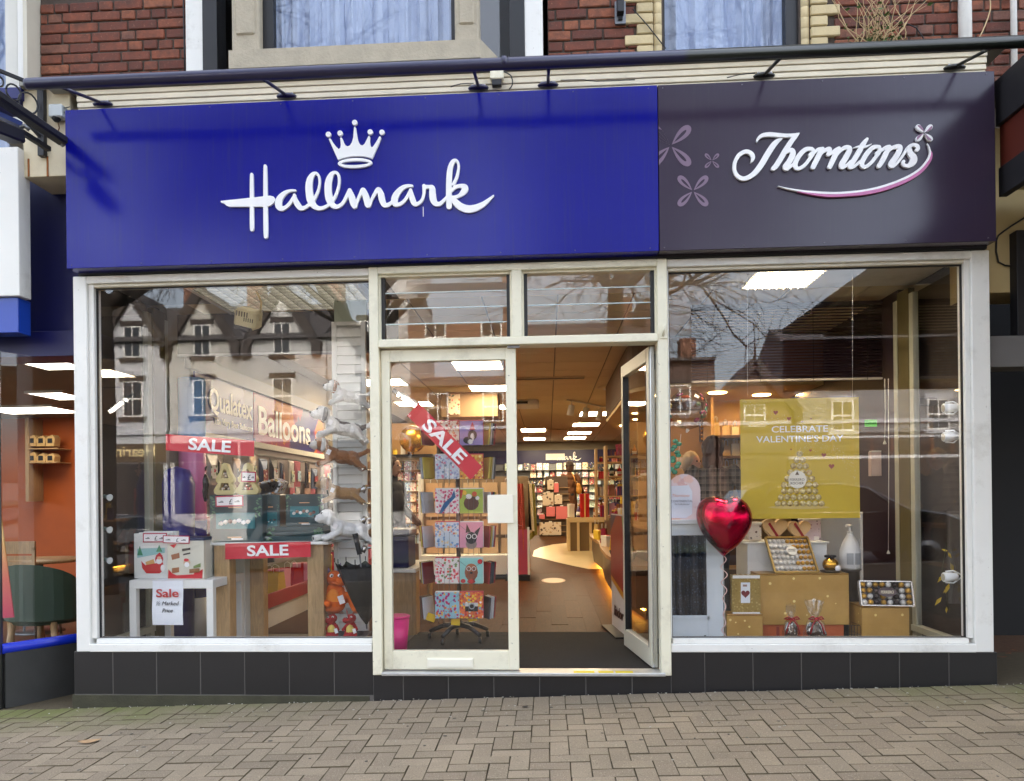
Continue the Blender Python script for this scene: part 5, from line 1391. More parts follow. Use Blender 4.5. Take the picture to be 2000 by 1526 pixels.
# ------------------------------------------------------------------ people
def person(p, rotz, H, coat, trous, hair, label, skin=(206, 160, 132), long_coat=False, hairlen=.0, hat=None, cat='person', bulk=1.0, arm_fwd=.12):
    t = thing('person', label, cat, p, None, True, (0, 0, rotz)); k = H / 1.70; b = bulk
    S = lambda *v: tuple(x * k for x in v)
    ms = mat('skin_%d_%d_%d' % skin, skin, .5, var=.05)
    head = [('e', S(0, -.005, 1.585), S(.076, .094, .112)), ('e', S(0, -.03, 1.535), S(.058, .065, .065)), ('t', [S(0, .01, 1.40), S(0, 0, 1.52)], [.055 * k, .05 * k]), ('e', S(0, -.102, 1.572), S(.014, .02, .022)), ('e', S(0, -.093, 1.53), S(.026, .012, .009))]
    for s in (-1, 1):
        head += [('e', S(s * .077, .005, 1.575), S(.012, .022, .03))]
        hx_, hy_, hz_ = s * .275 * b, -.10 - arm_fwd, .80
        head += [('t', [S(s * .27 * b, -.06 - arm_fwd, .90), S(hx_, hy_, hz_)], [.028 * k, .034 * k])]
        for f_ in range(4): head += [('t', [S(hx_ + s * .004, hy_ - .03 + f_ * .02, hz_ - .02), S(hx_ - s * .004, hy_ - .035 + f_ * .02, hz_ - .075), S(hx_ - s * .025, hy_ - .035 + f_ * .019, hz_ - .105 + .006 * abs(f_ - 1.5))], [.0095 * k, .009 * k, .008 * k])]
        head += [('t', [S(hx_, hy_ - .035, hz_ + .01), S(hx_ - s * .02, hy_ - .062, hz_ - .03)], [.011 * k, .009 * k])]
    # torso core keeps head and hands one body
    head += [('t', [S(0, .01, 1.40), S(0, .01, .95)], [.05 * k, .05 * k])]
    for s in (-1, 1): head += [('t', [S(0, .01, 1.36), S(s * .19 * b, .01, 1.36), S(s * .265 * b, .02, 1.10), S(s * .27 * b, -.06 - arm_fwd, .90)], [.03 * k] * 4)]
    link('body', blob('body', head, .009 * k, 2, ms), t)
    e = MB()
    for s in (-1, 1): e.ell(S(s * .03, -.088, 1.597), .0105 * k, 1)
    e.build('eyes', mat('eye_dark', (40, 30, 26), .2), t)
    cz = .52 if long_coat else .86
    cl = [('e', S(0, .01, 1.33), S(.185 * b, .105 * b, .10)), ('e', S(0, .0, 1.18), S(.175 * b, .125 * b, .19)), ('e', S(0, .0, .98), S(.175 * b, .13 * b, .16)), ('t', [S(0, .01, 1.10), S(0, .01, cz)], [.13 * k * b, .155 * k * b])]
    if long_coat: cl += [('t', [S(-.06, .0, .9), S(-.07, 0, cz)], [.13 * k, .14 * k]), ('t', [S(.06, .0, .9), S(.07, 0, cz)], [.13 * k, .14 * k])]
    for s in (-1, 1): cl += [('t', [S(s * .17 * b, .01, 1.375), S(s * .235 * b, .02, 1.25), S(s * .262 * b, .03, 1.10), S(s * .268 * b, -.06 - arm_fwd, .91)], [.068 * k * b, .066 * k * b, .055 * k * b, .045 * k * b])]
    cl += [('t', [S(0, .015, 1.40), S(0, .012, 1.455)], [.085 * k, .068 * k])]
    link('coat' if long_coat else 'shirt', blob('shirt', cl, .012 * k, 3, coat), t)
    tr = [('e', S(0, .01, .90), S(.165 * b, .12 * b, .11))]
    for s in (-1, 1): tr += [('t', [S(s * .085, .01, .88), S(s * .09, -.005, .48), S(s * .092, .015, .09)], [.09 * k, .062 * k, .05 * k])]
    link('trousers', blob('trousers', tr, .013 * k, 2, mat('trousers_%d_%d_%d' % trous, trous, .8)), t)
    for s in (-1, 1): link('shoe', blob('shoe', [('t', [S(s * .092, .03, .045), S(s * .097, -.13, .035)], [.045 * k, .036 * k])], .008, 2, mat('shoe_dark', (30, 26, 24), .5)), t)
    mh = mat('hair_%d_%d_%d' % hair, hair, .7, var=.3, nscale=40, stretch=(6, 6, 1), bump=.5, bscale=60)
    hp = [('e', S(0, .018, 1.612), S(.092, .10, .108)), ('e', S(0, .045, 1.56), S(.09, .078, .10)), ('e', S(-.075, .01, 1.60), S(.03, .06, .07)), ('e', S(.075, .01, 1.60), S(.03, .06, .07))]
    if hairlen: hp += [('e', S(0, .05, 1.56 - hairlen), S(.095, .07, .11)), ('e', S(.05, .06, 1.5 - hairlen), S(.05, .05, .08)), ('e', S(-.05, .06, 1.5 - hairlen), S(.05, .05, .08))]
    link('hair', blob('hair', hp, .009 * k, 1, mh), t)
    if hat: MB().lathe([(.125 * k, 0), (.13 * k, .01 * k), (.10 * k, .03 * k), (.098 * k, .09 * k), (.06 * k, .125 * k), (.001, .13 * k)], S(0, .01, 1.625), 20).build('hat', mat('hat_%d_%d_%d' % hat, hat, .85, bump=.4), t)
    return t
# ================================================================== left window display
M_red = mat('sale_red', (196, 16, 44), .35, var=.05)
def banner(label, c, s, lh, tw, shear=0, fold=None):
    """red paper strip; c = four corners (tl, tr, br, bl) as points"""
    t = thing('sale_banner', label, 'banner', (c[0] + c[2]) / 2)
    tl, tr, br, bl = c; m = MB(); n = 14; rows = []
    nrm = (tr - tl).cross(bl - tl).normalized()
    if nrm.y > 0: nrm = -nrm
    for i in range(n + 1):
        u = i / n; w = .0018 * math.sin(u * 9 + 1) - (.004 * (1 - u / .1) if u < .1 else 0)
        rows.append((tl.lerp(tr, u) - nrm * w, bl.lerp(br, u) - nrm * w * .5))
    for a, b in zip(rows, rows[1:]):
        m.quad(a[0], b[0], b[1], a[1]); m.quad(*[q - nrm * .0006 for q in (a[1], b[1], b[0], a[0])])
    m.build('paper', M_red, t, recalc=False)
    ctr = (tl + tr + br + bl) / 4; ang = math.atan2((tr - tl).z, (tr - tl).x)
    link('lettering', text_mesh(s, lh, tw, .0016, bold=.035), t, M_sgwhite, relloc(t, ctr + nrm * .004), (0, -ang, 0))
    return t
banner('red SALE strip tilted across the upper left window', [at(x, y, .075) for x, y in ((324, 848), (497, 861), (496, 892), (324, 880))], 'SALE', .078, at(450, 870, .07).x - at(367, 870, .07).x)
banner('red SALE strip on the front edge of the oak table', [at(x, y, .50) for x, y in ((440, 1062), (607, 1058), (607, 1088), (440, 1093))], 'SALE', .078, at(561, 1075, .5).x - at(480, 1075, .5).x)
banner('red SALE strip slanting down the closed door glass', [at(x, y, .062) for x, y in ((818, 787), (942, 912), (919, 937), (795, 812))], 'SALE', .085, .36)
# white side table with hanging notice
def side_table(label, px0, px1, py, Y, dep, leg=.05):
    a, b = at(px0, py, Y), at(px1, py, Y); t = thing('side_table', label, 'table', ((a.x + b.x) / 2, Y + dep / 2, FZ))
    box('table_top', a.x, b.x, Y, Y + dep, a.z - .06, a.z, M_shelf, t, .003)
    for x in (a.x, b.x - leg):
        for y in (Y, Y + dep - leg): box('leg', x, x + leg, y, y + leg, FZ, a.z - .06, M_shelf, t, .002)
    return a.z, t
wz, wt = side_table('square white side table with the hanging half price notice', 252, 416, 1134, .30, .55)
nt = thing('paper_notice', 'white paper notice reading half marked price hung over the white table', 'notice', at(328, 1180, .29))
a, b = at(298, 1221, .288), at(357, 1134, .288)
m = MB(); rows = [(a.z + (b.z - a.z) * k / 8, .288 - .006 * math.sin(k * .7)) for k in range(9)]
for (z0, y0), (z1, y1) in zip(rows, rows[1:]): m.quad((a.x, y0, z0), (b.x, y0, z0), (b.x, y1, z1), (a.x, y1, z1))
m.quad((a.x, .288, b.z), (b.x, .288, b.z), (b.x, .42, b.z + .002), (a.x, .42, b.z + .002))
m.build('sheet', mat('paper', (232, 236, 242), .7), nt)
lettering('red_word', 'Sale', nt, (at(326, 1159, .27).x, .276, at(326, 1159, .27).z), .058, mat('notice_red', (186, 56, 58), .5), .165, bold=.03, depth=.002)
lettering('written_line', '\u00bd Marked', nt, (at(326, 1179, .27).x, .277, at(326, 1179, .27).z), .03, M_black, .17, shear=.3, depth=.002)
lettering('written_line', 'Price', nt, (at(326, 1193, .27).x, .277, at(326, 1193, .27).z), .03, M_black, .078, shear=.3, depth=.002)
M_ticket = mat('ticket_white', (236, 232, 232), .5)
def ticket(par, px0, py0, px1, py1, Y, tilt=0):
    a, b = at(px0, py1, Y), at(px1, py0, Y); c = ((a.x + b.x) / 2, Y, (a.z + b.z) / 2); w, h = b.x - a.x, b.z - a.z
    o = link('price_ticket', MB().box(-w / 2, w / 2, 0, .002, -h / 2, h / 2).mesh('price_ticket', mat('ticket_rim', (176, 40, 66), .5)), par, None, relloc(par, c), (0, tilt, 0))
    k = h * .12
    link('ticket_face', MB().box(-w / 2 + k, w / 2 - k, -.001, 0, -h / 2 + k, h / 2 - k).mesh('ticket_face', M_ticket), o)
    link('pound_sign', text_mesh('£', h * .5, None, .001), o, M_black, (w * .05, -.002, -h * .05))
    q = MB()
    for s in (-.3, .28): q.box(s * w - w * .09, s * w + w * .09, -.0016, -.001, -h * .12, -h * .05); q.box(s * w - w * .02, s * w + w * .07, -.0016, -.001, -h * .02, h * .04)
    link('handwriting', q.mesh('handwriting', M_black), o)
    return o
def face(par, name, shapes, Y, dy=.0015):
    """flat printed shapes on a pack front: (colour, [pixel outline]) or ('d', colour, x, y, rx, ry)"""
    for k, s in enumerate(shapes):
        if s[0] == 'd':
            _, c, x, y, rx, ry = s; pts = [at(x + rx * math.cos(q * .5236), y + ry * math.sin(q * .5236), Y - dy) for q in range(12)]
        else: c, P = s; pts = [at(x, y, Y - dy) for x, y in P]
        yy = Y - dy - k * .0003
        MB().prism([(p.x, p.z) for p in pts], yy, yy + .0004).build(name, mat('ink_%d_%d_%d' % c, c, .4), par)
# santa boxes and advent packs on the white table
sb = thing('chocolate_box', 'white Christmas chocolate box with a sleigh print on the white table', 'box', at(297, 1130, .42))
a, b = at(262, 1132, .42), at(327, 1042, .42)
for k in range(3): box('pack', a.x + .012 * k, b.x + .012 * k, .42 + .045 * k, .46 + .045 * k, wz + .001, b.z + .006 * k, M_shelf, sb, .003)
W_, R_, G_, K_ = (236, 236, 236), (190, 24, 36), (60, 132, 96), (40, 34, 34)
face(sb, 'print', [((150, 196, 196), [(268, 1072), (322, 1070), (322, 1080), (268, 1090)]), (G_, [(268, 1085), (273, 1066), (279, 1085)]), (G_, [(305, 1078), (311, 1064), (317, 1078)]), ((206, 160, 90), [(284, 1098), (300, 1092), (304, 1106), (288, 1110)]), (R_, [(276, 1096), (284, 1104), (318, 1098), (321, 1112), (312, 1120), (286, 1120), (278, 1110)]), ('d', R_, 311, 1092, 8, 9), ('d', W_, 311, 1096, 6, 6), ('d', (222, 176, 150), 311, 1090, 4, 3), (R_, [(304, 1086), (312, 1079), (318, 1086)]), ('d', W_, 318, 1110, 4, 7)], .42)
ticket(sb, 279, 1041, 326, 1060, .415)
kb = thing('calendar_stack', 'stack of upright advent packs with red tray and navy tops on the white table', 'box', at(370, 1130, .40))
M_navyp = mat('pack_navy', (28, 36, 74), .4)
for k in range(7):
    a, b = at(327 + k * 3, 1130 - k * 1.5, .36 + k * .05), at(398 + k * 4, 1053 - k * .5, .36 + k * .05)
    box('pack', a.x, b.x, .36 + k * .05, .395 + k * .05, wz + .001, b.z, mat('pack_winter', (200, 200, 190), .4) if k else mat('pack_front', (206, 202, 186), .4), kb, .002)
    box('pack_top', a.x - .002, b.x + .002, .358 + k * .05, .397 + k * .05, b.z - .012, b.z + .012, M_navyp, kb, .003)
face(kb, 'print', [(R_, [(328, 1130), (395, 1130), (396, 1112), (389, 1116), (383, 1112), (378, 1122), (345, 1124), (336, 1120), (329, 1112)]), ((150, 92, 54), [(334, 1084), (350, 1080), (351, 1090), (336, 1094)]), ((150, 92, 54), [(336, 1110), (350, 1108), (350, 1118), (336, 1120)]), ('d', (200, 170, 140), 365, 1099, 7, 7), ('d', W_, 365, 1103, 5, 5), ('d', R_, 364, 1094, 5, 3), ((140, 96, 60), [(370, 1112), (390, 1110), (390, 1118), (370, 1120)]), ((110, 130, 70), [(378, 1106), (392, 1100), (392, 1108), (378, 1110)]), ((60, 52, 48), [(356, 1072), (372, 1070), (372, 1074), (356, 1077)]), ((60, 52, 48), [(358, 1082), (372, 1079), (372, 1082), (358, 1085)]), (R_, [(332, 1065), (346, 1062), (340, 1071)])], .36)
ticket(kb, 318, 1046, 370, 1062, .352, .03)
# oak table
ta = at(408, 1060, .52); tb = at(641, 1058, .52)
ot = thing('oak_table', 'oak display table with white top carrying teal chocolate boxes', 'table', ((ta.x + tb.x) / 2, .8, FZ))
tz = ta.z
box('table_top', ta.x, tb.x, .52, 1.12, tz - .022, tz, M_shelf, ot, .003)
def oleg(px0, px1, Y, d): a, b = at(px0, 1100, Y), at(px1, 1100, Y); box('leg', a.x, b.x, Y, Y + d, FZ, tz - .0225, M_oak, ot, .003)
oleg(418, 448, .54, .12); oleg(600, 632, .54, .12); oleg(478, 514, 1.0, .1); oleg(612, 640, 1.0, .1)
box('apron', at(448, 1100, .6).x, at(600, 1100, .6).x, 1.02, 1.05, tz - .12, tz - .0225, M_oak, ot)
gp = thing('display_plinth', 'plain grey white plinth standing behind the oak table leg', 'plinth', at(465, 1240, .9))
a, b = at(449, 1090, .9), at(478, 1090, .9)
MB().box(a.x, b.x, .9, 1.1, FZ + .03, a.z, .004).build('body', M_shelf, gp); MB().box(a.x + .01, b.x - .01, .91, 1.09, FZ, FZ + .03).build('base', M_black, gp)
# teal boxes
N = NT('teal_pack'); v = N.coord('Object'); N.set(Base__Color=N.mix(N.noise(10, v), lin((4, 40, 46)), lin((10, 58, 64))), Roughness=.3); M_teal = N.m
def teal_box(label, px0, py0, px1, py1, Y, dep, base=None, choc=True):
    a, b = at(px0, py1, Y), at(px1, py0, Y); z0 = base if base is not None else tz + .001
    t = thing('teal_box', label, 'box', ((a.x + b.x) / 2, Y + dep / 2, z0)); w = b.x - a.x; h = b.z - z0
    MB().box(a.x, b.x, Y, Y + dep, z0, b.z, .004).build('carton', M_teal, t)
    if choc:
        cz = z0 + h * .42; cx_ = (a.x + b.x) / 2
        MB().box(a.x + w * .12, b.x - w * .14, Y - .002, Y, z0 + h * .28, z0 + h * .62).build('printed_tray', mat('teal_print', (24, 104, 112), .3), t)
        for k in range(7):
            c = RND.choice([(222, 214, 206), (96, 54, 44), (150, 110, 90), (232, 232, 232)])
            MB().ell((a.x + w * (.22 + .085 * k), Y - .003, cz + RND.uniform(-.01, .012)), (w * .055, .004, w * .045), 1).build('printed_chocolate', mat('choc_%d_%d_%d' % c, c, .4), t)
        MB().box(cx_ - w * .14, cx_ + w * .12, Y - .0025, Y, z0 + h * .72, z0 + h * .745).box(cx_ - w * .16, cx_ + w * .1, Y - .0025, Y, z0 + h * .08, z0 + h * .11).build('print_line', mat('copper_ink', (206, 160, 120), .3), t)
        MB().box(cx_ - w * .09, cx_ + w * .13, Y - .0027, Y, z0 + h * .05, z0 + h * .075).build('print_line', M_sgwhite, t)
    m = MB()
    for k in range(26):
        s = RND.choice((-1, 1)); bx_ = (a.x + w * .07) if s < 0 else (b.x - w * .09); bz = z0 + h * RND.uniform(.55, .97); L = w * RND.uniform(.05, .09); an = RND.uniform(-1.2, 1.2) + (0 if s > 0 else math.pi)
        bx_ += RND.uniform(-.03, .03) * w * 3; ca, sa = math.cos(an), math.sin(an)
        bx_ = min(max(bx_, a.x + L), b.x - L); bz = min(bz, b.z - L)
        m._add([(bx_, Y - .0015, bz), (bx_ + L * .5 * ca - L * .2 * sa, Y - .0015, bz + L * .5 * sa + L * .2 * ca), (bx_ + L * ca, Y - .0015, bz + L * sa), (bx_ + L * .5 * ca + L * .2 * sa, Y - .0015, bz + L * .5 * sa - L * .2 * ca)], [(0, 1, 2, 3)])
    m.build('leaf_print', mat('palm_ink', (86, 132, 96), .4, var=.3, nscale=50), t)
    return t, b.z
t1, z1 = teal_box('front teal chocolate box with a price ticket, under the gold trees', 410, 966, 512, 1058, .56, .20)
ticket(t1, 421, 968, 475, 990, .545, -.02)
teal_box('teal chocolate box standing just behind the priced one', 512, 966, 546, 1056, .66, .2)
_, zf = teal_box('flat teal box at the bottom of the low pile on the oak table', 518, 1046, 632, 1056, .60, .2, choc=False)
_, zf2 = teal_box('flat teal box in the middle of the low pile on the oak table', 520, 1037, 632, 1046, .61, .2, base=zf + .001, choc=False)
_, zf3 = teal_box('flat teal box on top of the low pile on the oak table', 520, 1028, 631, 1037, .61, .2, base=zf2 + .001, choc=False)
teal_box('upright teal chocolate box standing on the low pile', 558, 965, 633, 1028, .66, .1, base=zf3 + .001)
rl = thing('paper_roll', 'small rolled print tube lying at the end of the oak table', 'roll', at(625, 1055, .56))
c0, c1 = at(612, 1052, .56), at(634, 1048, .62)
MB().tube([c0, c1], .024, 14).build('tube', M_shelf, rl); MB().tube([c0 + (c0 - c1) * .02, c0], .012, 10).build('core', M_black, rl)
# gold tree packs
def gold_tree(label, px0, px1, tick):
    Y = .66; a, b = at(px0, 967, Y), at(px1, 904, Y); w, h = b.x - a.x, b.z - a.z; cx_ = (a.x + b.x) / 2; z0 = z1 + .001
    t = thing('tree_pack', label, 'box', (cx_, Y, z0))
    T = lambda P: [(cx_ + x * w / 2, z0 + z * h) for x, z in P]
    out = T([(-.95, .05), (-.72, 0), (.72, 0), (.95, .05), (.98, .16), (.62, .36), (.78, .42), (.80, .50), (.48, .70), (.24, .95), (0, 1), (-.24, .95), (-.48, .70), (-.80, .50), (-.78, .42), (-.62, .36), (-.98, .16)])
    h1 = T([(-.5, .14), (.5, .14), (.3, .36), (-.3, .36)]); h2 = T([(-.34, .52), (.34, .52), (.1, .78), (-.1, .78)])
    me = loops_mesh('card_front', [out, h1, h2], lambda x, y: (x, y), .05, .003, 1)
    link('card_front', me, t, mat('tree_gold', (206, 190, 130), .4), relloc(t, (0, Y, 0)))
    for x, z in ((-.28, .18), (.0, .28), (.28, .18), (0, .57), (-.1, .66), (.12, .66)):
        MB().ell((cx_ + x * w / 2, Y, z0 + z * h), h * .062, 2).build('chocolate', mat('foil_silver', (196, 186, 170), .25, .6), t)
    if tick: ticket(t, 471, 921, 500, 942, Y - .04, .05)
gold_tree('gold tree shaped chocolate pack without a ticket on the teal box', 420, 463, False)
gold_tree('gold tree shaped chocolate pack with a price ticket on the teal box', 463, 508, True)
ps = thing('booklet_stack', 'slanting stack of pale printed packs behind the gold trees', 'pack', at(530, 965, .95))
for k in range(6): MB().obox(at(515 + k * 6, 957 - k * 1.5, .95), (.035, .08, .05), rotm('Y', 28)).build('pack', PRN[7 if k % 2 else 2], ps)
for c_, (x, y) in enumerate(((545, 935), (560, 940), (575, 942))):
    pass
# louvred shutter with plush dogs
SHY = .85
sx0, sx1 = at(650, 900, SHY).x, at(716, 900, SHY).x
zt_, zb_ = at(680, 628, SHY).z, FZ
shu = thing('louvred_shutter', 'tall white louvred shutter panel behind the plush dogs', 'shutter', ((sx0 + sx1) / 2, SHY, FZ))
sw_ = .036
box('stile', sx0, sx0 + sw_, SHY, SHY + .03, zb_, zt_, M_shelf, shu); box('stile', sx1 - sw_, sx1, SHY, SHY + .03, zb_, zt_, M_shelf, shu)
box('rail', sx0 + sw_, sx1 - sw_, SHY, SHY + .03, zt_ - .03, zt_, M_shelf, shu); box('rail', sx0 + sw_, sx1 - sw_, SHY, SHY + .03, zb_, zb_ + .06, M_shelf, shu)
z = zb_ + .06
SLT = MB().obox((0, 0, 0), ((sx1 - sx0) / 2 - sw_, .006, .036), rotm('X', -14)).mesh('slat', M_shelf)
while z < zt_ - .05:
    link('slat', SLT, shu, None, relloc(shu, ((sx0 + sx1) / 2, SHY + .016, z + .032))); z += .0715
box('upper_board', sx0 + .02, sx1 + .01, SHY + .01, SHY + .04, zt_ + .002, at(680, 545, SHY).z, mat('pale_green_board', (176, 186, 168), .6), shu)
box('back_board', sx0 + .01, sx1 - .01, SHY + .045, SHY + .05, zb_, zt_, M_shelf, shu)
M_acr = glass('acrylic', .02, (.97, .98, .98, 1))
def dogm(name, base, patch, thr=.5, spots=()):
    """plush fur: base colour with patches of another colour at given places"""
    N = NT(name); v = N.coord('Object'); w = N.math('MULTIPLY_ADD', N.noise(30, v), .03, -.015); f = None
    for c, r in spots:
        d = N.n('VectorMath', _operation='DISTANCE'); N.inp(d, 'i0', v); N.inp(d, 'i1', c)
        q = N.math('LESS_THAN', N.math('ADD', d.outputs['Value'], w), r); f = q if f is None else N.math('MAXIMUM', f, q)
    col = N.mix(N.noise(60, v), lin(base), tuple(x * .82 for x in lin(base)[:3]) + (1,))
    N.set(Base__Color=N.mix(f, col, lin(patch)) if f is not None else col, Roughness=.95, Sheen__Weight=.3); N.bump(N.noise(180, v, 3), .8, .008)
    return N.m
def plush_dog(label, px, py, Y, s, m, ear, rot=0, facing=-1):
    p = at(px, py, Y); t = thing('plush_dog', label, 'soft toy', p, 'plush dogs', True, (0, rot, .35))
    k = s; f = -facing
    S = lambda x, y, z: (x * k * f, y * k, z * k)
    R3 = lambda x, y, z: (x * k, y * k, z * k)
    P = [('e', S(0, 0, 0), R3(.135, .068, .066)), ('e', S(-.09, 0, .012), R3(.075, .075, .075)), ('e', S(.09, 0, .0), R3(.075, .075, .07)), ('t', [S(-.11, 0, .04), S(-.18, 0, .085)], [.05 * k, .05 * k]), ('e', S(-.2, 0, .105), R3(.07, .07, .068)), ('e', S(-.256, 0, .085), R3(.05, .046, .042))]
    for q in (-1, 1):
        P += [('t', [S(-.10, q * .055, -.02), S(-.16, q * .06, -.065), S(-.205, q * .06, -.085)], [.036 * k, .030 * k, .032 * k]), ('t', [S(.10, q * .055, -.01), S(.16, q * .06, -.06), S(.20, q * .065, -.085)], [.045 * k, .032 * k, .032 * k])]
    P += [('t', [S(.14, 0, .03), S(.20, 0, .06), S(.235, 0, .085)], [.026 * k, .024 * k, .026 * k])]
    link('body', blob('body', P, .0075 * k, 3, m, .0016), t)
    for q in (-1, 1): link('ear', blob('ear', [('t', [S(-.185, q * .05, .145), S(-.18, q * .078, .10), S(-.185, q * .08, .05)], [.018 * k, .026 * k, .024 * k])], .006 * k, 2, ear), t)
    e = MB(); e.ell(S(-.304, 0, .098), .015 * k, 1); e.build('nose', M_black, t)
    for q in (-1, 1): MB().ell(S(-.252, q * .036, .132), .011 * k, 1).build('eye', M_black, t)
    MB().obox(S(-.13, -.085, .03), (.018 * k, .001, .024 * k), rotm('Y', 20)).build('swing_tag', M_ticket, t)
    return t
e_br = dogm('ear_brown', (150, 92, 54), (0, 0, 0)); e_gr = dogm('ear_grey', (84, 78, 78), (0, 0, 0)); e_wh = dogm('ear_white', (222, 218, 212), (0, 0, 0))
plush_dog('white plush dog with brown ears, topmost on the shutter', 684, 776, .66, .66, dogm('fur_white', (230, 228, 224), (150, 92, 54), .5, (((-.105, 0, .1), .035),)), e_br, .1)
plush_dog('white plush dog with dark brown patches, second from the top', 672, 838, .60, .84, dogm('fur_patch', (230, 226, 220), (58, 36, 28), .5, (((-.02, 0, .068), .062), ((.11, 0, .045), .05))), e_gr, .15)
plush_dog('tan plush dog with white muzzle in the middle of the shutter', 668, 893, .62, .80, dogm('fur_tan', (156, 100, 54), (228, 222, 214), .5, (((-.23, 0, .064), .055), ((-.16, 0, -.072), .055), ((.16, 0, -.08), .045), ((-.08, 0, -.05), .045))), e_wh, .1)
plush_dog('small beige plush dog lying fourth from the top', 672, 964, .66, .70, dogm('fur_beige', (176, 136, 88), (226, 220, 210), .5, (((-.14, 0, -.056), .045), ((.13, 0, -.063), .04))), e_br, .05)
plush_dog('fluffy white plush dog, lowest on the shutter', 682, 1036, .60, .84, dogm('fur_snow', (238, 238, 236), (0, 0, 0)), dogm('ear_snow', (230, 230, 228), (0, 0, 0)), .1)
for k, (py, x0, x1) in enumerate(((793, 655, 712), (860, 640, 716), (914, 640, 712), (982, 645, 714), (1058, 645, 716), (1197, 615, 712))):
    a, b = at(x0, py, .58), at(x1, py, .58); t = thing('acrylic_shelf', 'clear acrylic ledge under the ' + ('topmost plush dog', 'patched plush dog', 'tan plush dog', 'beige plush dog', 'lowest plush dog', 'orange plush dragon')[k], 'shelf', ((a.x + b.x) / 2, .68, a.z))
    box('ledge', a.x, b.x, .54, SHY - .001, a.z - .004, a.z, M_acr, t); box('lip', a.x, b.x, .536, .54, a.z, a.z + .02, M_acr, t); MB().tube([(b.x - .01, .56, a.z - .012), (b.x - .01, SHY - .002, a.z - .012)], .006, 6).build('rod', M_chrome, t)
# chrome spot clamps on the shutter edge
for k, py in enumerate((955, 1015, 1072)):
    p = at(711, py, .5); t = thing('clamp_spot', ('upper', 'middle', 'lower')[k] + ' of three small chrome spotlights beside the plush dogs', 'light', p)
    MB().tube([p + Vector((.06, .02, .01)), p], .008, 8).build('arm', M_chrome, t); MB().tube([p + Vector((.012, 0, .02)), p + Vector((-.014, -.01, -.022))], [.016, .024], 12).build('head', M_chrome, t)
# plush dragons
def dragon(label, px, py, Y, k, m, belly, horn, big=False, rot=0.0):
    p = at(px, py, Y); t = thing('plush_dragon', label, 'soft toy', p, None, True, (0, 0, rot))
    S = lambda x, y, z: (x * k, y * k, z * k)
    P = [('e', S(0, 0, .11), S(.075, .065, .105)), ('e', S(0, -.01, .05), S(.085, .075, .06)), ('e', S(.01, -.01, .245), S(.062, .062, .058)), ('e', S(.055 if big else -.045, -.035, .225), S(.05, .045, .038))]
    if big: P += [('t', [S(.03, 0, .07), S(.12, -.03, .12), S(.16, -.06, .03)], [.045 * k, .04 * k, .036 * k]), ('t', [S(-.03, -.02, .05), S(-.09, -.05, .03)], [.045 * k, .04 * k]), ('t', [S(-.05, 0, .16), S(-.09, -.06, .09), S(-.03, -.09, .07)], [.032 * k, .028 * k, .026 * k]), ('t', [S(.05, 0, .16), S(.07, -.07, .10)], [.032 * k, .026 * k])]
    else:
        for q in (-1, 1): P += [('e', S(q * .06, -.05, .02), S(.04, .05, .025)), ('t', [S(q * .055, -.01, .15), S(q * .085, -.06, .11)], [.024 * k, .02 * k])]
    link('body', blob('body', P, .0075 * k, 2, m, .0012), t)
    MB().ell(S(0, -.05, .10), S(.05, .022, .075), 2).build('belly', belly, t)
    for q in (-1, 1):
        MB().ell(S(q * .028 + (.02 if big else -.01), -.062, .268), S(.016, .008, .015), 1).build('eye', M_sgwhite, t); MB().ell(S(q * .028 + (.022 if big else -.012), -.069, .266), S(.007, .004, .008), 1).build('pupil', M_black, t)
        MB().tube([S(q * .03, .0, .29), S(q * .045, .01, .325), S(q * .05, .02, .35)], [.012 * k, .009 * k, .003 * k], 8).build('horn', horn, t)
    MB().obox(S(.06, -.09, .10), (.02 * k, .001, .03 * k), rotm('Y', -18)).build('swing_tag', M_ticket, t)
pl = lambda n, c: mat(n, c, .95, var=.12, nscale=14, bump=.6, bscale=160)
dragon('orange plush dragon sitting on the clear ledge beside the umbrella', 652, 1196, .66, 1.05, pl('fur_orange', (222, 100, 22)), pl('fur_orange2', (236, 140, 50)), pl('horn_lilac', (150, 130, 170)), True, .2)
dragon('red plush dragon nearer the oak leg at the window bottom', 648, 1246, .62, .60, pl('fur_red', (172, 24, 34)), pl('belly_yellow', (230, 206, 110)), pl('horn_pink', (206, 110, 110)), False, .2)
dragon('red plush dragon under the umbrella tip at the window bottom', 685, 1246, .62, .60, MATS['fur_red'], MATS['belly_yellow'], MATS['horn_pink'], False, .1)
bb = thing('toy_box', 'low dark box under the two red plush dragons', 'box', at(668, 1250, .7))
a, b = at(624, 1246, .5), at(712, 1246, .5); MB().box(a.x, b.x, .5, .8, FZ, a.z - .001, .004).build('body', M_plum, bb); MB().box(a.x + .01, b.x - .01, .496, .5, FZ + .02, a.z - .02).build('front_panel', mat('box_red', (120, 24, 40), .5), bb)
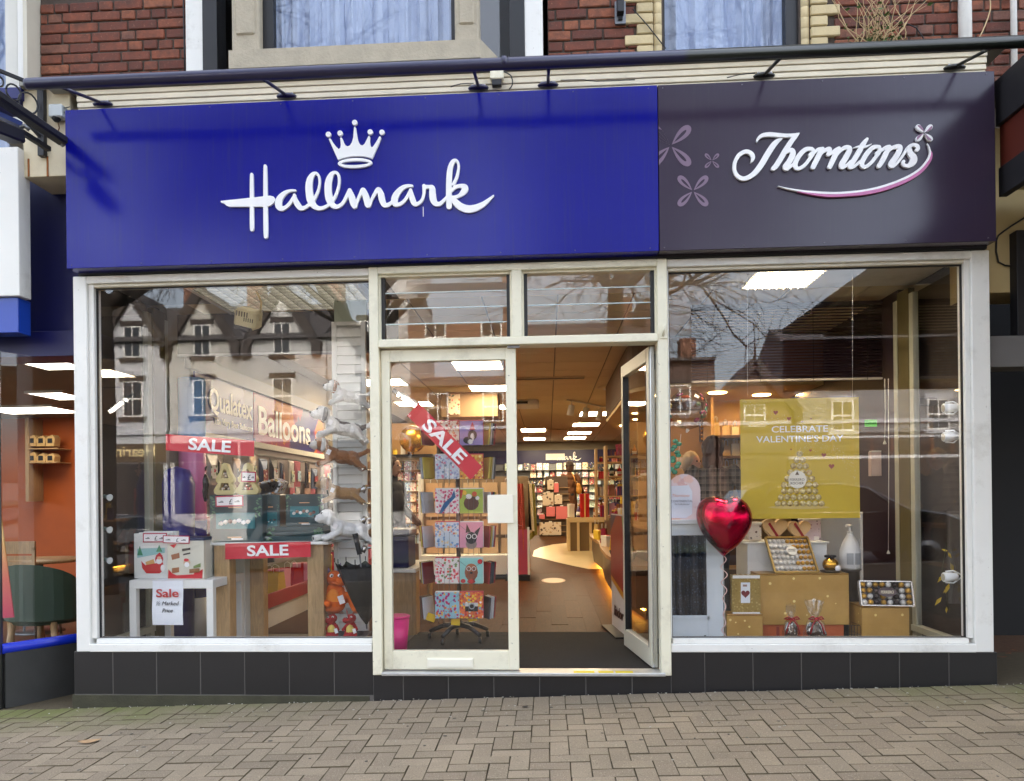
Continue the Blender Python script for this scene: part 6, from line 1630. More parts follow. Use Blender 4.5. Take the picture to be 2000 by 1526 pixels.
# upturned black umbrella
um = thing('umbrella', 'black umbrella hanging point down against the doorpost', 'umbrella', at(708, 1215, .45))
tip = at(716, 1222, .45); top = at(704, 1098, .45); ax = top - tip; m = MB(); rings = []; n = 32
M_umb = mat('umbrella_black', (14, 14, 15), .6, bump=.1)
for i in range(9):
    u = i / 8; r = .19 * u ** .75; rg = []
    for j in range(n):
        a_ = 2 * math.pi * j / n; sc_ = 1 - .16 * u * abs(math.sin(4 * a_)); dz_ = -.035 * u * u * abs(math.sin(4 * a_))
        rg.append(tip + ax * u + Vector((r * sc_ * math.cos(a_), r * sc_ * math.sin(a_) * .8, dz_)))
    rings.append(rg)
for A_, B_ in zip(rings, rings[1:]):
    for j in range(n): m.quad(A_[j], A_[(j + 1) % n], B_[(j + 1) % n], B_[j])
m.build('canopy', M_umb, um)
m = MB()
for j in range(8): m.tube([rings[-1][(j * 4) % n], rings[-1][(j * 4) % n] + Vector((0, 0, .03))], .004, 5)
m.build('rib_tips', M_umb, um)
MB().tube([tip - ax * .05, top + ax * .25], .006, 8).build('shaft', M_steel, um); MB().tube([top + ax * .12, top + ax * .45 + Vector((-.02, 0, 0))], [.018, .020], 10).build('handle', M_umb, um)
# spotlight pole, left edge
sp_ = thing('spotlight_pole', 'pale vertical track with three small spotlights at the left window edge', 'light', at(191, 1110, .2))
a, b = at(189, 1108, .2), at(189, 950, .2)
MB().box(a.x - .008, a.x + .010, .19, .21, a.z, b.z, .004).build('track', mat('pale_metal', (150, 156, 158), .4, .5), sp_)
for py in (970, 1033, 1093):
    p = at(206, py, .22); d_ = Vector((.055, -.02, -.01))
    MB().tube([Vector((a.x, .2, p.z)), p], .006, 6).build('arm', M_steel, sp_); MB().tube([p - d_ * .3, p + d_ * .3], .013, 10).build('lamp_body', mat('grey_green_metal', (110, 130, 126), .4, .4), sp_); MB().lathe([(.014, 0), (.022, .028)], n=12).mesh('x')
    MB().tube([p + d_ * .3, p + d_ * .75], [.013, .024], 14, cap=True).build('reflector', mat('lamp_face', (220, 226, 226), .2), sp_)
# cream floodlight on the ceiling
fl_ = thing('floodlight', 'cream vented floodlight hanging from the ceiling in the left window', 'light', at(487, 620, .55))
c = at(485, 622, .55); M = rotm('Y', 14) @ rotm('X', 20)
MB().obox(c, (.085, .07, .07), M, .02).build('housing', mat('lamp_cream', (216, 204, 158), .5), fl_)
MB().obox(c + M @ Vector((0, -.06, -.066)), (.06, .03, .012), M).build('lens', M_black, fl_)
m = MB()
for k in range(5): m.obox(c + M @ Vector((-.06 + k * .02, -.0705, .035)), (.004, .002, .018), M); m.obox(c + M @ Vector((.0 + k * .016, -.0705, .0)), (.003, .002, .014), M)
m.build('vents', mat('lamp_vent', (90, 82, 60), .6), fl_)
MB().tube([c + M @ Vector((.09, 0, 0)), c + Vector((.1, 0, .12)), (c.x + .05, .55, CZL)], .008, 6).build('yoke', MATS['lamp_cream'], fl_)
# ------------------------------------------------------------------ balloon wall
LX = -2.86
def wallpt(px, py): return atX(px, py, LX)
N = NT('pillar_print'); zz = N.n('SeparateXYZ', Vector=N.coord('Generated')).outputs['Z']
N.set(Base__Color=N.ramp(zz, [(0, (30, 30, 130)), (.35, (44, 40, 150)), (.36, (206, 90, 150)), (.70, (224, 130, 180)), (.71, (84, 140, 206)), (1, (120, 170, 220))]), Roughness=.25)
pc = thing('printed_pillar', 'glossy pillar printed blue and pink beside the balloon posters', 'pillar', wallpt(345, 1030))
y0 = 1.20
MB().lathe([(.11, .5), (.115, .9), (.11, 1.4), (.11, 2.35)], (-2.80, y0 + .1, 0), 24).build('body', N.m, pc); MB().lathe([(.13, FZ), (.13, .5), (.001, .5)], (-2.80, y0 + .1, 0), 20).build('base', M_shelf, pc)
bs = thing('balloon_poster', 'long lilac poster strip lettered Balloons above the packets', 'sign', (LX, 3.5, 2.2))
def wb_(name, y0, y1, z0, z1, m, par, t=.02, off=0): return box(name, LX + off, LX + off + t, y0, y1, z0, z1, m, par, .002)
Np = print_mat('balloon_print_a', (64, 66, 158), [(58, 78, 170), (90, 96, 180), (50, 50, 140), (110, 120, 190)], 1.6, .62, 1.0); Nq = print_mat('balloon_print_b', (150, 34, 100), [(28, 34, 120), (34, 44, 130), (200, 110, 30), (176, 34, 76)], 1.5, .56, 5.0)
wb_('panel', 1.45, 2.75, 1.92, 2.44, Np, bs); wb_('panel', 2.77, 5.2, 1.92, 2.44, Nq, bs)
def walltext(s, yc, zc, h, w, par, m=M_sgwhite, shear=0): link('lettering', text_mesh(s, h, w, .006, bold=.03, shear=shear), par, m, relloc(par, (LX + .026, yc, zc)), (0, 0, math.pi / 2))
walltext('Qualatex', 2.2, 2.22, .20, 1.0, bs); walltext('The Very Best Balloons', 2.25, 2.04, .06, .9, bs); walltext('Balloons', 3.75, 2.16, .30, 1.75, bs)
wb_('top_rail', 1.3, 6.4, 2.44, 2.56, mat('rail_grey', (120, 118, 122), .5), bs, .06); wb_('bottom_rail', 1.3, 6.4, 1.86, 1.92, M_shelf, bs, .05)
gw = thing('packet_wall', 'slatted wall behind the rows of balloon packets', 'rack', (LX, 4, FZ))
wb_('panel', 1.3, 9.5, .6, 1.86, mat('slatwall', (150, 140, 140), .6), gw)
for k in range(5): wb_('rail', 1.3, 9.5, 1.78 - k * .26, 1.80 - k * .26, M_steel, gw, .012, .02)
bu = thing('base_unit', 'low white base unit with red front lip under the balloon packets', 'shelf', (-2.6, 4, FZ))
box('plinth', LX + .02, -2.32, 1.5, 9, FZ, .42, M_shelf, bu); box('red_lip', -2.319, -2.30, 1.5, 9, .34, .47, mat('lip_red', (170, 30, 40), .4), bu)
PKC = [(198, 200, 206), (206, 120, 140), (70, 70, 84), (190, 160, 150), (150, 30, 60), (226, 226, 230), (90, 110, 150), (34, 32, 36)]
pkm = []
for k, c in enumerate(PKC):
    b = MB(); w, h = .10, .20
    b._add([(-w, -.004, 0), (w, -.004, 0), (w * .94, -.012, h * 1.6), (-w * .94, -.01, h * 1.6), (0, -.028, h * .75), (-w, .004, 0), (w, .004, 0), (w, .004, h * 1.7), (-w, .004, h * 1.7)], [(0, 1, 4), (1, 2, 4), (2, 3, 4), (3, 0, 4), (5, 8, 7, 6), (3, 2, 7, 8)])
    b.box(-w * .55, w * .55, -.031, -.029, h * .35, h * 1.05, 0, 1)
    pkm.append(b.mesh('packet', [mat('foil_%d' % k, c, .22, .35, var=.15, nscale=20), PRN[k]]))
for r_ in range(4):
    for c_ in range(19):
        if RND.random() < .05: continue
        o = link('balloon_packet', RND.choice(pkm), None, None, (LX + .06 + RND.uniform(0, .06), 1.55 + c_ * .30 + RND.gauss(0, .03), 1.46 - r_ * .27 + RND.gauss(0, .01)), (0, 0, math.pi / 2 + RND.gauss(0, .15)), (RND.uniform(.85, 1.2), 1, RND.uniform(.75, .95)))
        tag(o, 'shiny balloon packet, %s from the window in the %s row below the posters' % (ORDN[c_], ORDN[r_]), 'packet', 'balloon packets on the wall')
goods(1, 2, 0, 0, '', '') if False else None
for k in range(16):
    y = 1.8 + k * .36; (gift_bag if k % 2 else gift_box)((-2.5 + RND.uniform(-.06, .08), y, .421), .2, RND.uniform(.16, .26), .16, RND.choice([(222, 222, 228), (190, 40, 60), (206, 170, 60), (226, 150, 170)]), 'party pack on the low white base unit, %s from the window' % ORDN[k], RND.uniform(-.5, .5), group='packs on the base unit')
cb = thing('blue_bin', 'dark blue rounded dump bin below the tilted SALE strip', 'bin', at(350, 1030, 1.0))
p = at(345, 1000, 1.05); MB().lathe([(.12, FZ), (.13, .9), (.14, at(345, 945, 1.05).z), (.10, at(345, 918, 1.05).z), (.001, at(345, 910, 1.05).z)], (p.x - .02, 1.1, 0), 24).build('body', mat('bin_blue', (34, 30, 130), .3), cb); MB().lathe([(.142, .86), (.148, .88), (.142, .90)], (p.x - .02, 1.1, 0), 24).build('band', mat('bin_band', (60, 60, 170), .3), cb)
bp = thing('foil_bag_bundle', 'crumpled black foil bag hanging beside the blue bin', 'bag', at(400, 970, 1.3))
link('bag', blob('bag', [('e', at(398, 945, 1.3), (.05, .04, .09)), ('e', at(392, 960, 1.3), (.07, .05, .06)), ('t', [at(380, 950, 1.3), at(403, 912, 1.3)], [.03, .012]), ('t', [at(398, 970, 1.3), at(384, 1000, 1.3)], [.045, .018])], .011, 0, mat('foil_black', (20, 20, 24), .2, .3, bump=.8, bscale=25)), bp, None, relloc(bp, (0, 0, 0)))
MB().tube([at(398, 915, 1.3), at(398, 880, 1.3)], .003, 5).build('hook', M_steel, bp)
# ================================================================== seen through the doors
spx = at(897, 1200, 1.15).x
cs = thing('card_spinner', 'wheeled card spinner with tiers of greeting cards behind the closed door', 'rack', (spx, 1.15, FZ))
MB().tube([(spx, 1.15, FZ + .12), (spx, 1.15, 1.95)], .018, 10).build('pole', M_steel, cs)
for k in range(5):
    a_ = 2 * math.pi * k / 5 + .5; e_ = Vector((spx + .25 * math.cos(a_), 1.15 + .25 * math.sin(a_), FZ + .07))
    MB().tube([(spx, 1.15, FZ + .13), (spx + .13 * math.cos(a_), 1.15 + .13 * math.sin(a_), FZ + .12), e_], [.024, .020, .016], 8).build('foot', mat('dark_plastic', (44, 44, 46), .4), cs)
    MB().lathe([(.001, -.012), (.026, -.012), (.026, .012), (.001, .012)], e_ - Vector((0, 0, .04)), 12, axis='X').build('castor', M_black, cs)
TIER = [(822, 870), (888, 936), (955, 1003), (1020, 1070), (1090, 1140), (1157, 1208)]
CY_ = .97
FL = [(214, 70, 96), (240, 150, 160), (120, 150, 90), (230, 90, 60)]
defs = [[('cream card with orange flowers, top left of the spinner', (236, 214, 196), [(220, 110, 80), (200, 70, 60), (236, 170, 120), (230, 140, 100)]), ('lilac card with a dog in a red party hat, top right of the spinner', (150, 130, 190), None)],
        [('pale blue blossom card in the second tier of the spinner', (206, 216, 232), [(160, 170, 210), (236, 236, 240), (206, 130, 160), (120, 140, 170)]), ('orange sunset card half hidden by the door banner', (226, 150, 60), [(230, 190, 80), (190, 60, 50), (240, 220, 150), (120, 60, 60)])],
        [('white card with a blue peacock and pink blossom', (232, 226, 226), [(214, 90, 130), (230, 160, 180), (200, 60, 100), (236, 200, 206)]), ('lime card with a basket of round chocolates', (170, 190, 80), None)],
        [('seaside card with beach huts on the spinner', (196, 210, 224), [(120, 160, 206), (220, 196, 150), (206, 110, 100), (90, 130, 180)]), ('pink card with a dog wearing goggles', (222, 150, 172), None)],
        [('white card with pink hydrangea flowers', (232, 226, 222), FL), ('teal card with a curly brown dog in glasses', (150, 206, 200), None)],
        [('bright card of magenta and yellow flowers, bottom left of the spinner', (150, 200, 216), [(200, 40, 110), (236, 180, 60), (230, 110, 50), (150, 40, 130)]), ('colourful card with a white camera, bottom right of the spinner', (226, 110, 60), [(236, 196, 60), (200, 60, 60), (110, 170, 190), (236, 236, 230)])]]
for r_, (y0, y1) in enumerate(TIER):
    wr_ = MB()
    for c_, (x0, x1) in enumerate(((850, 896), (898, 943))):
        a, b = at(x0, y1, CY_), at(x1, y0, CY_); lb, bgc, cols = defs[r_][c_]
        t = thing('greeting_card', lb, 'card', ((a.x + b.x) / 2, CY_, a.z), 'cards on the spinner')
        box('envelope', a.x + .004, b.x + .004, CY_ + .004, CY_ + .028, a.z + .004, b.z + .008, RND.choice([M_shelf, mat('env_red', (190, 60, 80), .6), M_shelf]), t, .001)
        m_ = print_mat('spin_%d_%d' % (r_, c_), bgc, cols, 46, .44, r_ * 2.3 + c_) if cols else mat('spin_%d_%d' % (r_, c_), bgc, .35)
        box('card', a.x, b.x, CY_, CY_ + .003, a.z, b.z, m_, t, 0)
        cx_, cy_ = (x0 + x1) / 2, (y0 + y1) / 2
        D_, W2, B2 = (34, 30, 32), (236, 232, 228), (146, 84, 52)
        sh_ = {(0, 1): [('d', D_, cx_ + 2, cy_ + 4, 9, 10), ('d', W2, cx_ + 2, cy_ + 8, 4, 8), ((200, 30, 50), [(cx_ - 4, cy_ - 6), (cx_ + 2, cy_ - 22), (cx_ + 8, cy_ - 6)]), ('d', D_, cx_ - 7, cy_ + 14, 9, 7), ('d', W2, cx_ - 2, cy_ + 17, 5, 5)],
               (2, 0): [((24, 96, 150), [(cx_ + 14, cy_ - 22), (cx_ + 17, cy_ - 8), (cx_ + 4, cy_ + 6), (cx_ - 10, cy_ + 24), (cx_ - 16, cy_ + 24), (cx_ - 6, cy_ + 4), (cx_ + 8, cy_ - 8)])],
               (2, 1): [('d', (92, 56, 44), cx_, cy_ + 4, 15, 14), ('d', W2, cx_ - 5, cy_ - 9, 6, 5), ('d', (206, 90, 60), cx_ + 6, cy_ - 14, 5, 5), ('d', (236, 190, 60), cx_ - 14, cy_ - 16, 5, 5), ('d', W2, cx_ + 12, cy_ - 6, 4, 4), ((190, 30, 40), [(cx_ - 22, cy_ - 22), (cx_ - 16, cy_ - 22), (cx_ - 19, cy_ - 6), (cx_ - 22, cy_ - 4)])],
               (3, 1): [('d', (150, 130, 124), cx_, cy_ + 18, 11, 10), ('d', D_, cx_, cy_ + 6, 11, 12), (D_, [(cx_ - 11, cy_ - 4), (cx_ - 9, cy_ - 22), (cx_ - 1, cy_ - 6)]), (D_, [(cx_ + 6, cy_ - 5), (cx_ + 18, cy_ - 16), (cx_ + 12, cy_ + 2)]), ('d', W2, cx_ - 5, cy_ + 3, 5, 5), ('d', W2, cx_ + 6, cy_ + 3, 5, 5), ('d', D_, cx_ - 5, cy_ + 3, 3.6, 3.6), ('d', D_, cx_ + 6, cy_ + 3, 3.6, 3.6)],
               (4, 1): [('d', B2, cx_, cy_ + 3, 13, 17), ('d', (170, 104, 66), cx_, cy_ - 5, 11, 9), ('d', (196, 30, 40), cx_, cy_ + 21, 8, 4), ('d', W2, cx_ - 5, cy_ - 4, 4.4, 4.4), ('d', W2, cx_ + 5, cy_ - 4, 4.4, 4.4), ('d', B2, cx_ - 5, cy_ - 4, 3.4, 3.4), ('d', B2, cx_ + 5, cy_ - 4, 3.4, 3.4), ('d', D_, cx_, cy_ + 4, 3, 2.4), ('d', (200, 40, 50), cx_ - 16, cy_ + 20, 5, 4), ('d', (200, 40, 50), cx_ + 17, cy_ - 18, 5, 5)],
               (5, 1): [(D_, [(cx_ - 12, cy_ + 2), (cx_ + 13, cy_ + 2), (cx_ + 13, cy_ + 12), (cx_ - 12, cy_ + 12)]), ((206, 206, 206), [(cx_ - 12, cy_ - 5), (cx_ + 13, cy_ - 5), (cx_ + 13, cy_ + 2), (cx_ - 12, cy_ + 2)]), ('d', (150, 160, 170), cx_ + 1, cy_ + 2, 6, 6), ('d', D_, cx_ + 1, cy_ + 2, 4, 4)]}.get((r_, c_))
        if sh_: face(t, 'print', sh_, CY_)
        wr_.tube([(a.x - .003, CY_ - .006, b.z - .02), ((a.x + b.x) / 2 - .02, CY_ - .006, (a.z + b.z) / 2 + .02), ((a.x + b.x) / 2 - .02, CY_ - .006, a.z - .05)], .0015, 4)
        wr_.tube([(b.x + .003, CY_ - .006, b.z - .02), ((a.x + b.x) / 2 + .02, CY_ - .006, (a.z + b.z) / 2 + .02), ((a.x + b.x) / 2 + .02, CY_ - .006, a.z - .05)], .0015, 4)
        for q in range(4): wr_.tube([(a.x + .02 + q * .042, CY_ + .03, a.z - .06), (a.x + .02 + q * .042, CY_ + .03, a.z + .02)], .0015, 4)
        wr_.tube([(a.x, CY_ + .02, a.z - .004), (b.x, CY_ + .02, a.z - .004)], .002, 4)
    # packs of cards filed edge-on at both sides
    for s, px in ((-1, 838), (1, 951)):
        p = at(px, (y0 + y1) / 2 + 3, 1.08); t = thing('card_pack', 'cards filed edge on at the %s side of the %s spinner tier' % ('left' if s < 0 else 'right', ORDN[r_]), 'card', p)
        for q in range(4):
            c_ = RND.choice([(96, 104, 120), (190, 196, 206), (70, 90, 80), (150, 160, 176), (120, 40, 50), (206, 190, 90)] if s < 0 else [(150, 40, 40), (206, 206, 210), (60, 60, 70), (200, 180, 80)])
            MB().obox(p + Vector((s * .012 * q, -.03 + .03 * q, 0)), (.004, .075, .085), rotm('Z', s * 24) @ rotm('Y', s * 5)).build('card', mat('edge_%d_%d_%d' % c_, c_, .5, var=.1), t)
    wr_.build('wire_pocket', M_steel, cs)
for k, (px, py) in enumerate(((842, 1206), (890, 1214), (922, 1206))):
    p = at(px, py, 1.0); tag(MB().obox(p, (.035, .003, .03), rotm('Y', (20, 5, -12)[k])).build('price_flag', mat('flag_yellow', (226, 186, 30), .5)), ('leftmost', 'middle', 'rightmost')[k] + ' yellow price flag under the lowest spinner tier', 'price flag')
# floor, left of spinner
pb = thing('waste_bin', 'bright pink bin beside the oak unit at the door', 'bin', at(780, 1265, .55))
p = at(776, 1262, .60); b_ = MB(); b_.lathe([(.001, FZ), (.075, FZ), (.10, at(778, 1205, .6).z), (.097, at(778, 1206, .6).z), (.072, FZ + .02), (.001, FZ + .02)], (p.x - .01, .62, 0), 20); b_.build('body', mat('bin_pink', (214, 30, 120), .4), pb); MB().lathe([(.100, at(778, 1207, .6).z), (.104, at(778, 1205, .6).z), (.100, at(778, 1203, .6).z)], (p.x - .01, .62, 0), 20).build('rim', MATS['bin_pink'], pb)
ou = thing('oak_unit', 'oak display unit just inside the closed door', 'shelf', at(810, 1180, 1.6))
a, b = at(768, 1112, 1.35), at(812, 1112, 1.35)
box('top', a.x - .1, b.x, 1.35, 2.3, a.z - .03, a.z, M_shelf, ou); box('side', b.x - .03, b.x - .003, 1.37, 1.55, FZ, a.z - .031, M_oak, ou); box('side', b.x - .03, b.x - .003, 2.1, 2.28, FZ, a.z - .031, M_oak, ou); box('front', a.x - .1, b.x - .031, 1.37, 1.40, FZ, a.z - .031, M_oak, ou)
nb = thing('navy_box', 'dark navy storage box on the oak unit', 'box', at(782, 1110, 1.5))
a2, b2 = at(755, 1110, 1.45), at(797, 1034, 1.45); MB().box(a2.x, b2.x, 1.45, 1.8, a.z + .001, b2.z - .06, .01).build('body', M_dnavy, nb); MB().box(a2.x - .01, b2.x + .01, 1.44, 1.81, b2.z - .059, b2.z, .01).build('lid', mat('lid_navy', (26, 28, 70), .4), nb)
# card wall and shelves far left through the door
cw = thing('card_rack', 'dim card rack behind the customer at the closed door', 'rack', at(795, 1000, 6.5))
a, b = at(768, 1050, 6.6), at(838, 900, 6.6); box('back_panel', a.x - .6, b.x, 6.6, 6.66, FZ, b.z, mat('rack_tan', (150, 120, 84), .6), cw)
for r_ in range(8): box('ledge', a.x - .6, b.x, 6.5, 6.6, a.z - .1 + r_ * .16, a.z - .09 + r_ * .16, MATS['rack_tan'], cw)
for r_ in range(8):
    for c_ in range(7):
        o = link('greeting_card', RND.choice(CM), None, None, (a.x - .05 + c_ * .095, 6.52, a.z - .09 + r_ * .16), (-.15, 0, 0), (.55, 1, .7)); tag(o, 'small card in the dim rack behind the customer, row %s, place %s' % (ORDN[r_], ORDN[c_]), 'card', 'cards on the dim rack')
sh = thing('wall_shelf', 'dark shelf with gold balloon above the dim card rack', 'shelf', at(795, 885, 6.3))
a, b = at(760, 888, 6.2), at(845, 884, 6.2); box('board', a.x - .3, b.x, 6.2, 6.6, a.z - .03, a.z, M_black, sh); box('back_board', a.x - .3, b.x, 6.6, 6.62, a.z, a.z + .5, mat('shelf_tan', (170, 130, 80), .6), sh)
M_gold = mat('gold_foil', (210, 158, 60), .2, .9, bump=.3, bscale=18)
fb = thing('foil_balloon', 'round gold foil balloon on the dark shelf behind the door glass', 'balloon', at(806, 858, 6.1))
MB().ell(at(806, 858, 6.1), (.20, .10, .20), 3).build('body', M_gold, fb); MB().tube([at(806, 883, 6.1), at(806, 888, 6.1)], [.02, .008], 8).build('neck', M_gold, fb)
goods(a.x - .2, a.x + .3, 6.35, a.z, 'small pack on the dark shelf beside the gold balloon', 'packs by the gold balloon', .25, .1)
st_ = thing('strip_light', 'bright short strip light behind the top of the door banner', 'light', at(800, 780, 3.2))
MB().tube([at(777, 771, 3.2), at(779, 772, 3.2)], .022, 10).tube([at(786, 776, 3.2), at(812, 794, 3.2)], .02, 10).build('lamp', mat('strip_lamp', (255, 250, 240), .4, emit=((255, 244, 224), 4.0)), st_)
MB().bar(at(768, 762, 3.25), at(818, 790, 3.25), .05, .04).build('rail', M_steel, st_)
du = thing('tall_unit', 'tall dim display tower with a picture at the top behind the door glass', 'shelf', at(890, 780, 6.4))
a, b = at(862, 815, 6.4), at(990, 724, 6.4); box('cornice', a.x - .05, a.x + .9, 6.35, 7, b.z - .1, b.z, mat('tower_brown', (120, 92, 64), .6), du); box('body', a.x, a.x + .85, 6.4, 7, a.z, b.z - .1, mat('tower_tan', (150, 122, 88), .7), du)
pbox('picture', 876, 770, 898, 810, 6.37, .02, PRN[2], du)
# customer standing inside, behind the door glass
M_darkcoat = mat('dark_coat', (24, 24, 28), .85, bump=.3)
person((at(768, 960, 3.4).x, 3.4, FZ), 1.2, 1.62, M_darkcoat, (30, 30, 36), (74, 46, 32), 'person in a dark coat standing behind the left edge of the door glass', long_coat=True, hairlen=.05)
# cream gondola of brown paper gift bags
gd = thing('bag_gondola', 'white gondola hung with brown paper gift bags behind the spinner', 'rack', at(905, 1120, 5.9))
a, b = at(822, 1128, 5.9), at(990, 925, 5.9)
box('side_panel', a.x, a.x + .04, 5.75, 6.3, FZ, b.z, M_shelf, gd); box('back_panel', a.x + .04, b.x + .3, 6.0, 6.04, FZ, b.z - .04, mat('gondola_cream', (140, 118, 88), .6), gd); box('base', a.x + .04, b.x + .3, 5.7, 6.0, FZ, at(900, 1082, 5.9).z, M_shelf, gd, .01)
box('base_line', a.x + .04, b.x + .3, 5.695, 5.70, FZ, FZ + .07, M_black, gd)
for r_ in range(4):
    for c_ in range(5):
        gift_bag((a.x + .2 + c_ * .27, 5.93, at(900, 945 + r_ * 36 + 28, 5.9).z), .23, .22, .08, RND.choice([(196, 164, 124), (206, 178, 140), (188, 150, 110)]), 'brown gift bag on the white gondola, %s row, %s from the left' % (ORDN[r_], ORDN[c_]), RND.gauss(0, .03), 'brown gift bags on the gondola')
# ------------------------------------------------------------------ through the open doorway
for k in range(5):
    Yk = 5.6 + k * .55; p = at(1014 + k * 6, 945, Yk); t = thing('hanging_scarf', ('striped coral', 'mustard', 'black', 'cream', 'olive')[k] + ' scarf hanging at the left side of the doorway', 'scarf', p)
    c = ((190, 90, 76), (196, 150, 60), (24, 22, 22), (222, 206, 176), (150, 140, 70))[k]; m = MB(); L = (.95, .85, .75, .8, .9)[k]; pr = None
    for i in range(13):
        u = i / 12; x = p.x - .09 + .18 * u; y = Yk + .03 * math.sin(u * 14 + k); q = ((x, y, p.z - L - .04 * math.sin(u * 5)), (x * .6 + p.x * .4, y, p.z))
        if pr: m.quad(pr[0], q[0], q[1], pr[1])
        pr = q
    N_ = mat('scarf_%d' % k, c, .9, var=.3, nscale=16, stretch=(.2, .2, 3)); m.build('cloth', N_, t, smooth=True)
    MB().tube([p, p + Vector((0, 0, .05))], .004, 5).build('hook', M_steel, t)
bx_ = thing('bag_rack', 'low rack holding pink and black carrier packs left of the doorway', 'rack', at(1025, 1110, 5.6))
a, b = at(1008, 1118, 5.5), at(1034, 1030, 5.5); box('frame', a.x - .15, b.x, 5.5, 6.1, FZ, FZ + .08, M_black, bx_); box('upright', b.x - .03, b.x, 5.5, 5.53, FZ + .08, b.z, M_shelf, bx_)
for k in range(4): gift_bag((a.x + .03, 5.6 + k * .16, FZ + .081), .3, .62 - k * .05, .1, ((176, 70, 96), (24, 22, 26), (170, 90, 70), (120, 110, 60))[k], ('pink', 'black', 'coral', 'olive')[k] + ' carrier pack standing in the low rack at the doorway', .2)
# slanted gondola with pink boxes, in front of the customer at the back
sg = thing('gift_gondola', 'tall slanted gondola of patterned and pink boxes in the middle of the shop', 'rack', at(1082, 1050, 10.8))
a, b = at(1052, 1048, 10.8), at(1113, 930, 10.8)
MB().prism([(a.x, .5), (b.x, .5), (b.x - .05, b.z), (a.x + .16, b.z)], 10.8, 11.2).build('body', mat('gondola_dark', (92, 76, 64), .6), sg)
for k in range(8): MB().box(a.x + .02 + .018 * k, b.x - .01, 10.76, 10.8, .58 + .13 * k, .595 + .13 * k).build('slat', MATS['rack_tan'], sg)
def hung(label, px0, py0, px1, py1, Y, m, d=.06):
    p = at((px0 + px1) / 2, py1, Y); t = thing('gift_box', label, 'box', p); pbox('carton', px0, py0, px1, py1, Y, d, m, t, .004); pbox('handle', (px0 + px1) / 2 - 3, py0 - 2, (px0 + px1) / 2 + 3, py0, Y + .01, .01, M_shelf, t)
M_pk = mat('box_pink', (224, 120, 120), .5, var=.04); M_pat = print_mat('fan_print', (222, 204, 180), [(90, 66, 54), (150, 110, 80), (196, 160, 120), (60, 50, 46)], 14, .3)
hung('large pink box on the slanted gondola', 1086, 989, 1108, 1014, 10.7, M_pk); hung('medium pink box on the slanted gondola', 1067, 990, 1084, 1009, 10.7, M_pk); hung('small pink box on the slanted gondola', 1053, 1005, 1064, 1014, 10.7, M_pk)
hung('narrow pink box with dark frame on the slanted gondola', 1082, 944, 1091, 962, 10.7, M_pk); hung('large patterned box above the pink boxes', 1060, 962, 1081, 988, 10.7, M_pat); hung('small patterned box beside the large patterned one', 1083, 967, 1098, 985, 10.7, M_pat); hung('tall patterned box at the top of the slanted gondola', 1069, 938, 1081, 957, 10.7, M_pat); hung('wide patterned box at the foot of the slanted gondola', 1054, 1020, 1096, 1046, 10.7, M_pat)
# customer in a brown coat, back turned
px_ = at(1114, 980, 13.4).x
person((px_, 13.4, .5), math.pi - .35, 1.62, mat('brown_coat', (86, 50, 24), .9, var=.15, bump=.4), (20, 20, 24), (70, 44, 30), 'person in a long brown coat and dark hat, back turned, near the card rack', long_coat=True, hat=(46, 32, 26), bulk=1.05, arm_fwd=.2)
hb = thing('shoulder_bag', 'mustard shoulder bag hanging at the brown coat of the back turned person', 'bag', at(1131, 955, 13.1))
link('pouch', blob('pouch', [('e', at(1131, 958, 13.1), (.07, .05, .11)), ('e', at(1130, 950, 13.1), (.05, .04, .08))], .012, 2, mat('mustard', (176, 120, 40), .6)), hb, None, relloc(hb, (0, 0, 0)))
MB().tube([at(1126, 948, 13.1), at(1121, 932, 13.12), at(1117, 924, 13.3)], .012, 6).build('strap', MATS['mustard'], hb)
# cream counter with glazed front
cc = thing('cream_counter', 'cream counter with two recessed front panels in mid shop', 'counter', (1.1, 8.6, FZ))
a, b = at(1109, 1080, 8.6), at(1157, 1014, 8.6)
box('carcass', a.x, b.x + .8, 8.62, 9.4, FZ, b.z, mat('counter_cream', (214, 188, 140), .5), cc); f = MB()
for px in (1109, 1127, 1151): x = at(px, 1050, 8.6).x; f.box(x, x + .045, 8.58, 8.619, FZ, b.z)
f.box(a.x, b.x + .8, 8.575, 8.619, b.z - .05, b.z + .03); f.box(a.x, b.x + .8, 8.575, 8.619, FZ, FZ + .06); f.build('front_frame', MATS['counter_cream'], cc)
box('dark_panel', a.x + .05, b.x + .7, 8.615, 8.619, FZ + .07, b.z - .06, mat('panel_brown', (120, 96, 60), .5), cc)
goods(a.x, b.x + .3, 8.75, b.z + .031, 'bright gift pack on the cream counter', 'gifts on the cream counter', .38, .14)
tall = at(1147, 990, 8.7); gift_box((tall.x - .05, 8.7, b.z + .031), .16, .42, .1, (190, 30, 30), 'tall red gift carton on the cream counter', .1, (230, 200, 120))
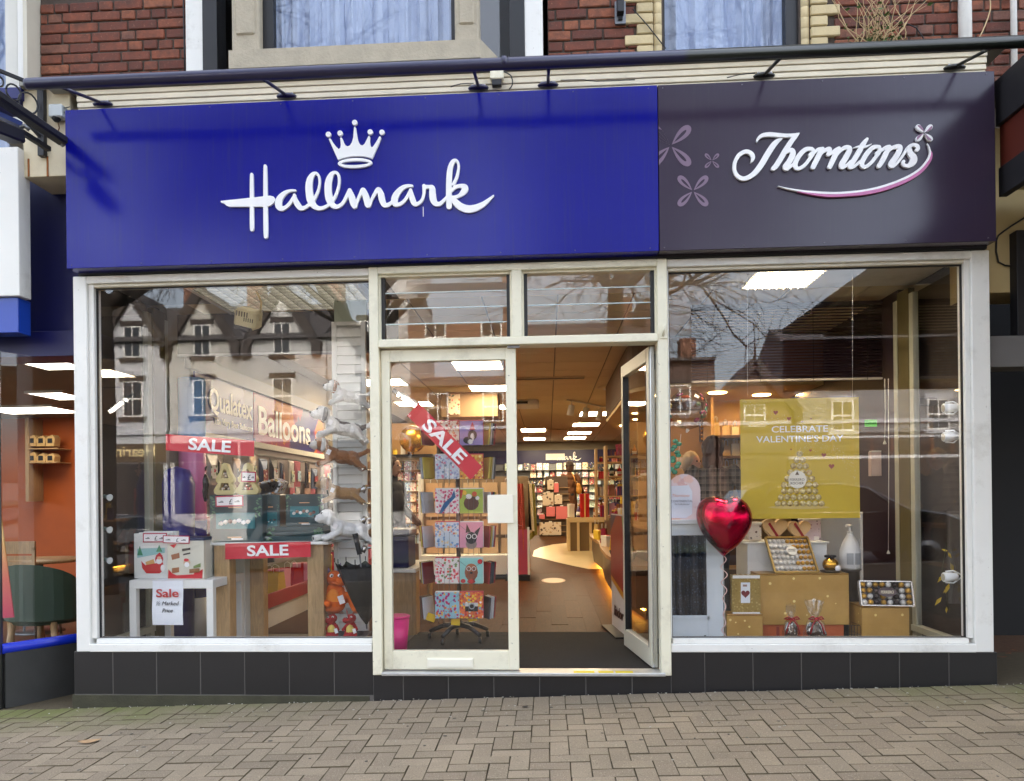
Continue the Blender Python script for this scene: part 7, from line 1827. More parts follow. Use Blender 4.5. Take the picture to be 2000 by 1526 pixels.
# long dark counter with lit kick-space on the right
dc = thing('sales_counter', 'long dark counter with amber light glowing under its foot', 'counter', (1.2, 5, FZ))
M_dcount = mat('counter_dark', (66, 44, 34), .35, var=.1)
cv = [(1.02, 2.2), (.95, 2.8), (.90, 3.6), (.92, 4.8), (.98, 6.0), (.94, 7.4), (.98, 8.6), (2.0, 8.6), (2.0, 2.2)]
MB().prism(cv, FZ + .10, .62, axis='Z').build('body', M_dcount, dc); MB().prism([(x + (.09 if x < 1.5 else 0), y) for x, y in cv], FZ, FZ + .099, axis='Z').build('kick_board', M_black, dc)
MB().prism([(x - (.05 if x < 1.5 else 0), y) for x, y in cv], .62, .66, axis='Z').build('lower_ledge', mat('ledge_tan', (170, 130, 84), .4), dc); MB().prism([(x + (.22 if x < 1.5 else 0), y) for x, y in cv], .661, .98, axis='Z').build('upper_body', M_dcount, dc); MB().prism([(x + (.20 if x < 1.5 else 0), y) for x, y in cv], .98, 1.01, axis='Z').build('worktop', MATS['ledge_tan'], dc)
lp = MB()
for q0, q1 in zip(cv[:6], cv[1:7]): lp.bar((q0[0] + .075, q0[1], FZ + .085), (q1[0] + .075, q1[1], FZ + .085), .012, .012)
lp.build('light_strip', mat('amber_strip', (255, 190, 80), .4, emit=((255, 176, 60), 7.0)), dc)
for k in range(7):
    x, y = .97, 2.6 + k * .8
    if k % 2: gift_box((x + .02, y, .661), .14, .14, .2, RND.choice(GC), 'gift pack on the lower ledge of the dark counter, %s along' % ORDN[k], RND.uniform(-.4, .4), group='packs on the counter ledge')
    else: gift_bag((x + .02, y, .661), .14, .2, .09, RND.choice(GC), 'gift bag on the lower ledge of the dark counter, %s along' % ORDN[k], 1.3, 'bags on the counter ledge')
bk_ = thing('sweet_basket', 'dark wicker basket of wrapped sweets on the counter ledge', 'basket', (.98, 2.95, .661))
MB().lathe([(.001, 0), (.11, 0), (.15, .09), (.14, .09), (.10, .012), (.001, .012)], (.98, 2.95, .661), 18).build('basket', mat('wicker', (64, 42, 30), .8, bump=.6), bk_)
for k in range(22):
    c = RND.choice([(226, 206, 190), (206, 150, 130), (120, 60, 44), (90, 120, 90)]); MB().ell((.98 + RND.uniform(-.1, .1), 2.95 + RND.uniform(-.1, .1), .74 + RND.uniform(0, .05)), (.025, .02, .02), 1).build('sweet', mat('sweet_%d_%d_%d' % c, c, .4), bk_)
goods(1.6, 1.9, 4.2, 1.01, 'boxed gift standing on the worktop of the dark counter', 'gifts on the dark counter', .3, .13, .9)
goods(1.22, 1.6, 7.6, 1.01, 'boxed gift standing at the far end of the dark counter', 'gifts at the far counter end', .35, .13, .5)
# totem board by the door
tb_ = thing('totem_board', 'standing chocolate advert board in red, blue and green beside the open door', 'sign', (.8, 1.5, FZ))
A_, B_ = Vector((.765, 1.80, 0)), Vector((.835, 1.18, 0))
def totem(name, u0, u1, z0, z1, m, off=0):
    a, b = A_.lerp(B_, u0), A_.lerp(B_, u1); nrm = Vector((-1, -.1, 0)).normalized() * off
    return MB().bar(a + nrm + Vector((0, 0, (z0 + z1) / 2)), b + nrm + Vector((0, 0, (z0 + z1) / 2)), .012, z1 - z0).build(name, m, tb_)
totem('board', 0, 1, FZ + .02, 1.16, mat('totem_white', (216, 206, 196), .4))
def tpoly(c, P):
    m = MB(); q = [A_.lerp(B_, u) + Vector((-.009, -.001, z)) for u, z in P]; m._add(q, [tuple(range(len(q)))]); m.build('printed_band', mat('ink_%d_%d_%d' % c, c, .3), tb_)
tpoly((150, 20, 24), [(0, .62), (0, 1.0), (.4, 1.15), (.75, 1.15), (1, .75), (1, .5)]); tpoly((30, 46, 90), [(0, 1.0), (0, 1.15), (.4, 1.15)]); tpoly((90, 150, 50), [(.75, 1.15), (1, 1.15), (1, .78)]); tpoly((206, 140, 30), [(0, .62), (1, .5), (1, .44), (0, .58)])
tw = text_mesh('lindor', .09, .4, .003, shear=.3, bold=.02); link('script', tw, tb_, mat('ink_dark', (60, 26, 24), .4), relloc(tb_, A_.lerp(B_, .52) + Vector((-.012, 0, .33))), (0, 0, math.atan2((B_ - A_).y, (B_ - A_).x)))
MB().bar(A_ + Vector((0, 0, FZ + .01)), B_ + Vector((0, 0, FZ + .01)), .2, .018).build('foot', M_black, tb_)
# wooden shelving with stock on the counter
for q_, (p0, p1, Y0) in enumerate(((1163, 1232, 6.3), (1182, 1262, 4.6))):
    X0, X1 = at(p0, 900, Y0).x, at(p1, 900, Y0).x; H_ = (2.02, 1.95)[q_]; nm_ = ('far', 'near')[q_]
    ws = thing('stock_shelf', nm_ + ' open wooden shelving of gifts standing on the dark counter', 'shelf', (X0, Y0, 1.011))
    for x in (X0, X1 - .03): box('upright', x, x + .03, Y0, Y0 + .28, 1.011, H_, M_oak, ws)
    for k in range(4):
        z = 1.05 + k * .25; box('board', X0 + .03, X1 - .03, Y0, Y0 + .28, z, z + .02, M_oak, ws)
        if z < H_ - .1: goods(X0 + .04, X1 - .05, Y0 + .12, z + .021, 'gift on board %s of the %s wooden shelving' % (ORDN[k], nm_), 'stock on %s shelving' % nm_, .21, .095, .03)
    goods(X0 + .04, X1 - .05, Y0 - .12, 1.012, 'gift on the worktop before the %s wooden shelving' % nm_, 'gifts before %s shelving' % nm_, .26, .09, .03)
# ================================================================== right window display
# gold poster
PY = .46
po = thing('gold_poster', 'large olive gold Valentine poster with a pyramid of wrapped chocolates', 'poster', at(1562, 900, PY))
a, b = at(1448, 1014, PY), at(1677, 776, PY)
N = NT('poster_gold'); v = N.coord('Generated'); sx_ = N.n('SeparateXYZ', Vector=v)
N.set(Base__Color=N.mix(N.noise(2, v), lin((196, 164, 40)), lin((212, 182, 56))), Roughness=.4)
box('sheet', a.x, b.x, PY, PY + .004, a.z, b.z, N.m, po, 0)
m = MB()
for k in range(420):
    u = RND.random(); s = RND.random() < .5
    x, y = (1450 + 190 * u, 782 + 62 * u ** .7 + RND.gauss(0, 4 + 6 * u)) if s else (1560 + 112 * u, 880 - 22 * math.sin(u * 2.2) + 62 * u ** 2 + RND.gauss(0, 5 + 5 * u))
    if 1450 < x < 1675 and 778 < y < 1010: m.disc(at(x, y, PY - .001), RND.uniform(.0006, .0022), 5)
m.build('glitter_print', mat('glitter', (226, 220, 190), .3), po)
def heart(cx, cy, r, n=26):
    return [(cx + r * 16 * math.sin(t) ** 3 / 17, cy - r * (13 * math.cos(t) - 5 * math.cos(2 * t) - 2 * math.cos(3 * t) - math.cos(4 * t)) / 17) for t in (2 * math.pi * k / n for k in range(n))]
for x, y, r in ((1515, 806, 5), (1541, 818, 4.5), (1584, 818, 2), (1566, 824, 2), (1583, 880, 3), (1609, 889, 5), (1624, 911, 6), (1545, 878, 2)): face(po, 'heart_print', [((150, 70, 56), heart(x, y, r))], PY)
cc_ = at(1562, 847, PY)
lettering('headline', 'CELEBRATE', po, at(1562, 838, PY - .002), .046, M_sgwhite, at(1617, 838, PY).x - at(1507, 838, PY).x, .002, bold=.012)
lettering('headline', "VALENTINE'S DAY", po, at(1562, 857, PY - .002), .046, M_sgwhite, at(1647, 857, PY).x - at(1477, 857, PY).x, .002, bold=.012)
N = NT('foil_ball_print'); geo = N.coord('Object'); vv = N.n('TexVoronoi', Vector=geo, Scale=60.0)
N.set(Base__Color=N.mix(vv.outputs['Distance'], lin((236, 222, 170)), lin((150, 116, 50))), Roughness=.3, Metallic=.3); M_fball = N.m
m = MB(); k = 0
for r_ in range(9):
    yy = 984 - r_ * 12.2; hw = 55 * (1 - r_ / 9.6); n_ = max(1, int(hw * 2 / 12.5))
    for q in range(n_):
        x = 1562 + (q - (n_ - 1) / 2) * 12.2; c = at(x, yy, PY - .0015)
        m.lathe([(.0215, .0008 + .0001 * (k % 3)), (.018, -.0012), (.010, -.0028), (.001, -.0034)], c, 10, axis='Y'); k += 1
m.build('chocolate_print', M_fball, po, smooth=True)
face(po, 'plate_print', [('d', (206, 180, 110), 1561, 991, 61, 3.5)], PY); 
q0 = at(1557, 937, PY); MB().prism([(q0.x + .062 * math.cos(q * .2244), q0.z + .062 * math.sin(q * .2244)) for q in range(28)], PY - .0052, PY - .0044).build('round_label', mat('label_cream', (232, 226, 210), .5), po)
lettering('label_text', 'FERRERO', po, at(1557, 937, PY - .0055), .018, mat('label_ink', (90, 70, 50), .5), .10, .001); lettering('label_text', 'ROCHER', po, at(1557, 944, PY - .0055), .018, MATS['label_ink'], .09, .001)
face(po, 'label_mark', [((90, 70, 50), [(1553, 928), (1557, 920), (1561, 928)])], PY - .005)
MB().tube([at(1460, 776, PY + .01), at(1460, 480, .3)], .0012, 4).tube([at(1665, 776, PY + .01), at(1665, 480, .3)], .0012, 4).build('hanging_thread', M_sgwhite, po)
# heart balloon with curled ribbon
HB = .22
hb = thing('heart_balloon', 'shiny red heart shaped foil balloon on a curled ribbon', 'balloon', at(1412, 1080, HB))
c = at(1413, 1026, HB); R_h = .172; me_b = MB(); L = [((1290 + x / 3.634 - 1413), (860 + z / 3.634 - 1026)) for x, z, _ in catmull([(q_[0], q_[1], 0) for q_ in [(445, 815), (410, 782), (340, 705), (290, 625), (269, 560), (270, 505), (288, 452), (330, 418), (390, 410), (440, 420), (462, 424), (490, 414), (540, 412), (600, 455), (633, 525), (632, 590), (602, 660), (540, 740), (470, 792), (445, 815)]], 30)][:-1]; NL = len(L); rings = []
for i in range(13):
    ph = math.pi * i / 12; s = math.sin(ph) ** .62; yy = -math.cos(ph) * .11
    ctr = (0, .08)
    rings.append([c + Vector((x * s / 275, yy, -z * s / 275)) for x, z in L])
for A_, B_ in zip(rings, rings[1:]):
    for j in range(NL): me_b.quad(A_[j], A_[(j + 1) % NL], B_[(j + 1) % NL], B_[j])
bmesh.ops.remove_doubles(me_b.bm, verts=me_b.bm.verts[:], dist=.0005)
N = NT('red_foil'); N.set(Base__Color=lin((176, 6, 50)), Metallic=1.0, Roughness=.16); N.bump(N.noise(9, N.coord('Object'), 3), .10, .03)
me_b.build('foil', N.m, hb, smooth=True)
MB().tube([at(1412, 1076, HB), at(1412, 1084, HB)], [.012, .006], 8).build('neck', MATS['gold_foil'] if 0 else N.m, hb)
rp = []
for k in range(90):
    u = k / 89; y = 1084 + 166 * u; p = at(1413 + 2 * math.sin(u * 3), y, HB); rp.append(p + Vector((.014 * math.sin(u * 34) * (1 + .5 * math.sin(u * 7)), .012 * math.cos(u * 34), 0)))
m = MB()
for p0, p1 in zip(rp, rp[1:]): m.quad(p0 + Vector((-.004, 0, 0)), p0 + Vector((.004, .002, 0)), p1 + Vector((.004, .002, 0)), p1 + Vector((-.004, 0, 0)))
m.build('ribbon', mat('ribbon_pink', (222, 186, 180), .3), hb, smooth=True)
MB().tube([rp[0], rp[-1]], .0015, 5).build('string', M_shelf, hb)
bwt = MB().lathe([(.001, 0), (.03, 0), (.035, .03), (.02, .05), (.001, .05)], (rp[-1].x, HB, FZ), 12); bwt.build('weight', mat('weight_red', (150, 20, 40), .4), hb)
MB().tube([(rp[-1].x, HB, FZ + .05), rp[-1]], .0015, 5).build('string', M_shelf, hb)
# white cabinet with dark curtain
CBY = .34
a, b = at(1306, 1250, CBY), at(1400, 1022, CBY)
cab = thing('white_cabinet', 'white cabinet with a dark patterned curtain behind its open front', 'cabinet', ((a.x + b.x) / 2, .6, FZ))
x0, x1, zt2 = a.x - .06, at(1412, 1100, CBY).x, at(1360, 1024, CBY).z
M_cab = mat('cabinet_white', (206, 214, 220), .45)
ox1 = at(1381, 1100, CBY).x; oz0, oz1 = at(1350, 1203, CBY).z, at(1350, 1046, CBY).z
box('stile', ox1, x1, CBY, CBY + .03, FZ, zt2, M_cab, cab); box('bottom_panel', x0, ox1, CBY, CBY + .03, FZ, oz0, M_cab, cab); box('top_rail', x0, ox1, CBY, CBY + .03, oz1, zt2, M_cab, cab); box('top', x0 - .01, x1 - .02, CBY - .02, CBY + .5, zt2 + .001, zt2 + .03, M_cab, cab); box('side', x1 - .025, x1 - .001, CBY + .03, CBY + .48, FZ, zt2, M_cab, cab)
f = MB(); f.box(ox1 - .004, ox1 + .012, CBY - .008, CBY, oz0 - .02, oz1 + .02); f.box(x0, ox1 + .012, CBY - .008, CBY, oz0 - .02, oz0 - .004); f.build('moulding', M_cab, cab)
curtain('curtain', x0, ox1 + .02, CBY + .07, oz0 - .02, oz1 + .02, cab, 6, .014, print_mat('curtain_dark', (26, 32, 44), [(60, 72, 90), (40, 48, 62), (80, 92, 110), (34, 40, 52)], 60, .3))
MB().box(at(1375, 1240, CBY).x, at(1379, 1240, CBY).x, CBY - .004, CBY, at(1377, 1250, CBY).z, at(1377, 1241, CBY).z).build('catch', M_black, cab)
# arched card sign on it
ar = thing('arched_sign', 'white arched counter sign with pink blossom print on the white cabinet', 'sign', at(1338, 1018, .4))
def arch(px0, px1, top, bot, Y): 
    P = [(px0, bot), (px1, bot)] ; r = (px1 - px0) / 2; cx_ = (px0 + px1) / 2
    P += [(cx_ + r * math.cos(t), top + r - r * math.sin(t)) for t in (math.pi * k / 14 for k in range(15))]
    return [(at(x, y, Y).x, at(x, y, Y).z) for x, y in P]
MB().prism(arch(1304, 1368, 926, 1018, .40), .40, .408).build('panel', print_mat('blossom_print', (226, 206, 210), [(230, 190, 180), (236, 220, 220), (214, 170, 170), (240, 232, 232)], 12, .4), ar)
face(ar, 'white_panel', [((222, 226, 240), [(1304, 950), (1345, 948), (1352, 960), (1352, 1004), (1340, 1012), (1304, 1012)])], .40); lettering('line', 'Thorntons', ar, at(1330, 968, .396), .02, mat('rose_ink', (222, 150, 130), .4), .12, .001, shear=.3)
lettering('line', 'CONTINENTAL', ar, at(1332, 979, .396), .016, mat('grey_ink', (96, 100, 120), .5), .15, .001); lettering('line', 'The Truffle Selection', ar, at(1332, 985, .396), .011, MATS['grey_ink'], .10, .001, shear=.3)
# white step with packs
ws_z = at(1530, 1062, .62).z
sp2 = thing('display_step', 'white display step carrying heart boxes behind the tilted tray', 'plinth', at(1530, 1110, .7))
a, b = at(1460, 1120, .62), at(1615, 1062, .62); MB().box(a.x, b.x, .62, .95, FZ, ws_z, .004).build('body', M_shelf, sp2); MB().box(a.x - .03, b.x + .01, .60, .96, ws_z + .0005, ws_z + .012, .002).build('top_board', M_shelf, sp2)
tz2 = ws_z + .013
for k, (px0, px1) in enumerate(((1490, 1537), (1540, 1582))):
    hx_ = thing('heart_box', ('left', 'right')[k] + ' cream heart shaped box with red ribbon on the white step', 'box', at((px0 + px1) / 2, 1055, .7)); Y = .7
    P = [(at(x, y, Y).x, at(x, y, Y).z - at(0 + 1515, 1057, Y).z + tz2) for x, y in heart((px0 + px1) / 2, 1036, (px1 - px0) / 2 * 1.08, 30)]
    mz = min(z for _, z in P); P = [(x, z - mz + tz2) for x, z in P]
    MB().prism(P, Y, Y + .05).build('box', mat('box_cream', (216, 186, 140), .5), hx_); MB().prism([((x - sum(p[0] for p in P) / 30) * 1.03 + sum(p[0] for p in P) / 30, z + .002) for x, z in P], Y - .012, Y - .001).build('lid', MATS['box_cream'], hx_)
    r0, r1 = at(px0 + 12, 1022, Y - .015), at(px0 + 30, 1050, Y - .015); MB().bar(r0, r1, .004, .018, up=(1, 0, 1)).build('ribbon', mat('ribbon_red', (150, 16, 30), .3), hx_); MB().ell(r1 + Vector((0, 0, .0)), (.02, .01, .012), 1).build('bow', MATS['ribbon_red'], hx_)
dp = thing('dotted_carton', 'cream carton with dark sweet print at the left end of the white step', 'box', at(1475, 1055, .68)); pbox('carton', 1462, 1024, 1487, 1056, .68, .12, print_mat('berry_print', (216, 206, 196), [(60, 34, 40), (90, 50, 50), (50, 30, 36), (40, 30, 40)], 34, .22), dp); pbox('lid', 1461, 1020, 1488, 1025, .678, .124, M_shelf, dp)
pk_ = thing('lilac_carton', 'lilac carton with small print at the right end of the white step', 'box', at(1586, 1055, .76)); pbox('carton', 1568, 1016, 1603, 1056, .78, .1, print_mat('lilac_print', (206, 190, 204), [(60, 40, 60), (150, 110, 140), (90, 70, 90), (120, 90, 110)], 40, .18), pk_); pbox('lid', 1567, 1013, 1604, 1017, .778, .104, M_shelf, pk_); pbox('barcode', 1590, 1048, 1600, 1056, .776, .002, M_ticket, pk_)
# gold bokeh boxes
N = NT('gold_bokeh'); v = N.coord('Object'); w_ = N.n('TexVoronoi', Vector=v, Scale=24.0, Randomness=1.0)
base = N.mix(N.noise(5, v, 4), lin((150, 108, 44)), lin((206, 166, 92)))
sel = N.math('GREATER_THAN', N.n('SeparateColor', Color=w_.outputs['Color']).outputs[1], .5)
dot = N.math('MULTIPLY', N.math('LESS_THAN', w_.outputs['Distance'], N.math('MULTIPLY', N.n('SeparateColor', Color=w_.outputs['Color']).outputs[2], .3)), sel)
N.set(Base__Color=N.mix(N.math('MULTIPLY', dot, .75), base, lin((246, 226, 150))), Roughness=.35); M_bokeh = N.m
def gold_box(label, px0, py0, px1, py1, Y, dep, z0=None):
    a, b = at(px0, py1, Y), at(px1, py0, Y); zz = FZ if z0 is None else z0
    t = thing('gold_box', label, 'box', ((a.x + b.x) / 2, Y + dep / 2, zz)); MB().box(a.x, b.x, Y, Y + dep, zz, b.z - .012, .003).build('carton', M_bokeh, t); MB().box(a.x - .001, b.x + .001, Y - .001, Y + dep + .001, b.z - .0115, b.z, .003).build('lid_edge', mat('gold_edge', (150, 112, 50), .3, .3), t)
    return b.z
zg = gold_box('large gold box with bokeh dots carrying the tilted chocolate tray', 1482, 1120, 1658, 1220, .42, .3, at(1570, 1221, .42).z)
ob = thing('orange_box', 'orange red base box under the large gold box', 'box', at(1570, 1248, .42))
a, b = at(1482, 1221, .44), at(1648, 1221, .44); MB().box(a.x, b.x, .44, .70, FZ, at(1570, 1221, .42).z - .001, .003).build('carton', mat('orange_card', (196, 96, 48), .5, var=.15), ob); MB().box(a.x + .12, a.x + .14, .436, .44, FZ, at(1570, 1222, .42).z - .01).build('edge_strip', mat('orange_edge', (150, 60, 40), .5), ob)
zs_ = gold_box('small gold box under the gold gift pack', 1420, 1200, 1490, 1252, .36, .16)
zr_ = gold_box('square gold box under the oblong chocolate tray', 1684, 1184, 1776, 1252, .34, .30)
# gold gift pack with heart label
gp_ = thing('gift_pack', 'gold patterned gift pack with white label and dark red heart', 'bag', at(1457, 1200, .38)); gy = .39
a, b = at(1430, 1200, gy), at(1485, 1124, gy)
n = 11; zz0 = zs_ + .001
P = [(a.x, zz0)] + [(b.x, zz0)] + [(b.x + (a.x - b.x) * k / n, b.z + (.006 if k % 2 else 0)) for k in range(n + 1)]
MB().prism(P, gy, gy + .045).build('pack', print_mat('gold_fan', (150, 124, 60), [(176, 152, 92), (136, 110, 50), (186, 160, 100), (160, 132, 70)], 60, .3), gp_)
pw = lambda x0, y0, x1, y1: [(x0, y0), (x1, y0), (x1, y1), (x0, y1)]
face(gp_, 'label', [((222, 226, 232), pw(1447, 1138, 1465, 1178)), ((110, 14, 26), heart(1456, 1160, 9)), ((150, 120, 110), pw(1451, 1142, 1459, 1146))], gy)
for y0, y1 in ((1124, 1130), (1196, 1202)): face(gp_, 'white_edge', [((226, 226, 226), pw(1431, y0, 1484, y1))], gy)
# chocolate trays
BALL = MB().ell((0, 0, 0), 1, 2).mesh('chocolate', None)
M_fg = mat('wrap_gold', (196, 150, 66), .3, .7, bump=.5, bscale=9, rand=.2); M_fs = mat('wrap_pale', (216, 212, 206), .3, .3, bump=.5, bscale=9, rand=.1); M_fd = mat('wrap_dark', (50, 38, 40), .3, .4, rand=.2)
BM = {}
for k_, m_ in (('g', M_fg), ('s', M_fs), ('d', M_fd)):
    q = BALL.copy(); q.materials.append(m_); BM[k_] = q
tr = thing('chocolate_tray', 'tilted clear tray of gold and pale wrapped chocolates on the large gold box', 'box', at(1550, 1118, .5), None, True)
# plane of the tray: leans back
o_ = Vector((at(1514, 1118, .46).x, .46, zg + .004)); ux = Vector((at(1598, 1118, .46).x - o_.x, 0, 0)); uz = Vector((-.03, .13, at(1550, 1052, .55).z - zg))
tr.location = (0, 0, 0)
ORI[tr.name] = Vector((0, 0, 0)); nz = ux.cross(uz).normalized(); nz = nz if nz.y < 0 else -nz
def tp(u, v, h=0): return o_ + ux * u + uz * v + nz * h
m = MB(); m._add([tp(0, 0, -.02), tp(1, 0, -.02), tp(1, 1, -.02), tp(0, 1, -.02), tp(0, 0, -.012), tp(1, 0, -.012), tp(1, 1, -.012), tp(0, 1, -.012)], [(0, 1, 2, 3), (4, 7, 6, 5), (0, 4, 5, 1), (1, 5, 6, 2), (2, 6, 7, 3), (3, 7, 4, 0)]); m.build('back', mat('tray_white', (222, 214, 200), .4), tr)
m = MB()
for p0, p1 in (((0, 0), (1, 0)), ((1, 0), (1, 1)), ((1, 1), (0, 1)), ((0, 1), (0, 0))): m.bar(tp(*p0), tp(*p1), .012, .022, up=nz)
m.build('rim', mat('gold_rim', (176, 140, 70), .3, .6), tr)
for i in range(9):
    for j in range(6):
        kind = 'g' if i + j * .5 > 6.2 - (1.2 if j < 2 else 0) else 's'
        link('chocolate', BM[kind], tr, None, tp((i + .75) / 9.5, (j + .7) / 6.4), (RND.random(), RND.random(), 0), (.0155, .0155, .0155))
m = MB(); q0 = tp(.52, .60, .018)
ring = [q0 + (ux.normalized() * math.cos(t) + uz.normalized() * math.sin(t)) * .036 for t in (2 * math.pi * k / 24 for k in range(24))]
m._add(ring, [tuple(range(24))]); m.build('round_label', mat('label_cream', (232, 226, 210), .5), tr)
ang = math.atan2(uz.y, uz.z); link('label_text', text_mesh('FERRERO\nROCHER', .009, .05, .001), tr, MATS['label_ink'], q0 + nz * .002, (-ang, 0, 0))
t2 = thing('chocolate_tray', 'oblong clear tray of assorted wrapped chocolates on the square gold box', 'box', at(1732, 1186, .3), None, True); t2.location = (0, 0, 0); ORI[t2.name] = Vector((0, 0, 0))
o_ = Vector((at(1682, 1186, .33).x, .33, zr_ + .008)); ux = Vector((at(1784, 1186, .33).x - o_.x, 0, -.006)); uz = Vector((-.003, .03, at(1732, 1136, .33).z - zr_ - .008)); nz = ux.cross(uz).normalized(); nz = nz if nz.y < 0 else -nz
m = MB(); m._add([tp(0, 0, -.03), tp(1, 0, -.03), tp(1, 1, -.03), tp(0, 1, -.03), tp(0, 0, -.014), tp(1, 0, -.014), tp(1, 1, -.014), tp(0, 1, -.014)], [(0, 1, 2, 3), (4, 7, 6, 5), (0, 4, 5, 1), (1, 5, 6, 2), (2, 6, 7, 3), (3, 7, 4, 0)]); m.build('back', mat('tray_dark', (60, 52, 56), .4), t2)
m = MB()
for p0, p1 in (((0, 0), (1, 0)), ((1, 0), (1, 1)), ((1, 1), (0, 1)), ((0, 1), (0, 0))): m.bar(tp(*p0), tp(*p1), .008, .03, up=nz)
m.build('rim', mat('clear_rim', (190, 186, 180), .15, .4), t2)
for i in range(8):
    for j in range(4): link('chocolate', BM['gsdgsdsg'[i] if RND.random() < .8 else RND.choice('gsd')], t2, None, tp((i + .55) / 8.1, (j + .55) / 4.1), (RND.random(), RND.random(), 0), (.0195, .0195, .0195))
q0 = tp(.5, .55, .024); m = MB(); ring = [q0 + ux.normalized() * math.cos(t) * .06 + uz.normalized() * math.sin(t) * .032 for t in (2 * math.pi * k / 24 for k in range(24))]; m._add(ring, [tuple(range(24))]); m.build('oval_label', mat('label_plum', (70, 50, 56), .4), t2)
link('label_text', text_mesh('FERRERO', .02, .085, .001, bold=.02), t2, mat('label_pale', (232, 220, 190), .5), q0 + nz * .002)
# round gold gift with dark bow
rb = thing('round_gift', 'round gold wrapped gift with dark bow beside the tilted tray', 'gift', at(1622, 1118, .5))
c = at(1622, 1101, .5); MB().ell((c.x, .5, zg + .055), (.055, .05, .05), 3).build('gift', M_gold, rb)
m = MB()
for k in range(7): a_ = k * .9; m.ell((c.x + .025 * math.cos(a_), .5 + .02 * math.sin(a_), zg + .112), (.02, .012, .012), 1, rotm('Z', math.degrees(a_)))
m.build('bow', mat('bow_dark', (40, 34, 30), .4, .3), rb); MB().lathe([(.001, 0), (.06, 0), (.072, .012), (.05, .014)], (c.x, .5, zg + .001), 20).build('dish', mat('dish_dark', (50, 38, 30), .4), rb); MB().ell((c.x + .035, .455, zg + .03), (.02, .008, .022), 2).build('tag', M_ticket, rb)
# cellophane bags with red bows
M_cello = glass('cellophane', .10, (.92, .92, .92, 1))
for k, (px, w, lb) in enumerate(((1545, .10, 'narrow cellophane bag of dark chocolates with a red bow'), (1592, .135, 'wide cellophane bag with a chocolate heart and red bow'))):
    Y = .25; p = at(px, 1248, Y); t = thing('sweet_bag', lb, 'bag', (p.x, Y, FZ)); z0 = p.z - .01
    MB().box(p.x - w * .5, p.x + w * .5, Y - .03, Y + .05, FZ, z0, .004).build('base_card', mat('card_red', (140, 40, 40), .5), t)
    link('chocolates', blob('chocolates', [('e', (p.x, Y, z0 + .07), (w * .46, .035, .06)), ('e', (p.x + (w * .15 if k else 0), Y, z0 + .04), (w * .45, .035, .045))], .008, 1, print_mat('choc_white', (44, 24, 20), [(226, 216, 206), (60, 34, 28), (200, 190, 180), (50, 30, 26)], 48, .2)), t, None, relloc(t, (0, 0, 0)))
    m = MB(); rings = []
    for z, r in ((0, .54), (.06, .56), (.12, .42), (.15, .12), (.19, .3), (.24 + .03 * k, .5 - .2 * (1 - k))):
        rings.append([Vector((p.x + w * r * math.cos(2 * math.pi * j / 18) * (1 + .12 * math.sin(j * 2.7 + z * 60)), Y + .045 * r * 1.6 * math.sin(2 * math.pi * j / 18), z0 + z + .008 * math.sin(j * 1.9))) for j in range(18)])
    for A_, B_ in zip(rings, rings[1:]):
        for j in range(18): m.quad(A_[j], A_[(j + 1) % 18], B_[(j + 1) % 18], B_[j])
    m.build('cellophane', M_cello, t)
    m = MB(); kn = Vector((p.x, Y - .03, z0 + .15)); m.ell(kn, .012, 1)
    for s in (-1, 1): m.tube([kn, kn + Vector((s * .03, -.01, .015)), kn + Vector((s * .05, 0, .0)), kn + Vector((s * .02, 0, -.006)), kn], .006, 6); m.tube([kn, kn + Vector((s * .03, -.015, -.04)), kn + Vector((s * .045, -.015, -.10))], .005, 6)
    m.build('bow', MATS['ribbon_red'], t)
# white pump dispenser
pd = thing('pump_dispenser', 'white pump dispenser bottle standing right of the gold boxes', 'bottle', at(1660, 1112, .62))
c = at(1661, 1111, .62); zb0, zt0 = c.z, at(1661, 1026, .62).z; h = zt0 - zb0; cx_ = c.x
MB().lathe([(.001, 0), (.068, 0), (.072, .01), (.072, h * .42), (.05, h * .62), (.022, h * .78), (.018, h * .82)], (cx_, .62, zb0), 24).build('body', mat('pump_white', (206, 206, 204), .35), pd); MB().lathe([(.02, h * .80), (.02, h * .86), (.008, h * .87), (.008, h * .97)], (cx_, .62, zb0), 16).build('collar', M_shelf, pd); MB().tube([(cx_ + .01, .62, zb0 + h * .98), (cx_ - .035, .60, zb0 + h * .99)], .011, 8).build('nozzle', M_shelf, pd)
f = MB()
for s in (-1, 1): f.obox((cx_ + s * .027, .553, zb0 + h * .24), (.022, .002, h * .13), rotm('Z', s * 20))
f.build('paper_label', mat('label_grey', (150, 152, 152), .5), pd)
st = thing('pedestal', 'dark narrow pedestal under the pump dispenser', 'stand', (cx_, .62, FZ)); MB().lathe([(.07, 0), (.07, .02), (.06, .03), (.06, zb0 - FZ - .02), (.075, zb0 - FZ - .001)], (cx_, .62, FZ), 20).build('column', mat('pedestal_dark', (54, 48, 46), .4), st); MB().lathe([(.001, 0), (.1, 0), (.1, .02), (.001, .02)], (cx_, .62, FZ), 20).build('foot', M_black, st)
bsk = thing('wire_basket', 'small black wire basket beside the orange base box', 'basket', at(1665, 1240, .36)); a, b = at(1652, 1248, .36), at(1680, 1222, .36); m = MB()
for k in range(6): x = a.x + (b.x - a.x) * k / 5; m.tube([(x, .36, FZ), (x, .36, b.z)], .002, 4)
for k in range(5): z = FZ + (b.z - FZ) * k / 4; m.tube([(a.x, .36, z), (b.x, .36, z), (b.x, .5, z)], .002, 4)
m.build('wires', M_black, bsk)
gpan = thing('grey_panel', 'pale grey display panel behind the pump dispenser', 'panel', at(1645, 1060, 1.0)); pbox('panel', 1602, 1000, 1684, 1180, 1.0, .03, mat('panel_grey', (176, 176, 174), .6), gpan); pbox('edge', 1682, 1000, 1685, 1180, .995, .01, M_shelf, gpan)
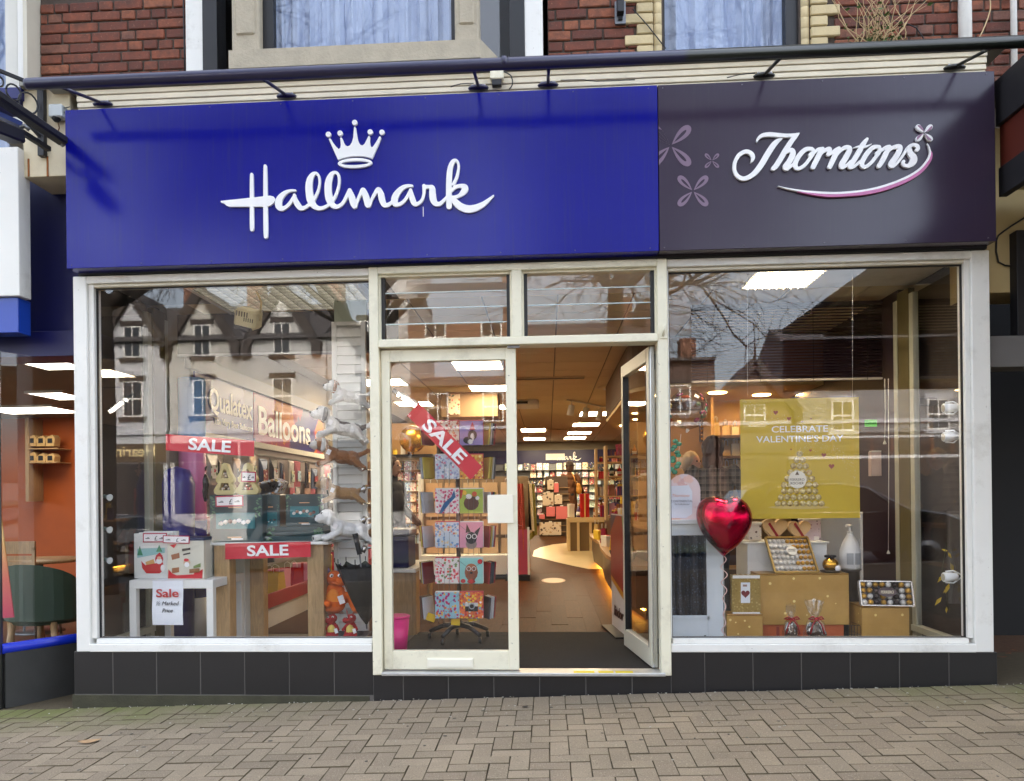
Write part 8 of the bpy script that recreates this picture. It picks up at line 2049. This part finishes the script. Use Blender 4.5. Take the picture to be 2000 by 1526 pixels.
# right spotlight track
tk = thing('spotlight_track', 'white vertical track with three white spotlights at the right window edge', 'light', at(1884, 900, .2))
p0, p1 = at(1886, 1192, .18), at(1884, 566, .18); xk = (p0.x + p1.x) / 2 - .01
MB().box(xk - .010, xk - .003, .15, .19, p0.z, p1.z, .002).box(xk + .003, xk + .010, .15, .19, p0.z, p1.z, .002).box(xk - .003, xk + .003, .17, .19, p0.z, p1.z).build('track', mat('track_white', (206, 212, 216), .4), tk)
for k, py in enumerate((797, 853, 1127)):
    p = at(1856, py, .16); w = Vector((xk, .16, p.z + .006)); M_sw = mat('spot_white', (226, 230, 232), .35)
    s = MB().ell(w - Vector((.012, 0, 0)), (.02, .02, .03), 2).build('mount', M_sw, tk)
    d_ = (w - p).normalized()
    MB().tube([p - d_ * .045, p - d_ * .04, p + d_ * .0, p + d_ * .04, p + d_ * .05], [.028, .032, .030, .024, .010], 16).build('shade', M_sw, tk); MB().tube([p - d_ * .046, p - d_ * .040], [.024, .02], 14).build('bulb', mat('bulb_grey', (190, 186, 170), .2), tk)
    for q in (-1, 1): MB().tube([w - Vector((.02, 0, 0)), p + Vector((.02, 0, q * .040)), p + Vector((-.03, 0, q * .036))], .005, 6).build('yoke', M_sw, tk)
# plum venetian blind and cords
vb = thing('venetian_blind', 'half lowered plum slatted blind behind the gold poster', 'blind', at(1560, 640, 1.3))
x0, x1 = at(1350, 640, 1.3).x, 2.90; zt3, zb3 = 2.86, at(1600, 744, 1.3).z
M_bl = mat('blind_plum', (38, 25, 38), .45)
SL_ = MB().obox((0, 0, 0), ((x1 - x0) / 2, .013, .0012), rotm('X', 38)).mesh('slat', M_bl); z = zb3 + .03
while z < zt3 - .03:
    link('slat', SL_, vb, None, relloc(vb, ((x0 + x1) / 2, 1.3, z))); z += .0235
box('head_box', x0, x1, 1.27, 1.33, zt3 - .03, zt3, M_bl, vb); box('bottom_rail', x0, x1, 1.285, 1.315, zb3, zb3 + .018, mat('rail_pale', (176, 168, 160), .5), vb)
f = MB()
for u in (.08, .36, .64, .92): f.box(x0 + (x1 - x0) * u - .002, x0 + (x1 - x0) * u + .002, 1.283, 1.284, zb3, zt3)
f.build('ladder_cord', M_black, vb)
for k, (px, y1, lb) in enumerate(((1728, 868, 'white pull cord ending in a small cone beside the poster'), (1735, 1082, 'long white pull cord hanging right of the poster'), (1752, 1005, 'thin slanting cord with a white toggle near the right mullion'))):
    a, b = at(px - (0 if k < 2 else 0), 740, 1.2), at(px + (0, 0, 15)[k], y1, 1.2); t = thing('pull_cord', lb, 'cord', b)
    MB().tube([a, a.lerp(b, .5) + Vector((.004, 0, 0)), b], .003, 5).build('cord', M_shelf, t); MB().lathe([(.003, .03), (.014, .004), (.010, 0), (.001, 0)], b, 10).build('toggle', M_shelf, t)
cbx = thing('wall_box', 'pale pink box fixed on the plum wall beside the poster', 'box', at(1717, 906, 1.5)); pbox('case', 1702, 882, 1731, 930, 1.45, .06, mat('box_blush', (196, 176, 168), .5), cbx); pbox('lid', 1703, 880, 1732, 883, 1.448, .062, M_shelf, cbx)
gl_ = thing('green_label', 'small bright green sticker on the glass right of the poster', 'sticker', at(1701, 827, .09)); pbox('sticker', 1689, 820, 1713, 834, .09, .002, mat('sticker_green', (90, 200, 50), .5, emit=((90, 200, 50), .0)), gl_); lettering('print', 'opened', gl_, at(1701, 827, .088), .012, mat('green_ink', (30, 90, 30), .5), .06, .001)
yl = thing('yellow_leaves', 'trailing dark plant with yellow leaves against the right return glass', 'plant', at(1845, 1120, .35)); m = MB(); s_ = MB()
for k in range(9):
    c = at(1838 + RND.uniform(-6, 26), 1068 + k * 14 + RND.uniform(-5, 5), .35 + RND.uniform(-.05, .05)); M = rotm('Y', RND.uniform(-70, 70)) @ rotm('X', RND.uniform(-20, 20)); Lf = RND.uniform(.04, .08)
    m._add([c + M @ Vector(v_) for v_ in ((0, 0, 0), (Lf * .2, 0, -Lf * .4), (Lf * .1, .005, -Lf), (-Lf * .15, 0, -Lf * .5))], [(0, 1, 2, 3)])
s_.tube([at(1850, 1060, .36), at(1840, 1110, .36), at(1852, 1190, .36)], .003, 5); m.build('leaves', mat('leaf_yellow', (196, 166, 40), .6), yl); s_.build('stem', mat('stem_dark', (50, 54, 30), .7), yl)
# bubble balloon, green balloon string
bbl = thing('bubble_balloon', 'clear bubble balloon with colourful print in the right window', 'balloon', at(1345, 800, .6)); c = at(1343, 800, .7); 
MB().ell(c, .148, 3).build('film', glass('bubble_film', .09, (.90, .90, .88, 1)), bbl)
for k in range(20):
    a_ = RND.uniform(0, 6.28); e_ = RND.uniform(-.7, .9); n_ = Vector((math.cos(a_) * math.cos(e_), -abs(math.sin(a_)) * math.cos(e_), math.sin(e_))); q = n_.to_track_quat('Z', 'Y').to_matrix(); cl = RND.choice([(200, 90, 40), (70, 100, 60), (150, 40, 80), (206, 170, 60), (60, 60, 70), (40, 120, 100)])
    MB().ell(c + n_ * .146, (RND.uniform(.015, .04), RND.uniform(.015, .03), .002), 1, q).build('print', mat('ink_%d_%d_%d' % cl, cl, .4), bbl)
MB().tube([c - Vector((0, 0, .148)), c - Vector((.01, 0, .17))], [.014, .006], 8).build('neck', M_shelf, bbl)
gs = thing('balloon_cluster', 'column of small twisted green balloons under the bubble balloon', 'balloon', at(1322, 900, .75))
for k in range(12):
    MB().ell(at(1319 + 7 * math.sin(k * 1.7), 862 + k * 5.5, .75), (.022, .022, .018), 2).build('small_balloon', mat('balloon_green', (60, 150, 120), .2), gs)
MB().tube([at(1330, 848, .75), at(1320, 930, .75)], .002, 5).build('string', M_shelf, gs)
# lit stock shelves behind the counter
lsx = thing('lit_shelf', 'lit pale wooden shelving of cream goods behind the two people', 'shelf', at(1430, 900, 3.4))
a, b = at(1396, 985, 3.4), at(1462, 770, 3.4)
M_lsh = mat('shelf_pine', (206, 164, 100), .5)
box('back', a.x, a.x + 1.1, 3.8, 3.83, FZ, b.z, M_lsh, lsx); box('upright', a.x - .03, a.x, 3.4, 3.83, FZ, b.z, M_lsh, lsx); box('top', a.x - .03, a.x + 1.1, 3.4, 3.83, b.z, b.z + .03, M_lsh, lsx); box('upright', a.x + 1.1, a.x + 1.13, 3.4, 3.83, FZ, b.z, M_lsh, lsx)
MB().box(a.x + .05, a.x + 1.05, 3.42, 3.45, b.z - .02, b.z - .005).build('light_strip', mat('warm_strip', (255, 226, 170), .4, emit=((255, 206, 130), 16.0)), lsx)
for k, py in enumerate((850, 890, 937, 985)):
    z = at(1430, py, 3.4).z; box('board', a.x, a.x + 1.1, 3.4, 3.8, z - .03, z, mat('shelf_edge', (96, 66, 40), .5), lsx)
    for q in range(11):
        x = a.x + .06 + q * .1; gift_bag((x, 3.5 + RND.uniform(0, .1), z + .001), .08, RND.uniform(.10, .17), .06, RND.choice([(232, 214, 176), (222, 196, 150), (236, 226, 200), (206, 170, 120)]), 'cream sweet bag on lit shelf, %s board down, %s from the left' % (ORDN[k], ORDN[q]), RND.gauss(0, .15), 'cream bags on the lit shelving')
tn = thing('tan_unit', 'tan wall unit with trays of gold sweets left of the lit shelving', 'shelf', at(1350, 900, 3.9)); a, b = at(1300, 1010, 3.9), at(1394, 800, 3.9); box('back', a.x - .3, b.x, 3.95, 4.0, FZ, b.z, mat('tan_board', (190, 150, 96), .6), tn); box('header', a.x - .3, b.x, 3.85, 3.95, b.z, b.z + .12, mat('tan_dark', (110, 80, 50), .6), tn)
a, b = at(1369, 862, 3.85), at(1399, 820, 3.85); box('tray_frame', a.x, b.x, 3.85, 3.95, a.z, b.z, mat('tray_brown', (90, 60, 30), .5), tn)
for i in range(5):
    for j in range(6): MB().ell((a.x + (j + .5) * (b.x - a.x) / 6, 3.85, a.z + (i + .5) * (b.z - a.z) / 5), (.02, .02, .02), 1).build('sweet', M_gold, tn)
for k in range(3):
    t = thing('arched_gift', ('left', 'middle', 'right')[k] + ' arched cream gift box in front of the tan wall unit', 'box', at(1330 + 14 * k, 925, 3.5)); MB().prism(arch(1324 + 14 * k, 1338 + 14 * k, 888, 926, 3.5), 3.5, 3.6).build('box', mat('box_cream', (216, 186, 140), .5), t); MB().prism(arch(1327 + 14 * k, 1335 + 14 * k, 893, 915, 3.498), 3.496, 3.499).build('print', PRN[4], t)
# two people at the counter
N = NT('plaid_shirt'); v = N.coord('Object', (1, 1, 1)); s_ = N.n('SeparateXYZ', Vector=v)
def stripes(ax, f, t): return N.math('GREATER_THAN', N.math('FRACT', N.math('MULTIPLY_ADD', s_.outputs[ax], f, 10.0)), t)
g1 = N.math('MULTIPLY', N.math('ADD', stripes('X', 15, .5), stripes('Z', 15, .5)), .5); l1 = N.math('MAXIMUM', stripes('X', 15, .90), stripes('Z', 15, .90))
N.set(Base__Color=N.mix(N.math('MULTIPLY', l1, .4), N.mix(g1, lin((112, 104, 98)), lin((26, 22, 24))), lin((170, 156, 140))), Roughness=.9)
person((at(1393, 950, 2.25).x, 2.25, FZ), math.pi - .25, 1.70, N.m, (40, 40, 50), (66, 36, 24), 'person in a dark plaid shirt with brown hair, back turned, at the counter', bulk=1.08, hairlen=.03)
person((at(1352, 950, 3.0).x, 3.0, FZ), .75, 1.60, mat('navy_top', (24, 24, 34), .8), (30, 30, 40), (196, 176, 150), 'fair haired person in a dark top facing the plaid shirted person', skin=(214, 160, 136))
# counter they stand at, hidden below the window display
